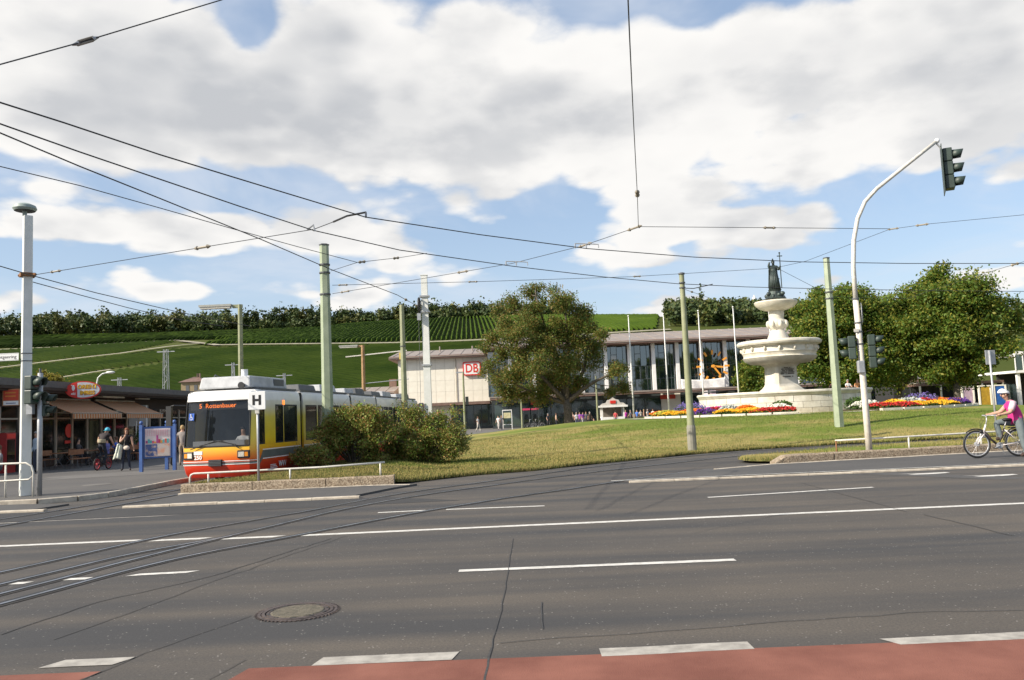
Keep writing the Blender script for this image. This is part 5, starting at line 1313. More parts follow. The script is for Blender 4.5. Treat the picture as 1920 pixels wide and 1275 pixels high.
        add('horn', MB().tube([(Lm - .72, .62, 3.0), (Lm - .5, .62, 3.0)], [.05, .11], 12), M_black, body)
        add('horn_box', MB().box((Lm - .85, .62, 3.0), (.22, .26, .24)), M_dgrey, body)
    else:
        for i, (fx, hx, hh) in enumerate([(.25, .22, .30), (.68, .20, .24)]):
            rb = add('roof_unit', MB().box((Lm * fx, 0, 2.93 + hh / 2), (Lm * hx * 1.6, 1.5, hh), taper=.92), M_rgrey if (k + i) % 2 else M_dgrey, body); bevel(rb, .04, 2)
        add('antenna_pot', MB().cyl((Lm * .5, 0, 2.93), (Lm * .5, 0, 3.2), .06, 10), M_signwhite, body)
    # bellows to the next section
    if k < 4:
        bl = MB()
        for q in range(5): bl.bbox(-.02 - .06 * q - .045, -.02 - .06 * q, -HW + (.06 if q % 2 else .10), HW - (.06 if q % 2 else .10), .35, 2.82)
        add('bellows', bl, M_black, body)
    # bogie skirts and wheels
    if k in (0, 2, 4):
        for wx in (Lm * .35, Lm * .65):
            for sy in (-.55, .55): add('wheel', MB().cyl((wx, sy - .06, .30), (wx, sy + .06, .30), .30, 18), M_steel, body)
    if k == 0:
        nose = body; x = Lm
        # windscreen follows the raked, curved nose
        w0, w1 = HW * 1.0, HW * .985
        def ring(z, w, du, inset=.012): return [(x - .50, -w + inset, z), (x - .22 + du - inset, -w * .975, z), (x - .08 + du - inset, -w * .89, z), (x + du - inset, -w * .5, z), (x + .02 + du - inset, 0, z), (x + du - inset, w * .5, z), (x - .08 + du - inset, w * .89, z), (x - .22 + du - inset, w * .975, z), (x - .50, w - inset, z)]
        A, B = ring(1.12, w0, -.02), ring(2.52, w1, -.20)
        add('windscreen', MB().add(A[2:7] + B[2:7], [(i, i + 1, i + 6, i + 5) for i in range(4)]), M_wind, nose, True)
        for s in (0, 6):       # corner posts carry the body colour
            idx = (0, 1, 2) if s == 0 else (6, 7, 8)
            add('corner_post', MB().add([A[i] for i in idx] + [B[i] for i in idx], [(0, 1, 4, 3), (1, 2, 5, 4)]), M_tram, nose, True)
        rb1 = [Vector(p) + Vector((.015, 0, 0)) for p in A[2:7]]; rb2 = [Vector(p) + Vector((.015, 0, 0)) for p in B[2:7]]
        add('windscreen_seal', MB().tube(rb1, .022, 6).tube(rb2, .022, 6).tube([rb1[0], rb2[0]], .022, 6).tube([rb1[-1], rb2[-1]], .022, 6), M_black, nose)
        # destination display behind the top of the glass
        add('display_box', MB().box((x - .36, 0, 2.38), (.16, 1.9, .24)), M_black, nose)
        fwd = Vector((1, 0, 0)); rgt = Vector((0, 1, 0))
        text_mesh('destination_text', '5  Rottenbauer', .20, M_led, nose, face_M((x - .272, -.05, 2.38), rgt, (0, 0, 1)), extrude=.002)
        # dash, driver's partition
        add('dashboard', MB().box((x - .42, .0, 1.12), (.42, 1.7, .34)), M_rgrey, nose)
        add('cab_partition', MB().bbox(x - 1.42, x - 1.38, -1.0, 1.0, .42, 2.5), M_dgrey, nose)
        # wheelchair sign, number, label, stripes on the nose
        blue = mat('sign_blue', (.02, .10, .45), .4)
        add('wheelchair_sign', MB().box((x - .125, -.84, 2.06), (.012, .17, .22), ry=-.128), blue, nose)
        add('wheelchair_symbol', MB().torus((x - .115, -.845, 2.01), .042, .010, 'X', 14, 5).box((x - .113, -.85, 2.08), (.01, .025, .08)).ball((x - .115, -.855, 2.13), .02), M_signwhite, nose)
        for z, hh, m__ in ((.600, .055, M_stripe), (.665, .02, M_signwhite), (.565, .02, M_signwhite)):
            pts = [(x - .22, -w0 * .975), (x - .08, -w0 * .89), (x, -w0 * .5), (x + .02, 0), (x, w0 * .5), (x - .08, w0 * .89), (x - .22, w0 * .975), (x - .50, w0)]
            pts = [(x - .50, -w0)] + pts
            vs = [(p[0] + .008 * (1 if abs(p[1]) < 1.1 else .2), p[1] * 1.006, z + dz) for dz in (-hh / 2, hh / 2) for p in pts]; n = len(pts)
            add('nose_stripe', MB().add(vs, [(i, i + 1, n + i + 1, n + i) for i in range(n - 1)]), m__, nose)
        text_mesh('fleet_number', '250', .17, M_signwhite, nose, face_M((x + .022, -.56, .79), Vector((.02, .98, 0)), (0, 0, 1)), extrude=.002, bold=.006)
        add('white_label', MB().box((x + .010, -.56, .935), (.012, .28, .11), rz=0), M_signwhite, nose)
        for sy in (-1, 1):
            hl = add('headlight', MB().box((x - .055, sy * .90, .86), (.10, .38, .24), rz=sy * .22), M_black, nose); bevel(hl, .02, 2)
            add('lamp', MB().box((x - .0, sy * .84, .86), (.03, .17, .15), rz=sy * .22), M_lampw, hl); add('indicator', MB().box((x - .035, sy * .99, .86), (.03, .10, .13), rz=sy * .22), M_amber, hl)
        add('coupler_flap', MB().box((x + .03, 0.02, .62), (.10, .42, .20)), M_black, nose)
        for i in range(4): add('flap_rib', MB().box((x + .085, 0.02, .55 + .045 * i), (.012, .40, .014)), M_dgrey, nose)
        for sy, dy in ((-.35, 1.0), (.55, -1.0)):
            wp = add('wiper', MB().tube([(x + .04, sy + (-.45 if sy < 0 else .25), 1.05), (x + .03, sy, 1.18), (x + .015, sy + dy * .35, 1.28)], .014, 6), M_black, nose)
            add('blade', MB().tube([(x + .03, sy - dy * .15, 1.16), (x + .0, sy + dy * .62, 1.30)], .012, 5), M_black, wp)
        mr_ = add('mirror_arm', MB().tube([(x - .30, -HW * .95, 2.42), (x - .10, -HW - .22, 2.44), (x - .08, -HW - .34, 2.40)], .03, 8), M_black, nose)
        add('mirror', bevel(MB().box((x - .08, -HW - .36, 2.12), (.10, .17, .62)).build('mirror', M_black, None), .03).data and MB().box((x - .08, -HW - .36, 2.12), (.10, .17, .62)), M_black, mr_)
        # lettering on the side facing the lawn
        yb = (HW + .008) * side
        fr_ = Vector((-1, 0, 0)) if side > 0 else Vector((1, 0, 0))
        text_mesh('side_lettering', 'WVV', .26, M_signwhite, nose, face_M((Lm * .42, yb, .43), fr_, (0, 0, 1)), bold=.006)
        for i in range(3): add('lettering_bar', MB().bbox(Lm * .42 + .42 + .05 * i, Lm * .42 + .95, yb - .002, yb + .002, .33 + .05 * i, .35 + .05 * i), M_signwhite, nose)
        text_mesh('line_mark', '13', .20, M_led, nose, face_M((1.45, yb, 2.44), fr_, (0, 0, 1)), bold=.01)
for o in [o for o in list(bpy.data.objects) if o.name.startswith('mirror') and o.parent is None and o.type == 'MESH']: bpy.data.objects.remove(o)
# ------------------------------------------------------------------ masts and poles
M_green = mat('mast_green', (.24, .285, .185), .6, c2=(.31, .355, .245), scale=2.5, detail=10)
M_olive = mat('mast_olive', (.20, .215, .115), .65, c2=(.27, .28, .165), scale=3, detail=10)
M_mastw = mat('mast_white', (.62, .63, .58), .5, c2=(.72, .72, .68), scale=3, detail=10)
M_rust = mat('rust', (.17, .075, .03), .9, c2=(.27, .14, .06), scale=14, bump=.3)
M_brown = mat('pole_rusty', (.28, .16, .07), .8, c2=(.38, .24, .12), scale=5)
M_galv = mat('galvanised', (.33, .34, .35), .5, .4, c2=(.42, .43, .44), scale=8)
M_railw = mat('rail_paint', (.52, .49, .42), .5, c2=(.66, .63, .56), scale=12, detail=10)
M_sigg = mat('signal_green', (.022, .036, .028), .5, c2=(.036, .056, .044), scale=4)
M_sigd = mat('signal_dark', (.016, .022, .020), .6)
M_porc = mat('porcelain', (.24, .21, .16), .5)
M_lampglass = mat('lamp_cover', (.55, .52, .44), .3)
def gz(x, y): return float(lawn_z(x, y))
def ground_at(px, py, D): p = at(px, py, D); return Vector((p.x, p.y, 0))

def tapered(parent, h, r0, r1, n, mt, name='shaft', rot=0.0, z0=0.0):
    mb = MB().lathe([(r0, z0), (r0, z0 + .02), (r1, h - .02), (r1 * .98, h)], n, rot=rot); return mb.build(name, mt, parent, 'auto')
# thick green hexagonal mast
p = at(617, 880, 30.0); b = Vector((p.x, 30.0, gz(p.x, 30) - .02)); H_ = at(613, 460, 30).z - b.z
t = thing('overhead_mast', 'thick pale green hexagonal mast standing in the shrubs', 'mast', b)
tapered(t, H_, .215, .165, 6, M_green, rot=.2); MB().lathe([(.185, H_ - .0), (.19, H_ + .04), (.1, H_ + .06)], 6, rot=.2).build('cap', M_dgrey, t)
for z in (H_ - .75, H_ - 1.05, H_ - 1.85): MB().lathe([(.19, z), (.205, z), (.205, z + .05), (.19, z + .05)], 12).build('clamp_band', M_dgrey, t)
# green mast right
p = at(1573, 790, 38.0); b = Vector((p.x, 38.0, gz(p.x, 38) - .02)); H_ = at(1548, 485, 38).z - b.z
mast_r = t = thing('overhead_mast', 'pale green mast on the lawn between fountain and signal mast', 'mast', b)
tapered(t, H_, .225, .15, 6, M_green, rot=.3); MB().lathe([(.16, H_), (.17, H_ + .04), (.1, H_ + .06)], 6, rot=.3).build('cap', M_dgrey, t)
for z in (H_ - 1.6, H_ - 1.9): MB().lathe([(.18, z), (.195, z), (.195, z + .05), (.18, z + .05)], 12).build('clamp_band', M_dgrey, t)
# slim olive pole in front of the fountain bed
p = at(1298, 840, 32.0); b = Vector((p.x, 32.0, gz(p.x, 32) - .02)); H_ = at(1273, 515, 32).z - b.z
t = thing('overhead_mast', 'slim olive round pole on the lawn left of the flower bed', 'mast', b)
tapered(t, H_, .155, .095, 12, M_olive); MB().lathe([(.10, H_), (.125, H_), (.125, H_ + .06), (.06, H_ + .08)], 12).build('cap', M_dgrey, t)
MB().lathe([(.175, 0), (.175, .9), (.155, 1.0)], 12).build('base_sleeve', mat('sleeve_grey', (.22, .21, .17), .8), t)
for z in (H_ - .35, H_ - .55): MB().lathe([(.10, z), (.125, z), (.125, z + .05), (.10, z + .05)], 12).build('clamp_band', M_dgrey, t)
# olive pole behind the tram
p = at(762, 860, 45.0); b = Vector((p.x, 45.0, 0)); H_ = at(750, 572, 45).z
t = thing('overhead_mast', 'slim olive pole behind the rear of the tram', 'mast', b); tapered(t, H_, .18, .125, 8, M_olive)
MB().lathe([(.15, H_ - 2.3), (.165, H_ - 2.3), (.165, H_ - 2.25), (.15, H_ - 2.25)], 10).build('clamp_band', M_dgrey, t)
# white box mast with tensioning wheel
p = at(806, 850, 47.0); b = Vector((p.x, 47.0, 0)); H_ = at(796, 517, 47).z
t = thing('tension_mast', 'white square mast with black tensioning wheel behind the shrubs', 'mast', b)
MB().box((0, 0, H_ / 2), (.42, .36, H_), taper=.82).build('shaft', M_mastw, t); MB().box((0, 0, H_ + .02), (.40, .34, .05)).build('cap', M_mastw, t)
for z in (H_ - 1.25, H_ - 2.15, H_ - 5.2): MB().bbox(-.27, .27, -.23, .23, z, z + .09).build('clamp_band', M_galv, t)
wh = MB().torus((-.30, -.26, H_ - 1.75), .42, .06, 'X', 22, 6).cyl((-.36, -.26, H_ - 1.75), (-.24, -.26, H_ - 1.75), .12, 10); o = wh.build('tension_wheel', M_black, t)
for i in range(4): a = i * math.pi / 4; MB().cyl((-.30, -.26 - .4 * math.cos(a), H_ - 1.75 - .4 * math.sin(a)), (-.30, -.26 + .4 * math.cos(a), H_ - 1.75 + .4 * math.sin(a)), .025, 5).build('spoke', M_black, o)
MB().bbox(-.42, -.22, -.4, -.15, H_ - 2.6, H_ - 2.2).build('wheel_bracket', M_galv, t); MB().bbox(-.5, -.27, -.3, 0, 1.0, 2.6).build('counterweight', M_dgrey, t); MB().cyl((-.4, -.2, 2.6), (-.35, -.26, H_ - 2.1), .012, 5).build('weight_cable', M_dgrey, t)
# lamp post behind the tram, lamp arm to the left
def lamp_post(px, D, ytop, arm_px, label, mt, w=.10):
    p = at(px, 800, D); top = at(px, ytop, D); t = thing('lamp_post', label, 'lamp post', (top.x, D, 0))
    H_ = top.z; arm = (px - arm_px) / (FPX / D)
    MB().lathe([(w * 1.3, 0), (w, H_)], 8).build('shaft', mt, t, 'auto')
    MB().bbox(-.35, w, -.07, .07, H_ - .16, H_).build('elbow', mt, t)
    hd = MB().box((-arm * .62 + .0, 0, H_ - .02), (arm * .82, .34, .10)).build('lamp_housing', mat('housing', (.34, .34, .30), .6), t)
    MB().box((-arm * .62, 0, H_ - .115), (arm * .76, .28, .09)).build('lamp_cover', M_lampglass, hd)
    return t, H_
lamp_post(450, 39, 571, 376, 'street lamp with long flat head, its post rising behind the tram roof', M_olive, .11)
t, H_ = lamp_post(680, 62, 647, 637, 'rusty brown lamp post with cross boom left of the station', M_brown, .13)
MB().cyl((-1.3, 0, H_ - .85), (3.3, 0, H_ - .55), .045, 6).build('boom', M_railw, t); MB().cyl((0, 0, H_ - 2.9), (3.4, 0, H_ - 2.7), .03, 6).build('lower_boom', M_galv, t)
MB().box((2.9, 0, H_ - .95), (.34, .2, .5)).build('yellow_box', mat('yellow_box', (.62, .45, .10), .6), t)
# posts on the forecourt
for px, D, yt, lab in ((868, 82, 697, 'olive post with small signal in front of the cream wing'), (1117, 90, 705, 'grey post beside the snack stand'), (977, 95, 745, 'short olive post by the phone booths')):
    p = at(px, yt, D); t = thing('lamp_post', lab, 'post', (p.x, D, 0)); tapered(t, p.z, .12, .09, 8, M_olive)
    if px == 868: MB().box((-.35, 0, p.z - .05), (.75, .12, .14)).build('lamp_head', M_galv, t); MB().box((.30, -.05, 3.3), (.3, .25, .8)).build('signal', M_sigd, t)
# curved street lamp behind the snack bar
p = at(180, 735, 62); t = thing('street_lamp', 'thin curved street lamp rising behind the snack bar sign', 'street lamp', (p.x, 62, 0))
q = [at(180, 800, 62), at(180, 725, 62), at(184, 708, 62), at(192, 701, 62), at(200, 699, 62)]; pts = [Vector((a.x - p.x, 0, a.z)) for a in q]; pts.insert(0, Vector((pts[0].x, 0, 0)))
MB().tube(pts, .055, 8).build('shaft', M_mastw, t, True); hp = pts[-1]; MB().ball((hp.x + .28, 0, hp.z + .02), (.36, .18, .11)).build('lamp_head', M_mastw, t, True)

# left white mast with mushroom lamp and street sign
mb_ = G(47, 930, .115); D0 = mb_.y
t = thing('lamp_mast', 'white square lamp mast with round lamp at the left kerb', 'mast', (mb_.x, mb_.y, .115)); H_ = at(48, 405, D0).z - .115
bevel(MB().box((0, 0, H_ / 2), (.26, .24, H_), rz=.67, taper=.84).build('shaft', M_mastw, t), .015, 1)
MB().lathe([(.05, H_), (.06, H_ + .10), (.07, H_ + .16), (.26, H_ + .14), (.30, H_ + .20), (.27, H_ + .28), (.14, H_ + .34), (0, H_ + .36)], 24, c=(-.09, 0, 0)).build('lamp_head', mat('lamp_head_green', (.27, .32, .29), .5), t, 'auto')
MB().lathe([(.24, H_ + .132), (.05, H_ + .128)], 24, c=(-.09, 0, 0)).build('lamp_glass', M_dgrey, t)
zc_ = at(48, 516, D0).z - .115; MB().box((0, 0, zc_), (.36, .32, .10), rz=.67).build('wire_clamp', M_rust, t); MB().cyl((-.24, 0, zc_), (.26, -.05, zc_), .035, 8).build('clamp_bolt', M_rust, t)
for y_ in (663, 677): z_ = at(48, y_, D0).z - .115; MB().box((0, 0, z_), (.268, .25, .02), rz=.67).build('sign_strap', M_dgrey, t)
zs = (at(20, 670, D0).z) - .115
ss = thing('street_sign', 'white street name plate on the white lamp mast', 'sign', (mb_.x - .50, mb_.y - .12, zs + .115))
MB().bbox(-.36, .36, -.012, .012, -.10, .10).build('plate', M_signwhite, ss); MB().bbox(-.355, .355, -.014, -.0125, -.085, -.080).build('border', M_dgrey, ss); MB().bbox(-.355, .355, -.014, -.0125, .080, .085).build('border', M_dgrey, ss)
text_mesh('street_name', 'Röntgenring', .125, M_ink, ss, face_M((0, -.016, 0.0), (1, 0, 0), (0, 0, 1)))

# ------------------------------------------------------------------ traffic signals
def visor(parent, c, dirx, r, mt, name='visor', ln=.20):
    "half-open hood looking along dirx (local x)"
    mb = MB(); n = 12; vs = []
    for k, (u, rr) in enumerate(((0, r), (ln, r * .92))):
        for j in range(n + 1):
            a = R(-35 + 250 * j / n); vs.append((c[0] + dirx * (u - (0 if k == 0 else .06 * (1 - math.sin(a)) * .8)), c[1] + rr * math.cos(a), c[2] + rr * math.sin(a)))
    mb.add(vs, [(j, j + 1, n + 2 + j, n + 1 + j) for j in range(n)])
    o = mb.build(name, mt, parent, True); md = o.modifiers.new('t', 'SOLIDIFY'); md.thickness = .012; return o
M_lens = {'r': mat('lens_red', (.10, .008, .006), .2), 'a': mat('lens_amber', (.12, .05, .005), .2), 'g': mat('lens_green', (.006, .05, .03), .2)}
def signal_head(label, loc, rz, n=3, s=1.0, plate=False, group=None, name='traffic_signal'):
    t = thing(name, label, 'traffic signal', loc, rz, group); hh = .33 * s
    for i in range(n):
        z = -i * hh
        bevel(MB().box((0, 0, z), (.20 * s, .30 * s, hh - .012)).build('lamp_chamber', M_sigg, t), .025, 2)
        MB().cyl((.10 * s, 0, z), (.112 * s, 0, z), .115 * s, 18).build('lens', M_lens['rag'[i] if n == 3 else 'rg'[i]], t)
        visor(t, (.105 * s, 0, z), 1, .125 * s, M_sigg, ln=.24 * s)
    if plate: MB().bbox(-.13 * s, -.115 * s, -.26 * s, .26 * s, -(n - 1) * hh - .25 * s, .25 * s).build('backing_plate', M_sigg, t)
    return t
# right mast
D = 24.3; pb = at(1630, 845, D); base = Vector((pb.x, D, .1))
t = thing('signal_mast', 'white curved signal mast behind the right kerb wall', 'signal mast', base)
path = [at(x, y, D) - base for x, y in ((1630, 845), (1622, 750), (1612, 640), (1604, 560), (1600, 500), (1601, 450), (1608, 410), (1622, 378), (1644, 354), (1700, 309), (1757, 264))]
path[0].z = 0; path = [Vector((q.x, 0, q.z)) for q in path]; path[1].x = path[0].x * .5 + path[2].x * .5
z540 = path[4].z
MB().tube(path[:4], [.095, .09, .085, .08], 14).build('lower_tube', mat('mast_cream', (.58, .52, .43), .5, c2=(.70, .65, .56), scale=5, detail=10), t, True)
MB().tube([path[3] - Vector((0, 0, .05))] + path[4:], [.068, .066, .064, .062, .06, .058, .055, .052], 14).build('curved_arm', M_railw, t, True)
MB().ball(path[-1], .075).build('end_cap', M_signwhite, t, True)
MB().lathe([(.15, 0), (.13, .06), (.10, .09)], 16).build('foot_collar', M_galv, t)
for y_ in (560, 605, 622, 645, 690): q = at(1614, y_, D) - base; xx = np.interp(q.z, [w.z for w in path[:5]], [w.x for w in path[:5]]); MB().lathe([(.098, -.02), (.104, -.02), (.104, .02), (.098, .02)], 14, c=(xx, 0, q.z)).build('strap', M_dgrey, t)
hd = at(1776, 292, D); signal_head('overhead three lamp signal hanging from the curved mast arm', (hd.x, D, hd.z), R(-25), 3, 1.26, True)
hk = at(1760, 275, D) - base; MB().tube([path[-1] + Vector((-.05, 0, -.05)), hk + Vector((.02, 0, 0)), at(1768, 284, D) - base], .025, 8).build('hanger', M_galv, t)
hd = at(1632, 638, D); signal_head('three lamp signal on the right side of the curved mast', (hd.x, D - .05, hd.z), R(-20), 3, 1.0)
hd = at(1598, 641, D); signal_head('two lamp signal on the left side of the curved mast', (hd.x, D + .05, hd.z), math.pi - R(22), 2, 1.05)
q = at(1612, 688, D) - base; bevel(MB().box((q.x, -.08, q.z), (.19, .14, .36)).build('push_button_box', M_galv, t), .02)
q = at(1617, 587, D); rs = thing('round_sign', 'pale round traffic sign seen edge on, behind the curved mast', 'sign', (q.x + .02, D + .1, q.z), R(68)); MB().cyl((0, -.006, 0), (0, .006, 0), .33, 28).build('disc', M_galv, rs); MB().box((0, -.02, 0), (.06, .03, .5)).build('bracket', M_dgrey, rs)
q = at(1603, 620, D) - base; MB().box((q.x, -.1, q.z), (.14, .02, .09)).build('number_plate', M_railw, t)
# left signal behind the lamp mast
pb = G(64, 931, .115); D = pb.y + .2; t = thing('signal_post', 'grey signal post just behind the white lamp mast', 'signal mast', (pb.x + .02, D, .115)); zt = at(64, 700, D).z - .115
MB().cyl((0, 0, 0), (0, 0, zt), .065, 12).build('shaft', M_galv, t, True); MB().cyl((0, 0, zt), (0, 0, zt + .12), .03, 8).build('tip', M_dgrey, t)
hd = at(66, 718, D); signal_head('green two lamp signal beside the white lamp mast', (hd.x, D - .12, hd.z), R(-12), 2, 1.15)
hd = at(76, 748, D); signal_head('darker two lamp pedestrian signal below the green one at the left mast', (hd.x + .02, D + .12, hd.z), R(5), 2, .95)
q = at(59, 766, D); MB().box((q.x - pb.x, -.08, q.z - .115), (.16, .14, .30)).build('control_box', M_galv, t)

# ------------------------------------------------------------------ railings
def railing(label, pts, posts, z0, z1, r=.028, mt=None, lower=False, bend=True, rusty_first=False, name='railing', zpost=None):
    o = Vector((pts[0][0], pts[0][1], 0)); t = thing(name, label, 'railing', o); mt = mt or M_railw
    P = [Vector((p[0], p[1], z1 if len(p) < 3 else p[2])) - o for p in pts]
    path = list(P)
    if bend:
        d = (P[1] - P[0]).normalized(); path = [P[0] + Vector((0, 0, z0 - z1)), P[0] + Vector((0, 0, -.10)), P[0] + d * .03 + Vector((0, 0, -.03)), P[0] + d * .10] + P[1:]
    MB().tube(path, r, 8).build('top_rail', mt, t, True)
    for i, (x, y) in enumerate(posts):
        zz = P[0].z if len(P) < 2 else np.interp(x - o.x, [q.x for q in P], [q.z for q in P])
        MB().cyl((x - o.x, y - o.y, z0 if zpost is None else zpost), (x - o.x, y - o.y, zz), r * .95, 8).build('post', M_rust if (rusty_first and i == 0) else mt, t, True)
    return t
railing('white tubular rail on the island wall in front of the tram', [(-8.62, 21.95, .52), (-7.0, 22.0, .53), (-5.2, 22.04, .54), (-3.5, 22.05, .60)], [(-8.14, 21.97), (-6.0, 22.02), (-3.62, 22.05)], .2, .52, .026)
railing('white tubular rail behind the right kerb wall, rusty at its end post', [(9.25, 24.2, .56), (11.4, 24.55, .57), (13.2, 24.85, .58), (17, 25.5, .6), (24, 26.6, .6)], [(9.27, 24.2), (11.55, 24.57), (13.9, 24.97), (16.3, 25.38)], .1, .56, .026, bend=False, rusty_first=True, zpost=.05)
pl = G(58, 932, .115)
lr = thing('railing', 'cream tubular pedestrian rail beside the left lamp mast', 'railing', (pl.x, pl.y + .1, .115))
zt = at(55, 868, pl.y).z - .115
MB().tube([(0, 0, 0), (0, 0, zt - .25), (-.05, 0, zt - .08), (-.20, 0, zt), (-1.0, .1, zt), (-3.2, .35, zt)], .026, 8).build('top_rail', M_railw, lr, True)
MB().tube([(-.02, 0, zt - .35), (-.12, 0, zt - .43), (-1.0, .1, zt - .45), (-3.2, .35, zt - .45)], .022, 8).build('lower_rail', M_railw, lr, True)
for x in (-.78, -2.4): MB().cyl((x, .09, 0), (x, .09, zt), .024, 8).build('post', M_railw, lr, True)
# H stop sign
pb = G(485, 905, .22); t = thing('stop_sign', 'white square sign with black letter H on a grey post before the tram', 'sign', (pb.x, pb.y, .18)); zt = at(484, 734, pb.y).z - .18; s = FPX / pb.y
MB().cyl((0, 0, 0), (0, 0, zt - .1), .032, 10).build('post', M_galv, t, True)
bevel(MB().box((0, -.05, zt - .24), (.46, .03, .48)).build('plate', M_signwhite, t), .01)
text_mesh('letter', 'H', .34, mat('ink_black', (.012, .012, .012), .6), t, face_M((0, -.068, zt - .24), (1, 0, 0), (0, 0, 1)), extrude=.001, bold=.016)
MB().box((0, -.02, zt - .53), (.10, .08, .10)).build('clamp', M_railw, t)
# sign seen from behind at the right
p = at(1852, 657, 30); t = thing('road_sign', 'grey back of a road sign on a thin post beyond the cyclist', 'sign', (p.x + .05, 30, .1)); zt = p.z - .1
MB().cyl((0, 0, 0), (0, 0, zt), .035, 10).build('post', M_galv, t, True); MB().box((.05, .05, zt - .25), (.40, .03, .52), rz=.2).build('plate', M_galv, t)

# ------------------------------------------------------------------ blue notice stand
M_blue = mat('stand_blue', (.035, .085, .26), .5, c2=(.05, .12, .33), scale=4)
pb = G(265, 885, .115); s = FPX / pb.y
t = thing('notice_stand', 'blue framed poster stand with ball-topped posts beside the tram', 'notice stand', (pb.x, pb.y, .115))
wd = 1.15; H_ = at(265, 793, pb.y).z - .115
for (x, y) in ((0, 0), (wd, .35), (wd * .5, 1.0)):
    MB().bbox(x - .06, x + .06, y - .06, y + .06, 0, H_ - .08).build('post', M_blue, t); MB().ball((x, y, H_), .075).build('ball_finial', M_blue, t, True)
ang = math.atan2(.35, wd); fr = empty('poster_frame_group', (0, 0, 0), 0, None); bpy.data.objects.remove(fr)
def panel(x0, x1, z0, z1, dy, name, mt): 
    mb = MB(); x0 *= wd / 1.42; x1 *= wd / 1.42; f = lambda x: (x * math.cos(ang) + dy * math.sin(ang), x * math.sin(ang) - dy * math.cos(ang))
    (ax, ay), (bx_, by) = f(x0), f(x1); n = Vector((math.sin(ang), -math.cos(ang), 0)) * .012
    return MB().add([(ax, ay, z0), (bx_, by, z0), (bx_, by, z1), (ax, ay, z1), (ax - n.x, ay - n.y, z0), (bx_ - n.x, by - n.y, z0), (bx_ - n.x, by - n.y, z1), (ax - n.x, ay - n.y, z1)], [(0, 1, 2, 3), (7, 6, 5, 4), (0, 4, 5, 1), (1, 5, 6, 2), (2, 6, 7, 3), (3, 7, 4, 0)]).build(name, mt, t)
zb, zt_ = .50, H_ - .16
panel(.07, 1.40, zb, zt_, .00, 'panel', M_blue)
panel(.17, 1.30, zb + .07, zt_ - .08, .014, 'poster_sheet', mat('poster_white', (.66, .60, .60), .6))
zm = zb + (zt_ - zb) * .46
g = np.random.default_rng(4)
for i in range(11):     # city skyline poster: row of coloured blocks
    x0 = .20 + i * .094; c = [(.55, .08, .16), (.45, .03, .10), (.62, .12, .08), (.60, .30, .05), (.35, .06, .22), (.10, .40, .42)][int(g.integers(6))]
    panel(x0, x0 + .085, zm + .02, zm + .04 + g.uniform(.02, .14) + (.16 if i == 5 else 0), .030, 'poster_block', mat('poster_c%d' % int(c[0] * 100), c, .6))
for i in range(13): panel(.20 + i * .08, .215 + i * .08, zm + .30, zt_ - .12, .028, 'poster_stripe', mat('poster_pink', (.60, .30, .38), .6))
panel(.19, .70, zb + .09, zm - .02, .028, 'poster_left', mat('poster_navy', (.06, .10, .26), .6, c2=(.45, .35, .30), scale=7, lo=.5, hi=.62)); panel(.73, 1.26, zb + .09, zm - .02, .028, 'poster_right', mat('poster_pale', (.55, .50, .46), .6, c2=(.62, .34, .24), scale=3, lo=.5, hi=.6))

# ------------------------------------------------------------------ far masts and house behind the tracks
def lattice(px, D, yt, w, label):
    p = at(px, yt, D); t = thing('catenary_mast', label, 'lattice mast', (p.x, D, 0), 0, 'lattice masts of the railway'); H_ = p.z
    for sx_ in (-1, 1):
        for sy in (-1, 1): MB().cyl((sx_ * w, sy * w, 0), (sx_ * w * .55, sy * w * .55, H_), .06, 4).build('corner_bar', M_galv, t)
    n = int(H_ / 1.3)
    for i in range(n):
        z0, z1 = H_ * i / n, H_ * (i + 1) / n; k0, k1 = w * (1 - .45 * i / n), w * (1 - .45 * (i + 1) / n)
        s_ = 1 if i % 2 else -1
        MB().cyl((-s_ * k0, -k0, z0), (s_ * k1, -k1, z1), .04, 4).build('diagonal_bar', M_galv, t)
    MB().bbox(-1.6, 1.6, -.08, .08, H_ - .5, H_ - .35).build('cross_arm', M_galv, t)
lattice(311, 150, 655, .55, 'tall lattice mast rising between snack bar and tram'); lattice(437, 165, 680, .35, 'thin lattice mast above the tram roof'); lattice(533, 165, 700, .3, 'short lattice mast above the second tram section'); lattice(224, 160, 708, .4, 'short lattice mast above the snack bar roof')
p = at(360, 735, 150); t = thing('house', 'small ochre house with brown hipped roof peeping over the tram', 'house', (p.x, 150, 0)); zt = at(360, 716, 150).z; hw = 2.0
MB().bbox(-hw, hw, 0, 4, 0, zt).build('wall', mat('ochre_wall', (.26, .20, .11), .8), t)
MB().add([(-hw - .4, -.4, zt), (hw + .4, -.4, zt), (hw + .4, 4.4, zt), (-hw - .4, 4.4, zt), (-.5, 2, zt + 1.0), (.5, 2, zt + 1.0)], [(0, 1, 5, 4), (1, 2, 5), (2, 3, 4, 5), (3, 0, 4), (3, 2, 1, 0)]).build('roof', M_fascia, t)
for x in (-.8, .7): MB().bbox(x - .3, x + .3, -.05, .02, zt - 1.6, zt - .6).build('window', M_dgrey, t)
for x in (.2, .6): MB().bbox(x, x + .25, 1.8, 2.05, zt + .5, zt + 1.6).build('chimney', M_fascia, t)
p = at(1415, 570, 640); zz = float(hill(p.x, 640)); t = thing('lookout_tower', 'tiny pale tower on the wooded hilltop left of the fountain bowl', 'tower', (p.x, 640, zz)); zt = at(1415, 553, 640).z - zz
MB().lathe([(1.3, 0), (1.1, zt * .7), (1.5, zt * .72), (1.5, zt * .85), (.2, zt)], 8).build('shaft', M_mastw, t)

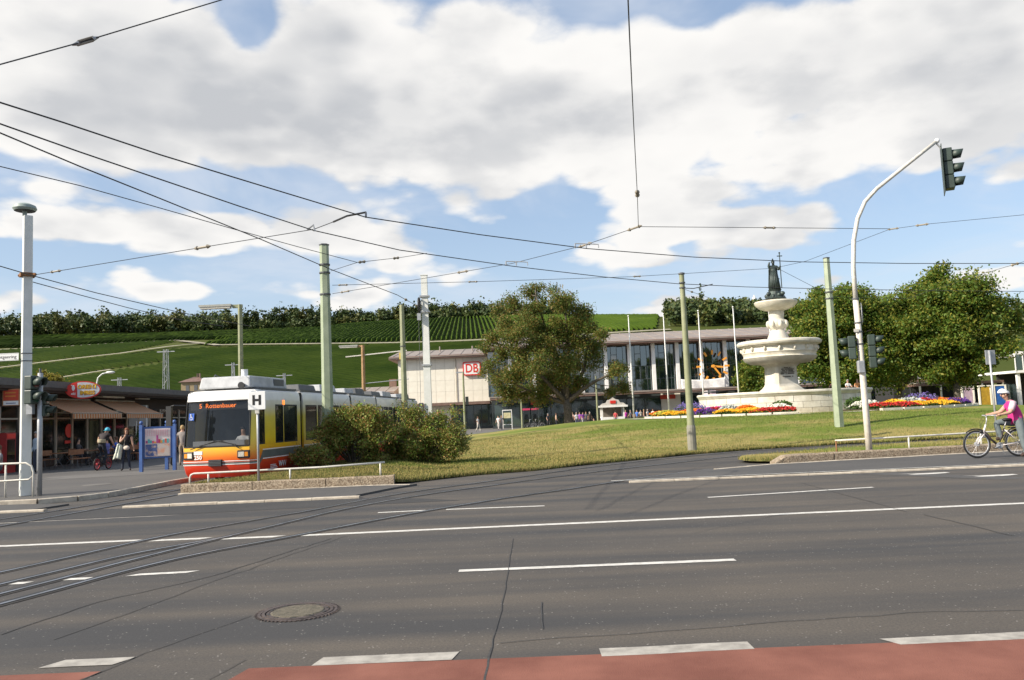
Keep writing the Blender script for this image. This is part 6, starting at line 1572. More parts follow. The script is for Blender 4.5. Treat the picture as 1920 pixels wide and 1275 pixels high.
# ------------------------------------------------------------------ overhead wires
M_wire = mat('wire', (.020, .021, .023), .5)
def wire(label, pts, r=.012, sag=0.0, ins=(), cat='wire', group=None, name='contact_wire'):
    "pts: world points"
    P = [Vector(p) for p in pts]; o = P[0]; t = thing(name, label, cat, o, 0, group); Q = []
    for a, b_ in zip(P[:-1], P[1:]):
        n = 8 if sag else 3
        for i in range(n): q = i / n; Q.append(a.lerp(b_, q) - o - Vector((0, 0, sag * 4 * q * (1 - q))))
    Q.append(P[-1] - o)
    MB().tube(Q, r, 5).build('strand', M_wire, t)
    for (k, u, big) in ins:          # insulators along segment k
        a, b_ = P[k] - o, P[k + 1] - o; c = a.lerp(b_, u); d = (b_ - a).normalized(); L_ = .16 * big
        MB().tube([c - d * L_, c - d * L_ * .6, c - d * L_ * .5, c + d * L_ * .5, c + d * L_ * .6, c + d * L_], [.012, .035 * big, .02 * big, .02 * big, .035 * big, .012], 8).build('insulator', M_porc, t)
    return t
Z = 6.0
W_ = lambda *q, z=Z: [G(x, y, z) for x, y in q]
wA = W_((-60, 176), (0, 192), (120, 230), (300, 290), (480, 345), (685, 407), (900, 440), (1100, 466), (1300, 482), (1500, 491), (1700, 494), (1990, 494))
wire('upper contact wire sweeping from the left edge over the road to the right', wA, .012)
wB = W_((-60, 212), (0, 232), (150, 285), (300, 336), (450, 387), (588, 432), (750, 469), (960, 499), (1130, 519), (1270, 532), (1400, 538), (1560, 542), (1760, 545), (1990, 547))
wire('second contact wire below the upper one, over the lawn track', wB, .012)
wC = W_((-60, 226), (0, 249), (150, 312), (300, 372), (490, 449), (620, 505), (745, 553)); wC.append(at(790, 578, 46.5))
wire('contact wire running down to the tensioning wheel of the white mast', wC, .012, 0, ((6, .25, 1.6), (6, .7, 1.6)))
wD = W_((-60, 297), (0, 312), (150, 348), (300, 390), (440, 430), (560, 463), (670, 492), z=6.3)
wire('thin wire from the left edge towards the green hexagonal mast', wD, .009)
wE = W_((-40, 490), (0, 499), (58, 516), (180, 549), (330, 584), (470, 612), z=5.6)
wire('contact wire passing the clamp of the white lamp mast, over the tram track', wE, .012)
wF = W_((62, 529), (150, 553), (240, 577), (330, 598), (420, 612), z=5.4)
wire('lower wire from the white lamp mast towards the tram', wF, .011)
ml = Vector((mb_.x + .2, mb_.y, at(48, 516, mb_.y).z))
wire('span wire from the white lamp mast up to the contact wires', [ml, G(390, 462, 6.2), G(588, 430, 6.05), G(625, 416, 6.1)], .009, 0, ((0, .13, 1.2), (0, .97, 1.6)), name='span_wire')
wire('curved registration arm on the upper contact wire', [G(625, 416, 6.1), G(650, 405, 6.15), G(686, 398, 6.2), G(686, 407, 6.0)], .022, name='registration_arm')
gm = Vector((at(613, 500, 30).x, 30, 0)); gmz = lambda y: at(618, y, 30).z
wire('span wire from the green hexagonal mast to the fountain side of the lawn', [Vector((gm.x + .18, 30, gmz(535))), at(900, 528, 31), at(1180, 519, 33), at(1450, 503, 36)] + [at(1510, 490, 36.5), at(1668, 430, 33), at(1740, 420, 32), at(1990, 396, 31)], .009, 0, ((0, .07, 1.2), (0, .95, 1.2), (2, .05, 1.2), (5, .1, 1.4), (5, .85, 1.6)), name='span_wire')
jn = at(1197, 425, 24)
wire('span wire from the green hexagonal mast rising right over both contact wires', [Vector((gm.x + .18, 30, gmz(551))), at(830, 516, 28.5), at(960, 494, 27), at(1095, 460, 25.2), jn], .009, 0, ((0, .12, 1.3), (1, .3, 1.5), (3, .02, 1.6), (3, .93, 1.6)), name='span_wire')
wire('level span wire from the junction to the right behind the signal arm', [jn, at(1450, 427, 25), at(1668, 429, 26)], .009, 0, ((0, .97, 1.4),), name='span_wire')
wire('single wire dropping from above the frame to the junction', [at(1176, -40, 8), at(1181, 80, 10.2), at(1188, 230, 14.5), at(1195, 365, 20.5), jn], .009, 0, ((2, .98, 1.8),), name='span_wire')
wire('short wire from the green hexagonal mast up to the thin wire', [Vector((gm.x + .15, 30, gmz(508))), G(670, 492, 6.3), at(750, 483, 26.5), at(800, 475, 25.5)], .009, 0, ((1, .1, 1.4), (1, .9, 1.4)), name='span_wire')
nz = at(160, 77, 9)
wire('near wire with a large pale insulator at the upper left corner', [at(-40, 134, 8.0), at(0, 121, 8.2), nz, at(415, 0, 10), at(520, -40, 10.8)], .008, 0, (), name='span_wire')
nt_ = thing('strain_insulator', 'pale double insulator clamped in the near wire at upper left', 'insulator', nz); dd = (at(415, 0, 10) - at(0, 121, 8.2)).normalized()
MB().tube([-dd * .17, -dd * .09], [.010, .030], 8).tube([dd * .09, dd * .17], [.030, .010], 8).build('end_socket', M_galv, nt_)
MB().tube([-dd * .10 + Vector((0, 0, .022)), dd * .10 + Vector((0, 0, .022))], .014, 8).build('rod', M_porc, nt_); MB().tube([-dd * .10 - Vector((0, 0, .022)), dd * .10 - Vector((0, 0, .022))], .014, 8).build('rod', M_porc, nt_)
om = at(1276, 540, 32)
wire('wire from the slim olive pole to the lower contact wire', [om, at(1300, 541, 31.2), at(1336, 533, 30)], .018, name='registration_arm')
wire('wire from the slim olive pole back to the flag poles', [om, at(1320, 555, 45), at(1368, 572, 70)], .010, 0, ((0, .4, 1.4),), name='span_wire')
wire('wire from the span down to the green mast right of the fountain', [at(1458, 503, 36), at(1520, 535, 37.2), at(1553, 552, 38)], .009, name='span_wire')
wire('wire at the right edge from the green mast', [at(1556, 556, 38), at(1700, 560, 40), at(1830, 517, 36), at(1990, 470, 30)], .009, 0, ((2, .5, 1.8),), name='span_wire')
# spacer brackets holding the pairs of wire
def spacer(px, py, D, label):
    p = at(px, py, D); t = thing('wire_spacer', label, 'wire clamp', p)
    MB().tube([(-.28, 0, .10), (.28, 0, .06), (.42, .0, .04), (.42, 0, -.06)], .016, 6).build('bar', M_galv, t); MB().tube([(-.28, 0, .10), (-.28, 0, -.04)], .02, 6).build('drop', M_galv, t); MB().tube([(.05, 0, .08), (.05, 0, -.05)], .02, 6).build('drop', M_galv, t)
spacer(1096, 462, 24.5, 'wire bracket on the upper contact wire above the robinia'); spacer(965, 495, 26.5, 'wire bracket on the second contact wire left of the robinia top')
q = G(588, 430, 6.03); t = thing('wire_hanger', 'small white hanger where span and second contact wire cross', 'wire clamp', q); MB().tube([(-.15, 0, .0), (0, 0, .10), (.02, 0, -.04)], .025, 6).build('clip', M_galv, t)
# ------------------------------------------------------------------ people
M_skin = mat('skin', (.42, .24, .16), .6, c2=(.50, .30, .21), scale=12)
M_skin2 = mat('skin_tan', (.33, .18, .11), .6)
HAIR = dict(brown=mat('hair_brown', (.10, .045, .02), .7), dark=mat('hair_dark', (.018, .014, .012), .7), grey=mat('hair_grey', (.32, .30, .28), .7), blond=mat('hair_blond', (.34, .23, .10), .7), red=mat('hair_auburn', (.20, .065, .025), .7))
_cl = {}
def clothm(c):
    k = tuple(round(q, 3) for q in c)
    if k not in _cl: _cl[k] = mat('cloth_%d_%d_%d' % tuple(int(q * 999) for q in k), c, .85, var=.18, scale=6, bump=.15, bscale=20)
    return _cl[k]
STAND = dict(pelvis=(0, 0, .95), waist=(0, 0, 1.10), chest=(0, 0, 1.32), neck=(0, .01, 1.49), head=(0, -.02, 1.60), crown=(0, -.01, 1.70),
     shL=(.17, 0, 1.41), elL=(.24, .03, 1.14), wrL=(.25, -.06, .90), haL=(.25, -.09, .82), shR=(-.17, 0, 1.41), elR=(-.24, .03, 1.14), wrR=(-.25, -.06, .90), haR=(-.25, -.09, .82),
     hiL=(.09, 0, .90), knL=(.10, -.03, .50), anL=(.10, .02, .09), toL=(.11, -.13, .04), hiR=(-.09, 0, .90), knR=(-.10, -.03, .50), anR=(-.10, .02, .09), toR=(-.11, -.13, .04))
WALK = dict(STAND, knL=(.10, -.14, .52), anL=(.10, -.22, .10), toL=(.11, -.37, .06), knR=(-.10, .02, .50), anR=(-.10, .26, .14), toR=(-.10, .14, .04), elL=(.23, .14, 1.15), wrL=(.24, .16, .91), haL=(.24, .15, .83), elR=(-.23, -.04, 1.14), wrR=(-.24, -.22, .95), haR=(-.24, -.28, .89))
SIT = dict(STAND, **{k: (v[0], v[1], v[2] - .45) for k, v in STAND.items() if k not in ('knL', 'anL', 'toL', 'knR', 'anR', 'toR')})
SIT.update(knL=(.13, -.44, .50), anL=(.13, -.40, .09), toL=(.14, -.55, .04), knR=(-.13, -.44, .50), anR=(-.13, -.40, .09), toR=(-.14, -.55, .04), elL=(.24, -.12, .72), wrL=(.16, -.34, .76), haL=(.13, -.41, .77), elR=(-.24, -.12, .72), wrR=(-.16, -.34, .76), haR=(-.13, -.41, .77))
GSIT = dict(SIT, **{k: (v[0], v[1], v[2] - .38) for k, v in SIT.items() if k[:2] not in ('kn', 'an', 'to')}); GSIT.update(knL=(.18, -.42, .42), anL=(.15, -.62, .08), toL=(.15, -.76, .05), knR=(-.18, -.42, .42), anR=(-.15, -.62, .08), toR=(-.15, -.76, .05))
RAD = dict(pelvis=.135, waist=.118, chest=.135, neck=.052, head=.082, crown=.068, shL=.072, elL=.046, wrL=.032, haL=.034, shR=.072, elR=.046, wrR=.032, haR=.034, hiL=.095, knL=.062, anL=.044, toL=.040, hiR=.095, knR=.062, anR=.044, toR=.040)
def person(label, loc, rz, pose, shirt, trousers, hair='brown', shoes=(.03, .028, .025), sleeve=.5, h=1.0, skin=None, rad=None, group=None, near=False, hem=None, hairlen=.0, cat='person', sub=1):
    t = thing('person', label, cat, loc, rz, group)
    J = {k: Vector(v) * h for k, v in pose.items()}; rr = dict(RAD); rr.update(rad or {}); rr = {k: v * h for k, v in rr.items()}
    SH, TR, SK, SO = 0, 1, 2, 3; sl = (sleeve, SH, SK)
    fo = SH if sleeve >= 1.5 else SK
    reg = {('pelvis', 'waist'): SH, ('waist', 'chest'): SH, ('chest', 'neck'): (.85, SH, SK), ('neck', 'head'): SK, ('head', 'crown'): SK, ('chest', 'shL'): SH, ('chest', 'shR'): SH, ('shL', 'elL'): sl, ('shR', 'elR'): sl, ('elL', 'wrL'): fo, ('elR', 'wrR'): fo, ('wrL', 'haL'): SK, ('wrR', 'haR'): SK,
           ('pelvis', 'hiL'): TR, ('pelvis', 'hiR'): TR, ('hiL', 'knL'): TR, ('hiR', 'knR'): TR, ('knL', 'anL'): (hem or 1.1, TR, SK), ('knR', 'anR'): (hem or 1.1, TR, SK), ('anL', 'toL'): SO, ('anR', 'toR'): SO}
    me = body_mesh('body', J, rr, reg, [clothm(shirt), clothm(trousers), skin or M_skin, clothm(shoes)], sub); link('body', me, t)
    hd = J['head'] * .45 + J['crown'] * .55; ax = (J['crown'] - J['head']).normalized(); fw = (Vector((0, -1, 0)) - ax * ax.dot(Vector((0, -1, 0)))).normalized()
    if hair:
        mb = MB(); r = rr['head'] * 1.17; n, k = 12, 6; vs = []; side = ax.cross(fw)
        for i in range(k + 1):
            th = R(0 + 112 * i / k)
            for j in range(n):
                ph = 2 * math.pi * j / n; back = -math.cos(ph)             # hair line higher over the face
                lim = th * (1.0 if back > -.2 else .62) * (1 + hairlen * max(0, back + .4))
                vs.append(hd + ax * (r * 1.18 * math.cos(lim)) + (fw * math.cos(ph) + side * math.sin(ph)) * r * math.sin(min(lim, R(100))) - ax * (max(0, lim - R(100)) * r))
        mb.add(vs, [(i * n + j, i * n + (j + 1) % n, (i + 1) * n + (j + 1) % n, (i + 1) * n + j) for i in range(k) for j in range(n)])
        mb.build('hair', HAIR[hair], t, True)
    if near:
        side = ax.cross(fw); c = J['head'] * .6 + J['crown'] * .4; r = rr['head']
        MB().ball(c + fw * r * 1.08 - ax * r * .12, (.014 * h, .018 * h, .024 * h)).build('nose', skin or M_skin, t, True)
        for s in (-1, 1):
            MB().ball(c + fw * r * .92 + side * s * r * .38 + ax * r * .16, .010 * h, 6, 5).build('eye', M_black, t)
            MB().ball(c + side * s * r * 1.04, (.014, .018, .030), 6, 5).build('ear', skin or M_skin, t, True)
        MB().box(c + fw * r * .98 - ax * r * .55, (.034, .012, .008)).build('mouth', mat('lips', (.30, .10, .08), .6), t)
        for q in 'LR':
            w, hnd = J['wr' + q], J['ha' + q]; d = (hnd - w).normalized(); s2 = d.cross(Vector((0, 1, .3))).normalized()
            for i in range(4):
                p0 = hnd + s2 * (.012 * (i - 1.5)) * h; ln = (.050, .058, .055, .044)[i] * h
                cu = d.cross(s2).normalized()
                MB().tube([p0 - d * .005, p0 + d * ln * .55 + cu * .006, p0 + d * ln * .95 + cu * .022], [.0075, .007, .0055], 6).build('finger', skin or M_skin, t, True)
            MB().tube([w + d * .02 + s2 * .015, w + d * .05 + s2 * .034, w + d * .075 + s2 * .036], [.010, .009, .007], 6).build('thumb', skin or M_skin, t, True)
    return t, J

# ------------------------------------------------------------------ bicycles
def bicycle(label, loc, rz, frame_c, second_c, rim_c, wr=.345, wb=1.10, kind='city', group=None, steer=0.0):
    "built with the front wheel towards -x"
    t = thing('bicycle', label, 'bicycle', loc, rz, group)
    mf = mat('bike_%d%d%d' % tuple(int(c * 99) for c in frame_c), frame_c, .35, coat=.3); m2 = mat('bike_%d%d%d' % tuple(int(c * 99) for c in second_c), second_c, .4); mr = mat('rim_%d%d%d' % tuple(int(c * 99) for c in rim_c), rim_c, .35, .3)
    for k, x in enumerate((-wb / 2, wb / 2)):
        wl = empty('wheel', (x, 0, wr), 0, t)
        MB().torus((0, 0, 0), wr - .022, .024, 'Y', 32, 8).build('tyre', M_black, wl, True); MB().torus((0, 0, 0), wr - .058, .013, 'Y', 32, 6).build('rim', mr, wl, True)
        hub = .055 if (kind == 'city' and k == 0) else .025
        MB().cyl((0, -.045, 0), (0, .045, 0), hub, 14).build('hub', mr, wl)
        sp = MB(); ns = 18 if kind == 'city' else 14
        for i in range(ns):
            a = 2 * math.pi * i / ns; s = .03 if i % 2 else -.03; sp.tube([(0.02 * math.cos(a), s, .02 * math.sin(a)), ((wr - .06) * math.cos(a), 0, (wr - .06) * math.sin(a))], .0022 if kind == 'city' else .004, 4, False)
        o = sp.build('spokes', mr, wl); o['kind'] = 'stuff'
        if kind == 'city':
            mg = MB(); pts = [((wr + .03) * math.cos(a), 0, (wr + .03) * math.sin(a)) for a in [R(20 + 150 * j / 12) if k else R(15 + 115 * j / 12) for j in range(13)]]
            mg.tube(pts, .018, 6); mg.build('mudguard', M_black, wl, True)
    if kind == 'bmx': mr = m2
    f = -wb / 2; bb = Vector((.02, 0, wr - .06)); ht = Vector((f + .26, 0, wr + .45)); hb = Vector((f + .20, 0, wr + .28)); sc = Vector((.20, 0, wr + .38)); ra = Vector((wb / 2, 0, wr))
    if kind != 'city': ht = Vector((f + .16, 0, wr + .34)); hb = Vector((f + .13, 0, wr + .24)); sc = Vector((.16, 0, wr + .24))
    MB().tube([hb, ht + (ht - hb) * .3], .025, 10).build('head_tube', mf, t, True)
    MB().tube([hb + Vector((.01, 0, .03)), hb.lerp(bb, .45) + Vector((.02, 0, -.02)), bb], .030 if kind == 'city' else .02, 10).build('down_tube', m2 if kind == 'city' else mf, t, True)
    if kind != 'city': MB().tube([ht, sc], .018, 8).build('top_tube', mf, t, True)
    MB().tube([bb, sc], .019, 8).build('seat_tube', m2 if kind == 'city' else mf, t, True)
    for s in (-.06, .06):
        MB().tube([bb + Vector((0, s * .5, 0)), ra + Vector((0, s, 0))], .011, 6).build('chain_stay', mf, t, True); MB().tube([sc + Vector((0, s * .4, -.03)), ra + Vector((0, s, 0))], .009, 6).build('seat_stay', mf, t, True)
        MB().tube([hb + Vector((-.005, s * .8, -.02)), Vector((f + .06, s, wr + .12)), Vector((f, s, wr))], .017, 8).build('fork_blade', mf, t, True)
    st_ = sc + (sc - bb).normalized() * (.22 if kind == 'city' else .04); MB().tube([sc, st_], .013, 8).build('seat_post', mr, t, True)
    sd_ = MB().ball(st_ + Vector((.03, 0, .03)), (.14, .085, .04), 12, 8); sd_.build('saddle', M_black, t, True)
    stem = ht + (ht - hb) * (.9 if kind == 'city' else .5); hz = stem + Vector((0, 0, .12))
    MB().tube([ht, stem, hz], .015, 8).build('stem', mr, t, True)
    if kind == 'city': hbp = [hz + Vector((.22, -.29, .0)), hz + Vector((.10, -.27, .02)), hz + Vector((-.04, -.12, .02)), hz, hz + Vector((-.04, .12, .02)), hz + Vector((.10, .27, .02)), hz + Vector((.22, .29, .0))]
    else: hbp = [hz + Vector((.06, -.34, .14)), hz + Vector((.02, -.22, .15)), hz + Vector((0, -.06, 0)), hz + Vector((0, .06, 0)), hz + Vector((.02, .22, .15)), hz + Vector((.06, .34, .14))]
    MB().tube(hbp, .012, 8).build('handlebar', mr, t, True)
    for s in (0, -1): a, b_ = hbp[s], hbp[1 if s == 0 else -2]; MB().tube([a, a.lerp(b_, .85)], .018, 8).build('grip', M_black, t, True)
    MB().cyl(bb + Vector((0, -.035, 0)), bb + Vector((0, -.045, 0)), .085, 18).build('chain_ring', mr, t)
    for s, a in ((-1, R(200)), (1, R(20))):
        e = bb + Vector((.165 * math.cos(a), s * .07, .165 * math.sin(a))); MB().tube([bb + Vector((0, s * .06, 0)), e], .011, 6).build('crank', mr, t); MB().box(e + Vector((0, s * .05, 0)), (.09, .09, .022)).build('pedal', M_black, t)
    if kind == 'city':
        MB().tube([bb + Vector((.0, -.05, .05)), ra + Vector((0, -.05, .03)), ra + Vector((0, -.05, -.04)), bb + Vector((0, -.05, -.07)), bb + Vector((.0, -.05, .05))], .008, 5).build('chain', M_dgrey, t)
        MB().tube([(wb / 2 - .25, 0, wr + .40), (wb / 2 + .28, 0, wr + .40)], .012, 6).tube([(wb / 2 + .2, .06, wr + .40), (wb / 2, .06, wr)], .008, 6).tube([(wb / 2 + .2, -.06, wr + .40), (wb / 2, -.06, wr)], .008, 6).build('luggage_rack', M_black, t)
        MB().ball(hb + Vector((-.07, 0, .04)), (.05, .05, .045)).build('front_lamp', M_black, t, True)
        MB().tube([hz + Vector((-.03, .10, 0)), hz + Vector((-.16, .06, -.15)), hb + Vector((-.05, 0, .1))], .004, 4).tube([hz + Vector((-.03, -.10, 0)), hz + Vector((-.18, -.04, -.2)), hb + Vector((-.05, 0, .1))], .004, 4).build('brake_cable', M_black, t)
        MB().tube([bb + Vector((.08, .05, -.02)), bb + Vector((.22, .12, -.24))], .009, 6).build('kick_stand', mr, t)
    return t, hz, hbp

# cyclist in pink waiting at the kerb
hubp = at(1831, 826, 22.0); wb = 1.10
bx = hubp.x + wb / 2; by = 22.0
bicycle('white and black city bicycle ridden by the person in pink', (bx, by, .05), 0, (.66, .62, .62), (.035, .025, .025), (.45, .45, .46), .365, wb)
# pose in a frame facing -Y, then turned to face -X; x>0 is the side towards the viewer
cyc = dict(pelvis=(0, .02, .95), waist=(0, -.03, 1.10), chest=(0, -.11, 1.32), neck=(0, -.17, 1.49), head=(0, -.25, 1.585), crown=(0, -.25, 1.70),
     shL=(.18, -.13, 1.41), elL=(.25, -.28, 1.16), wrL=(.28, -.54, 1.12), haL=(.29, -.63, 1.11), shR=(-.12, -.06, 1.41), elR=(-.20, -.28, 1.17), wrR=(-.28, -.54, 1.12), haR=(-.29, -.63, 1.11),
     hiL=(.11, .02, .90), knL=(.24, -.02, .49), anL=(.28, .03, .09), toL=(.29, -.14, .04), hiR=(-.10, .0, .92), knR=(-.13, -.46, .90), anR=(-.13, -.36, .50), toR=(-.13, -.50, .46))
px_ = at(1906, 800, 22.0)
t, J = person('person in a pink vest, grey trousers and white helmet straddling a bicycle', (px_.x, by, .05), R(-90), cyc, (.52, .028, .20), (.115, .14, .145), None, (.045, .028, .022), .0, 1.0, near=True, rad=dict(chest=.180, waist=.188, pelvis=.175, hiL=.125, hiR=.125, knL=.088, knR=.09, anL=.075, anR=.075, shL=.082, shR=.082, elL=.055, elR=.055), sub=2)
for q in 'L':       # pale pink sleeves
    a, b_ = J['sh' + q], J['el' + q]; MB().tube([a + Vector((0, 0, .03)), a.lerp(b_, .35), a.lerp(b_, .75)], [.078, .080, .076], 12).build('sleeve', clothm((.62, .45, .50)), t, True)
hc = J['head'] * .35 + J['crown'] * .65 + Vector((0, -.01, .015))
hm = thing('helmet', 'white cycling helmet with dark vents on the cyclist in pink', 'helmet', t.matrix_basis @ hc, R(-90))
hm.location = Vector((px_.x, by, .05)) + Matrix.Rotation(R(-90), 3, 'Z') @ hc
mb = MB(); n, k = 18, 6; vs = []
for i in range(k + 1):
    th = R(95) * i / k
    for j in range(n): ph = 2 * math.pi * j / n; vs.append((.102 * math.sin(th) * math.cos(ph), .138 * math.sin(th) * math.sin(ph), .098 * math.cos(th) + .012 * math.sin(ph) * -1))
mb.add(vs, [(i * n + j, i * n + (j + 1) % n, (i + 1) * n + (j + 1) % n, (i + 1) * n + j) for i in range(k) for j in range(n)])
o = mb.build('shell', M_signwhite, hm, True); md = o.modifiers.new('t', 'SOLIDIFY'); md.thickness = .012
for i in range(-2, 3):
    for y in (-.06, .03): MB().box((i * .042, y, .104 - .021 * abs(i) - abs(y) * .22), (.020, .060, .014), ry=i * .32, rx=-y * 2.0).build('vent', M_dgrey, hm)
MB().tube([(.09, -.02, -.02), (.075, -.03, -.09), (.0, -.05, -.145), (-.075, -.03, -.09), (-.09, -.02, -.02)], .006, 5).build('chin_strap', M_black, hm)
MB().ball((0, .07, -.05), (.075, .06, .06)).build('hair', HAIR['brown'], hm, True)

# BMX rider and woman on the pavement
gp_ = G(193, 881, .115)
ang = R(268)
bicycle('small black trick bicycle with pink red rims on the pavement', (gp_.x, gp_.y, .115), ang, (.03, .03, .035), (.03, .03, .035), (.50, .05, .06), .27, .92, 'bmx')
RID = dict(STAND, pelvis=(0, .14, 1.12), waist=(0, .06, 1.26), chest=(0, -.10, 1.44), neck=(0, -.24, 1.56), head=(0, -.34, 1.62), crown=(0, -.38, 1.72),
     shL=(.18, -.14, 1.50), elL=(.30, -.16, 1.22), wrL=(.32, -.30, 1.02), haL=(.32, -.36, .98), shR=(-.18, -.14, 1.50), elR=(-.30, -.16, 1.22), wrR=(-.32, -.30, 1.02), haR=(-.32, -.36, .98),
     hiL=(.09, .13, 1.06), knL=(.12, -.10, .74), anL=(.11, .08, .37), toL=(.12, -.07, .33), hiR=(-.09, .13, 1.06), knR=(-.12, -.06, .66), anR=(-.11, .14, .27), toR=(-.12, .0, .23))
f_ = Vector((math.cos(ang + math.pi), math.sin(ang + math.pi), 0))
t, J = person('rider in dark top and turquoise cap standing on the trick bicycle', (gp_.x, gp_.y, .115), ang - math.pi / 2, RID, (.030, .022, .022), (.014, .018, .028), 'dark', (.05, .05, .05), .45, 1.0, near=True)
hc = J['head'] * .3 + J['crown'] * .7
cp = thing('cap', 'turquoise cap worn by the trick bicycle rider', 'cap', Vector((gp_.x, gp_.y, .115)) + Matrix.Rotation(ang - math.pi / 2, 3, 'Z') @ hc, ang - math.pi / 2)
M_cap = mat('cap_turquoise', (.06, .38, .52), .7)
MB().lathe([(.108, -.035), (.112, .01), (.095, .06), (.055, .10), (.0, .112)], 18).build('crown', M_cap, cp, True); MB().box((0, .14, -.02), (.15, .12, .014)).build('peak', M_cap, cp)
MB().lathe([(.150, .0), (.158, .05), (.155, .14), (.150, .16)], 14, c=J['pelvis'] * .6 + J['waist'] * .4 - Vector((0, 0, .03))).build('shirt_hem', clothm((.38, .33, .22)), t, True)
gw = G(237, 883, .115)
WOM = dict(STAND, head=(.02, -.05, 1.575), crown=(.03, -.06, 1.67), elR=(-.20, -.14, 1.16), wrR=(-.02, -.22, 1.36), haR=(.02, -.20, 1.46), elL=(.23, -.02, 1.15), wrL=(.28, -.03, .91), haL=(.29, -.04, .83), knR=(-.12, -.03, .5), anR=(-.15, .02, .09), toR=(-.17, -.12, .04), knL=(.10, -.05, .5), anL=(.13, .0, .09), toL=(.18, -.13, .04))
t, J = person('person in a black sleeveless top and dark jeans raising a hand to the face', (gw.x, gw.y, .115), R(12), WOM, (.014, .012, .014), (.025, .032, .052), 'red', (.03, .025, .025), .0, 1.0, near=True, hairlen=.55, rad=dict(pelvis=.128, waist=.10, chest=.12))
jk = thing('jacket', 'pale jacket draped over the arm of the person in black', 'jacket', (gw.x - .20, gw.y - .16, .115 + .98))
mb = MB(); nx2, nz2 = 8, 10; vs = []
for j in range(nz2 + 1):
    for i in range(nx2 + 1): u, v = i / nx2 - .5, j / nz2; vs.append((u * (.16 + .14 * v) - .10 * v, -.05 * math.cos(u * 3) + .03 * math.sin(u * 14 + v * 2), .10 - .58 * v + .04 * math.cos(u * 5)))
mb.add(vs, [(j * (nx2 + 1) + i, j * (nx2 + 1) + i + 1, (j + 1) * (nx2 + 1) + i + 1, (j + 1) * (nx2 + 1) + i) for j in range(nz2) for i in range(nx2)]); o = mb.build('fabric', clothm((.55, .58, .48)), jk, True); o.modifiers.new('t', 'SOLIDIFY').thickness = .04
bg_ = thing('handbag', 'small pale handbag at the hip of the person in black', 'bag', (gw.x + .10, gw.y - .20, .115 + .93)); MB().ball((0, 0, 0), (.13, .07, .09)).build('pouch', clothm((.55, .46, .38)), bg_, True); MB().tube([(-.1, 0, .05), (-.12, .1, .3), (-.1, .2, .5)], .008, 5).build('strap', clothm((.3, .25, .2)), bg_)
# people behind the poster stand (legs only show)
gb = G(305, 876, .115); person('person in dark trousers standing behind the blue poster stand', (gb.x - .1, gb.y + .9, .115), R(170), STAND, (.20, .19, .17), (.02, .02, .025), 'dark')
person('person in beige trousers standing behind the blue poster stand', (gb.x + .45, gb.y + 1.0, .115), R(185), STAND, (.25, .22, .2), (.36, .29, .22), 'blond')
# tram driver
fd = RE[0] * .86 + RE[1] * .14
person('tram driver in a white shirt behind the windscreen', (fd.x - .62, fd.y + .35, .42), R(-8), SIT, (.58, .60, .62), (.03, .03, .05), 'dark', h=.98)

# ------------------------------------------------------------------ people on the forecourt
def crowd(px, D, pose, rz, shirt, tr, label, hair='brown', h=.97, hem=None, z=0.0, group='people on the station forecourt'):
    x = (px - 960) / FPX * D
    person(label, (x, D, z), R(rz), pose, shirt, tr, hair, sleeve=.6, h=h, hem=hem, group=group)
K = [(890, 94, WALK, 60, (.66, .65, .62), (.55, .52, .46), 'person all in white walking past the signal post'), (928, 98, WALK, -20, (.62, .60, .58), (.50, .46, .42), 'person in pale clothes walking left of the timetable board'), (934, 98.6, WALK, -10, (.08, .08, .09), (.05, .05, .06), 'person in black close behind the one in pale clothes'),
     (1021, 99, WALK, 30, (.05, .05, .055), (.05, .045, .045), 'person in black with pale bag left of the robinia trunk'), (1036, 97, STAND, 100, (.38, .26, .18), (.04, .04, .05), 'person in a tan top leaning by the robinia trunk'), (1061, 96, STAND, 10, (.12, .32, .48), (.24, .24, .24), 'person in a light blue top right of the robinia trunk'),
     (1067, 98, STAND, -30, (.45, .30, .25), (.05, .05, .06), 'person in a salmon top in the group beside the robinia'), (1074, 96, STAND, 20, (.60, .60, .62), (.16, .18, .24), 'person in a white top in the group beside the robinia'), (1080, 98, STAND, -10, (.26, .06, .34), (.05, .05, .08), 'person in a violet top, left of two in the group'), (1086, 97, STAND, 25, (.22, .05, .30), (.45, .43, .42), 'person in a violet top and pale trousers in the group'),
     (1092, 99, STAND, 0, (.10, .10, .11), (.06, .06, .06), 'person in dark grey at the right of the violet pair'), (1099, 94, STAND, 200, (.06, .045, .035), (.05, .045, .04), 'person in a brown coat with a backpack, turned away'), (1124, 96.5, STAND, 0, (.50, .36, .28), (.1, .1, .1), 'person behind the counter of the snack stand'), (1147, 93, STAND, 170, (.48, .06, .07), (.18, .18, .22), 'person in a red top waiting at the snack stand'),
     (1166, 98, STAND, 10, (.50, .05, .34), (.10, .10, .12), 'person in a magenta top right of the snack stand'), (1175, 101, WALK, -60, (.08, .08, .09), (.05, .05, .05), 'person in black walking beyond the magenta top'), (1187, 99, STAND, -20, (.06, .16, .50), (.10, .10, .12), 'person in a bright blue top near the leftmost flag pole'), (1194, 97, STAND, 20, (.52, .46, .38), (.26, .22, .18), 'person in beige beside the bright blue top'),
     (1200, 99, STAND, 80, (.35, .18, .12), (.08, .08, .1), 'person in a rust coloured top among the forecourt group'), (1207, 100, WALK, 40, (.62, .60, .57), (.20, .22, .28), 'person in a white top walking left of the flower bed'), (1217, 98, STAND, -30, (.60, .58, .55), (.42, .38, .32), 'person in cream standing at the end of the flower bed')]
for i, (px, D, pose, rz, sh, tr, lab) in enumerate(K): crowd(px, D, pose, rz, sh, tr, lab, ['brown', 'dark', 'blond', 'grey'][i % 4])
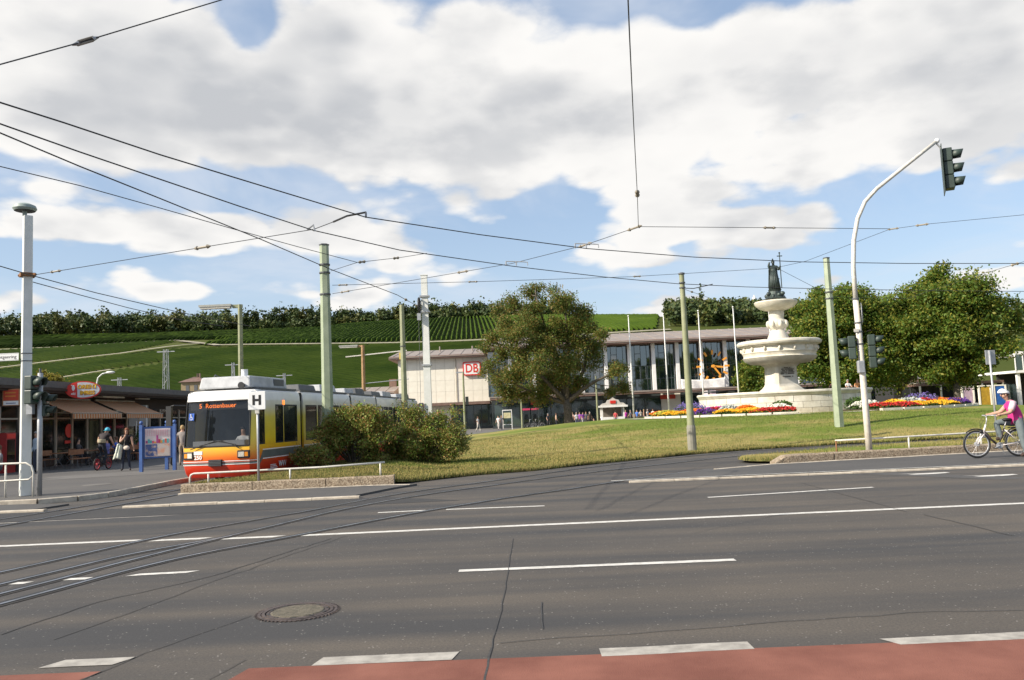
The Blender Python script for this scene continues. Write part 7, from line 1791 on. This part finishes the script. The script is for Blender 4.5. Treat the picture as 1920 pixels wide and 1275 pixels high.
crowd(1118, 88, GSIT, 40, (.14, .34, .55), (.06, .06, .07), 'person in a light blue top sitting on the lawn edge', z=float(mound(10.2, 88)))
crowd(1106, 90, GSIT, -40, (.03, .03, .035), (.04, .04, .045), 'person in black sitting on the lawn edge', 'dark', z=.1)
for i, (px, py, sh, lab) in enumerate(((1584, 715, (.64, .62, .60), 'person in white sitting on the far rim of the fountain basin'), (1602, 716, (.55, .24, .08), 'person in an orange top on the far rim of the fountain basin'), (1610, 718, (.50, .10, .30), 'person in a pink top on the far rim of the fountain basin'), (1556, 722, (.12, .05, .05), 'person in dark red on the far rim of the fountain basin'))):
    a = math.atan2(.75, (px - 1462) / 155.0 * .8); x = FX + 5.5 * math.cos(a); y = FY + 5.5 * math.sin(a); xx = (px - 960) / FPX * 61.5
    person(lab, (xx, 61.5, FZ + 1.0), R(10 - 20 * i), SIT, sh, (.2, .2, .22), ['grey', 'blond', 'brown', 'dark'][i], h=.95, group='people on the fountain rim')
for i, (px, D, rz, lab) in enumerate(((990, 96, 10, 'parked bicycle at the left of the pair by the phone booths'), (1001, 95, -12, 'parked bicycle at the right of the pair by the phone booths'), (1815, 79, 20, 'bicycle parked by the pink advert panel under the lindens'))):
    bicycle(lab, ((px - 960) / FPX * D, D, 0 if px < 1100 else .05), R(rz), (.06, .06, .07), (.06, .06, .07), (.4, .4, .41), .345, 1.08, 'city', 'parked bicycles')
# ------------------------------------------------------------------ snack bar on the left
KX = -23.5; KY0, KY1 = 33.0, 66.0
M_kroof = mat('snackbar_roof', (.085, .070, .058), .8, c2=(.13, .11, .09), scale=2)
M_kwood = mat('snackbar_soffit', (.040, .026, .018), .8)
M_kpost = mat('snackbar_post', (.30, .26, .20), .6, c2=(.40, .35, .28), scale=3)
M_kglass = glassmat('snackbar_glass', (.012, .012, .011), .05, .35, .5)
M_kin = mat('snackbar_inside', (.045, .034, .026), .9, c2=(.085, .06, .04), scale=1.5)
sn = thing('snack_bar', 'low dark flat-roofed snack bar with striped awnings, left of the tram', 'building', (KX, KY0, .115))
L_ = KY1 - KY0
rf = MB().bbox(-9, 1.25, 0, L_, 3.80, 4.12).build('roof', M_kroof, sn)
MB().bbox(1.25, 1.30, 0, L_, 3.84, 4.16).build('fascia_board', mat('fascia_grey', (.10, .095, .09), .7), rf); MB().bbox(1.252, 1.32, 0, L_, 3.70, 3.80).build('fascia_board', M_kwood, rf)
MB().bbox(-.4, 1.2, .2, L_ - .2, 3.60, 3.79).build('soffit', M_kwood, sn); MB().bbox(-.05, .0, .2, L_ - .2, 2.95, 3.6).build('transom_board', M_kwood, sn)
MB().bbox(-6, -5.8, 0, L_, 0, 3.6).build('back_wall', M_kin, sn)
pw_ = 1.55; n = int(L_ / pw_)
for i in range(n + 1):
    y = i * pw_; MB().bbox(-.06, .10, y - .07, y + .07, 0, 2.95).build('post', M_kpost, sn)
    if i < n:
        MB().bbox(0, .02, y + .071, y + pw_ - .071, .45 if i % 3 else .02, 2.35).build('window', M_kglass, sn); MB().bbox(-.02, .05, y + .071, y + pw_ - .071, 2.36, 2.44).build('transom_bar', M_kpost, sn)
        MB().bbox(0, .02, y + .071, y + pw_ - .071, 2.45, 2.94).build('fanlight', M_kglass, sn)
        if i % 3: MB().bbox(-.02, .04, y + .071, y + pw_ - .071, .02, .44).build('stall_riser', M_kwood, sn)
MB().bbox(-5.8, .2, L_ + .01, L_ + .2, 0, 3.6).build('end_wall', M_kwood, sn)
MB().bbox(.03, .06, 17.3, 20.0, 1.9, 3.2).build('pale_panel', mat('panel_grey', (.30, .30, .29), .7), sn); MB().bbox(.05, .10, 19.6, 19.75, 0, 3.2).build('door_frame', M_signwhite, sn); MB().bbox(.05, .10, 18.2, 18.3, 0, 2.2).build('door_frame', M_signwhite, sn)
MB().bbox(.4, .9, 12.5, 15.0, 3.52, 3.59).build('strip_light', M_lampglass, sn); MB().bbox(.35, .6, 17.5, 19.0, 3.52, 3.59).build('strip_light', M_lampglass, sn)
# round and square notices behind the glass
MB().cyl((.03, 10.6, 1.75), (.045, 10.6, 1.75), .36, 20).build('round_notice', M_dbred, sn); MB().bbox(.03, .045, 10.2, 11.0, 1.1, 1.25).build('notice_strip', M_dbred, sn)
MB().bbox(.04, .06, 3.5, 4.3, 1.55, 2.25).build('menu_board', mat('menu_board', (.18, .24, .28), .6, c2=(.40, .34, .26), scale=5), sn)
# awnings with scalloped valance
def awning(y0, y1, label):
    t = thing('awning', label, 'awning', (KX + .25, (y0 + y1) / 2, 0), 0, 'awnings of the snack bar'); w = y1 - y0
    M = bpy.data.materials.get('awning_stripes')
    if not M:
        M = bpy.data.materials.new('awning_stripes'); M.use_nodes = True; nt = M.node_tree; b = nt.nodes['Principled BSDF']; b.inputs['Roughness'].default_value = .85
        tc = nt.nodes.new('ShaderNodeTexCoord'); sp = nt.nodes.new('ShaderNodeSeparateXYZ'); nt.links.new(tc.outputs['Object'], sp.inputs[0])
        mm = nt.nodes.new('ShaderNodeMath'); mm.operation = 'MULTIPLY'; nt.links.new(sp.outputs[1], mm.inputs[0]); mm.inputs[1].default_value = 24; sn_ = nt.nodes.new('ShaderNodeMath'); sn_.operation = 'SINE'; nt.links.new(mm.outputs[0], sn_.inputs[0])
        r = nt.nodes.new('ShaderNodeMapRange'); nt.links.new(sn_.outputs[0], r.inputs[0]); r.inputs[1].default_value = -.2; r.inputs[2].default_value = .2
        mx = nt.nodes.new('ShaderNodeMix'); mx.data_type = 'RGBA'; nt.links.new(r.outputs[0], mx.inputs[0]); mx.inputs[6].default_value = (.74, .27, .10, 1); mx.inputs[7].default_value = (.80, .62, .42, 1); nt.links.new(mx.outputs[2], b.inputs['Base Color'])
        tr = nt.nodes.new('ShaderNodeBsdfTranslucent'); nt.links.new(mx.outputs[2], tr.inputs[0]); ms = nt.nodes.new('ShaderNodeMixShader'); ms.inputs[0].default_value = .5; out = nt.nodes['Material Output']; nt.links.new(b.outputs[0], ms.inputs[1]); nt.links.new(tr.outputs[0], ms.inputs[2]); nt.links.new(ms.outputs[0], out.inputs[0])
    n = 36; vs = []
    for i in range(n + 1):
        y = -w / 2 + w * i / n
        for k in range(6): u = k / 5; vs.append((u * 1.75, y, 3.48 - .80 * u + .06 * u * (1 - u) * -2))
    MB().add(vs, [(i * 6 + k, (i + 1) * 6 + k, (i + 1) * 6 + k + 1, i * 6 + k + 1) for i in range(n) for k in range(5)]).build('canvas', M, t)
    vs = []; m2 = 10 * n
    for i in range(m2 + 1): y = -w / 2 + w * i / m2; vs += [(1.76, y, 2.69), (1.77, y, 2.46 - .035 * abs(math.sin(y * 10)))]
    MB().add(vs, [(2 * i, 2 * i + 1, 2 * i + 3, 2 * i + 2) for i in range(m2)]).build('valance', M, t)
    MB().tube([(1.75, -w / 2, 2.70), (1.75, w / 2, 2.70)], .03, 8).build('front_rail', M_kpost, t); MB().tube([(0, -w / 2, 3.5), (0, w / 2, 3.5)], .05, 8).build('roller', M_kpost, t)
    for y in (-w / 2 + .3, w / 2 - .3): MB().tube([(0, y, 2.9), (.9, y, 2.75), (1.72, y, 2.69)], .02, 6).build('arm', M_kpost, t)
awning(40.3, 45.3, 'orange striped awning nearer the lamp mast, left of the two'); awning(45.9, 50.6, 'orange striped awning nearer the tram, right of the two')
# oval sign
op = at(156, 731, 41.3); sg = thing('oval_sign', 'oval red and white sign reading ORIENT IMBISS on the snack bar roof edge', 'sign', op, R(16))
def ell(w, h, x0=-9, x1=9, n=40): return [(w / 2 * math.cos(2 * math.pi * i / n), h / 2 * math.sin(2 * math.pi * i / n)) for i in range(n)]
plate(ell(1.62, .88), -.02, .10, (0, 0, 0), 'rim', M_dbred, sg); 
E_ = [(x, z) for x, z in ell(1.5, .76, n=80)]
plate([(max(x, -.26), z) for x, z in E_ if x > -.30], -.03, .0, (0, 0, 0), 'white_field', mat('sign_pale', (.62, .62, .62), .5), sg)
plate([(min(x, -.28), z) for x, z in E_ if x < -.26], -.03, .0, (0, 0, 0), 'red_field', M_dbred, sg)
M_gold = mat('sign_gold', (.72, .42, .02), .5)
for tx, z in (('ORIENT', .15), ('IMBISS', -.15)):
    text_mesh('letter_shadow', tx, .27, mat('letter_red', (.40, .06, .02), .5), sg, face_M((.20, -.036, z - .012), (1, 0, 0), (0, 0, 1)), bold=.018, sx=.92); text_mesh('lettering', tx, .27, M_gold, sg, face_M((.19, -.041, z), (1, 0, 0), (0, 0, 1)), bold=.008, sx=.92)
text_mesh('brand_mark', 'eki', .17, M_signwhite, sg, face_M((-.44, -.036, -.18), (1, 0, 0), (0, 0, 1)), bold=.004); MB().ball((-.44, -.035, .10), (.07, .01, .14)).box((-.49, -.036, .22), (.10, .01, .05), ry=.5).build('bird_emblem', M_signwhite, sg)
# red square sign at the left edge
rp = at(21, 745, 36.5); rs = thing('square_sign', 'red and white square sign hanging under the snack bar roof at the left edge', 'sign', rp, R(20)); MB().box((0, 0, 0), (.66, .06, .74)).build('frame', mat('sign_border', (.42, .20, .08), .6), rs); MB().box((0, -.04, .10), (.58, .03, .46)).build('red_field', mat('red_orange', (.52, .05, .015), .5), rs); MB().box((0, -.04, -.25), (.58, .03, .18)).build('white_field', M_signwhite, rs)
for z in (.20, .05): MB().box((-.02, -.058, z), (.40, .008, .055)).build('letter_band', mat('letter_orange', (.60, .22, .03), .5), rs)
MB().box((0, -.058, -.26), (.38, .006, .035)).build('letter_band', mat('letter_blue', (.10, .14, .30), .5), rs)
# tables, benches, pots, guests
M_wood = mat('bench_wood', (.20, .085, .035), .7, c2=(.28, .13, .06), scale=4)
def table(x, y, label):
    t = thing('table', label, 'table', (x, y, .115), 0, 'tables outside the snack bar'); MB().bbox(-.35, .35, -.6, .6, .70, .74).build('top', M_wood, t)
    for yy in (-.45, .45):
        MB().tube([(-.28, yy, 0), (.28, yy, .7)], .018, 6).build('leg', M_dgrey, t); MB().tube([(.28, yy + .03, 0), (-.28, yy + .03, .7)], .018, 6).build('leg', M_dgrey, t)
def bench(x, y, label):
    t = thing('bench', label, 'bench', (x, y, .115), 0, 'benches outside the snack bar'); MB().bbox(-.16, .16, -.65, .65, .42, .46).build('seat', M_wood, t); MB().bbox(-.20, -.16, -.65, .65, .62, .86).build('backrest', M_wood, t)
    for yy in (-.5, .5): MB().tube([(-.19, yy, .86), (-.15, yy, .42), (-.20, yy, 0)], .018, 6).build('leg', M_dgrey, t); MB().tube([(.14, yy, .42), (.18, yy, 0)], .018, 6).build('leg', M_dgrey, t)
for i, (x, y) in enumerate(((-21.0, 38.6), (-21.0, 41.4), (-20.9, 44.4), (-21.0, 47.6))):
    table(x, y, ['wooden table nearest the white lamp mast', 'wooden table below the left awning, by the blue shirts', 'wooden table where the two awnings meet', 'wooden table below the right awning'][i])
    bench(x - .75, y, ['wooden bench nearest the lamp mast, by the wall', 'wooden bench below the left awning, by the wall', 'wooden bench by the wall where the awnings meet', 'wooden bench below the right awning, by the wall'][i]); bench(x + .8, y - .1, ['wooden bench nearest the lamp mast, street side', 'wooden bench below the left awning, street side', 'wooden bench on the street side where the awnings meet', 'wooden bench below the right awning, street side'][i])
SG = 'guests outside the snack bar'
def guest(px, Y, x, rz, sh, lab, hair='dark'): person(lab, (x, Y, .115), R(rz), SIT, sh, (.03, .03, .04), hair, sleeve=.8, h=1.04, group=SG)
guest(146, 41.0, -20.2, -100, (.12, .13, .36), 'guest in a violet blue shirt on the street side bench under the left awning', 'dark'); guest(166, 42.0, -20.2, -80, (.03, .10, .46), 'guest in a bright blue shirt under the left awning', 'brown'); guest(115, 41.2, -21.7, 95, (.03, .03, .035), 'guest in black against the wall under the left awning'); guest(180, 44.8, -20.2, -95, (.25, .05, .05), 'guest in dark red behind the trick bicycle rider'); guest(130, 47.4, -21.7, 90, (.22, .22, .24), 'guest in grey against the wall under the right awning', 'grey')
p = at(5, 850, 29.5); person('person in a grey shirt sitting at the far left edge', (p.x - .12, 29.5, .115), R(-40), SIT, (.22, .22, .23), (.05, .05, .06), 'brown', sleeve=.7)
p = at(66, 835, 36); person('person in a pale blue shirt behind the white lamp mast', (p.x + .05, 36, .115), R(-30), STAND, (.36, .44, .52), (.05, .06, .09), 'grey', sleeve=1.6)
def pot(px, py, label, r=.24, plant=True, ph=.55):
    g_ = G(px, py, .115); t = thing('plant_pot', label, 'plant pot', (g_.x, g_.y, .115), 0, 'pots outside the snack bar'); MB().lathe([(r * .7, 0), (r * .95, r * 1.5), (r * 1.05, r * 1.5), (r * 1.05, r * 1.8), (r * .9, r * 1.8), (r * .85, r * 1.6), (0, r * 1.55)], 18).build('pot', mat('terracotta', (.34, .13, .06), .8), t, 'auto')
    if plant:
        V, F = leaf_cloud(np.array([[0, 0, r * 1.8 + ph * .45]]), np.array([[r * 1.2, r * 1.2, ph * .55]]), 420, .06); link('foliage', np_mesh('foliage', V, F, L_bed, mi=rng.choice(2, 420)), t)
pot(157, 866, 'terracotta pot in front of the blue shirted guests', .28, False); pot(90, 872, 'potted green bush beside the signal post', .26, True, .8); pot(262, 862, 'potted tall bush behind the person in black', .28, True, 1.3); pot(180, 858, 'potted plant behind the trick bicycle rider', .2, True, .5)
for i, (x, y, c, lab) in enumerate(((-22.6, 36.6, (.30, .02, .02), 'red drinks cooler under the red square sign'), (-22.6, 37.6, (.10, .09, .09), 'dark drinks cooler next to the red one'))):
    t = thing('drinks_cooler', lab, 'cooler', (x, y, .115)); MB().bbox(-.35, .35, -.35, .35, 0, 1.75).build('cabinet', mat('cooler_%d' % i, c, .4), t); MB().bbox(.351, .37, -.28, .28, .35, 1.45).build('door_glass', M_kglass, t); MB().bbox(.352, .372, -.3, .3, 1.5, 1.7).build('header', M_dbred, t)
bpy.context.view_layer.update()
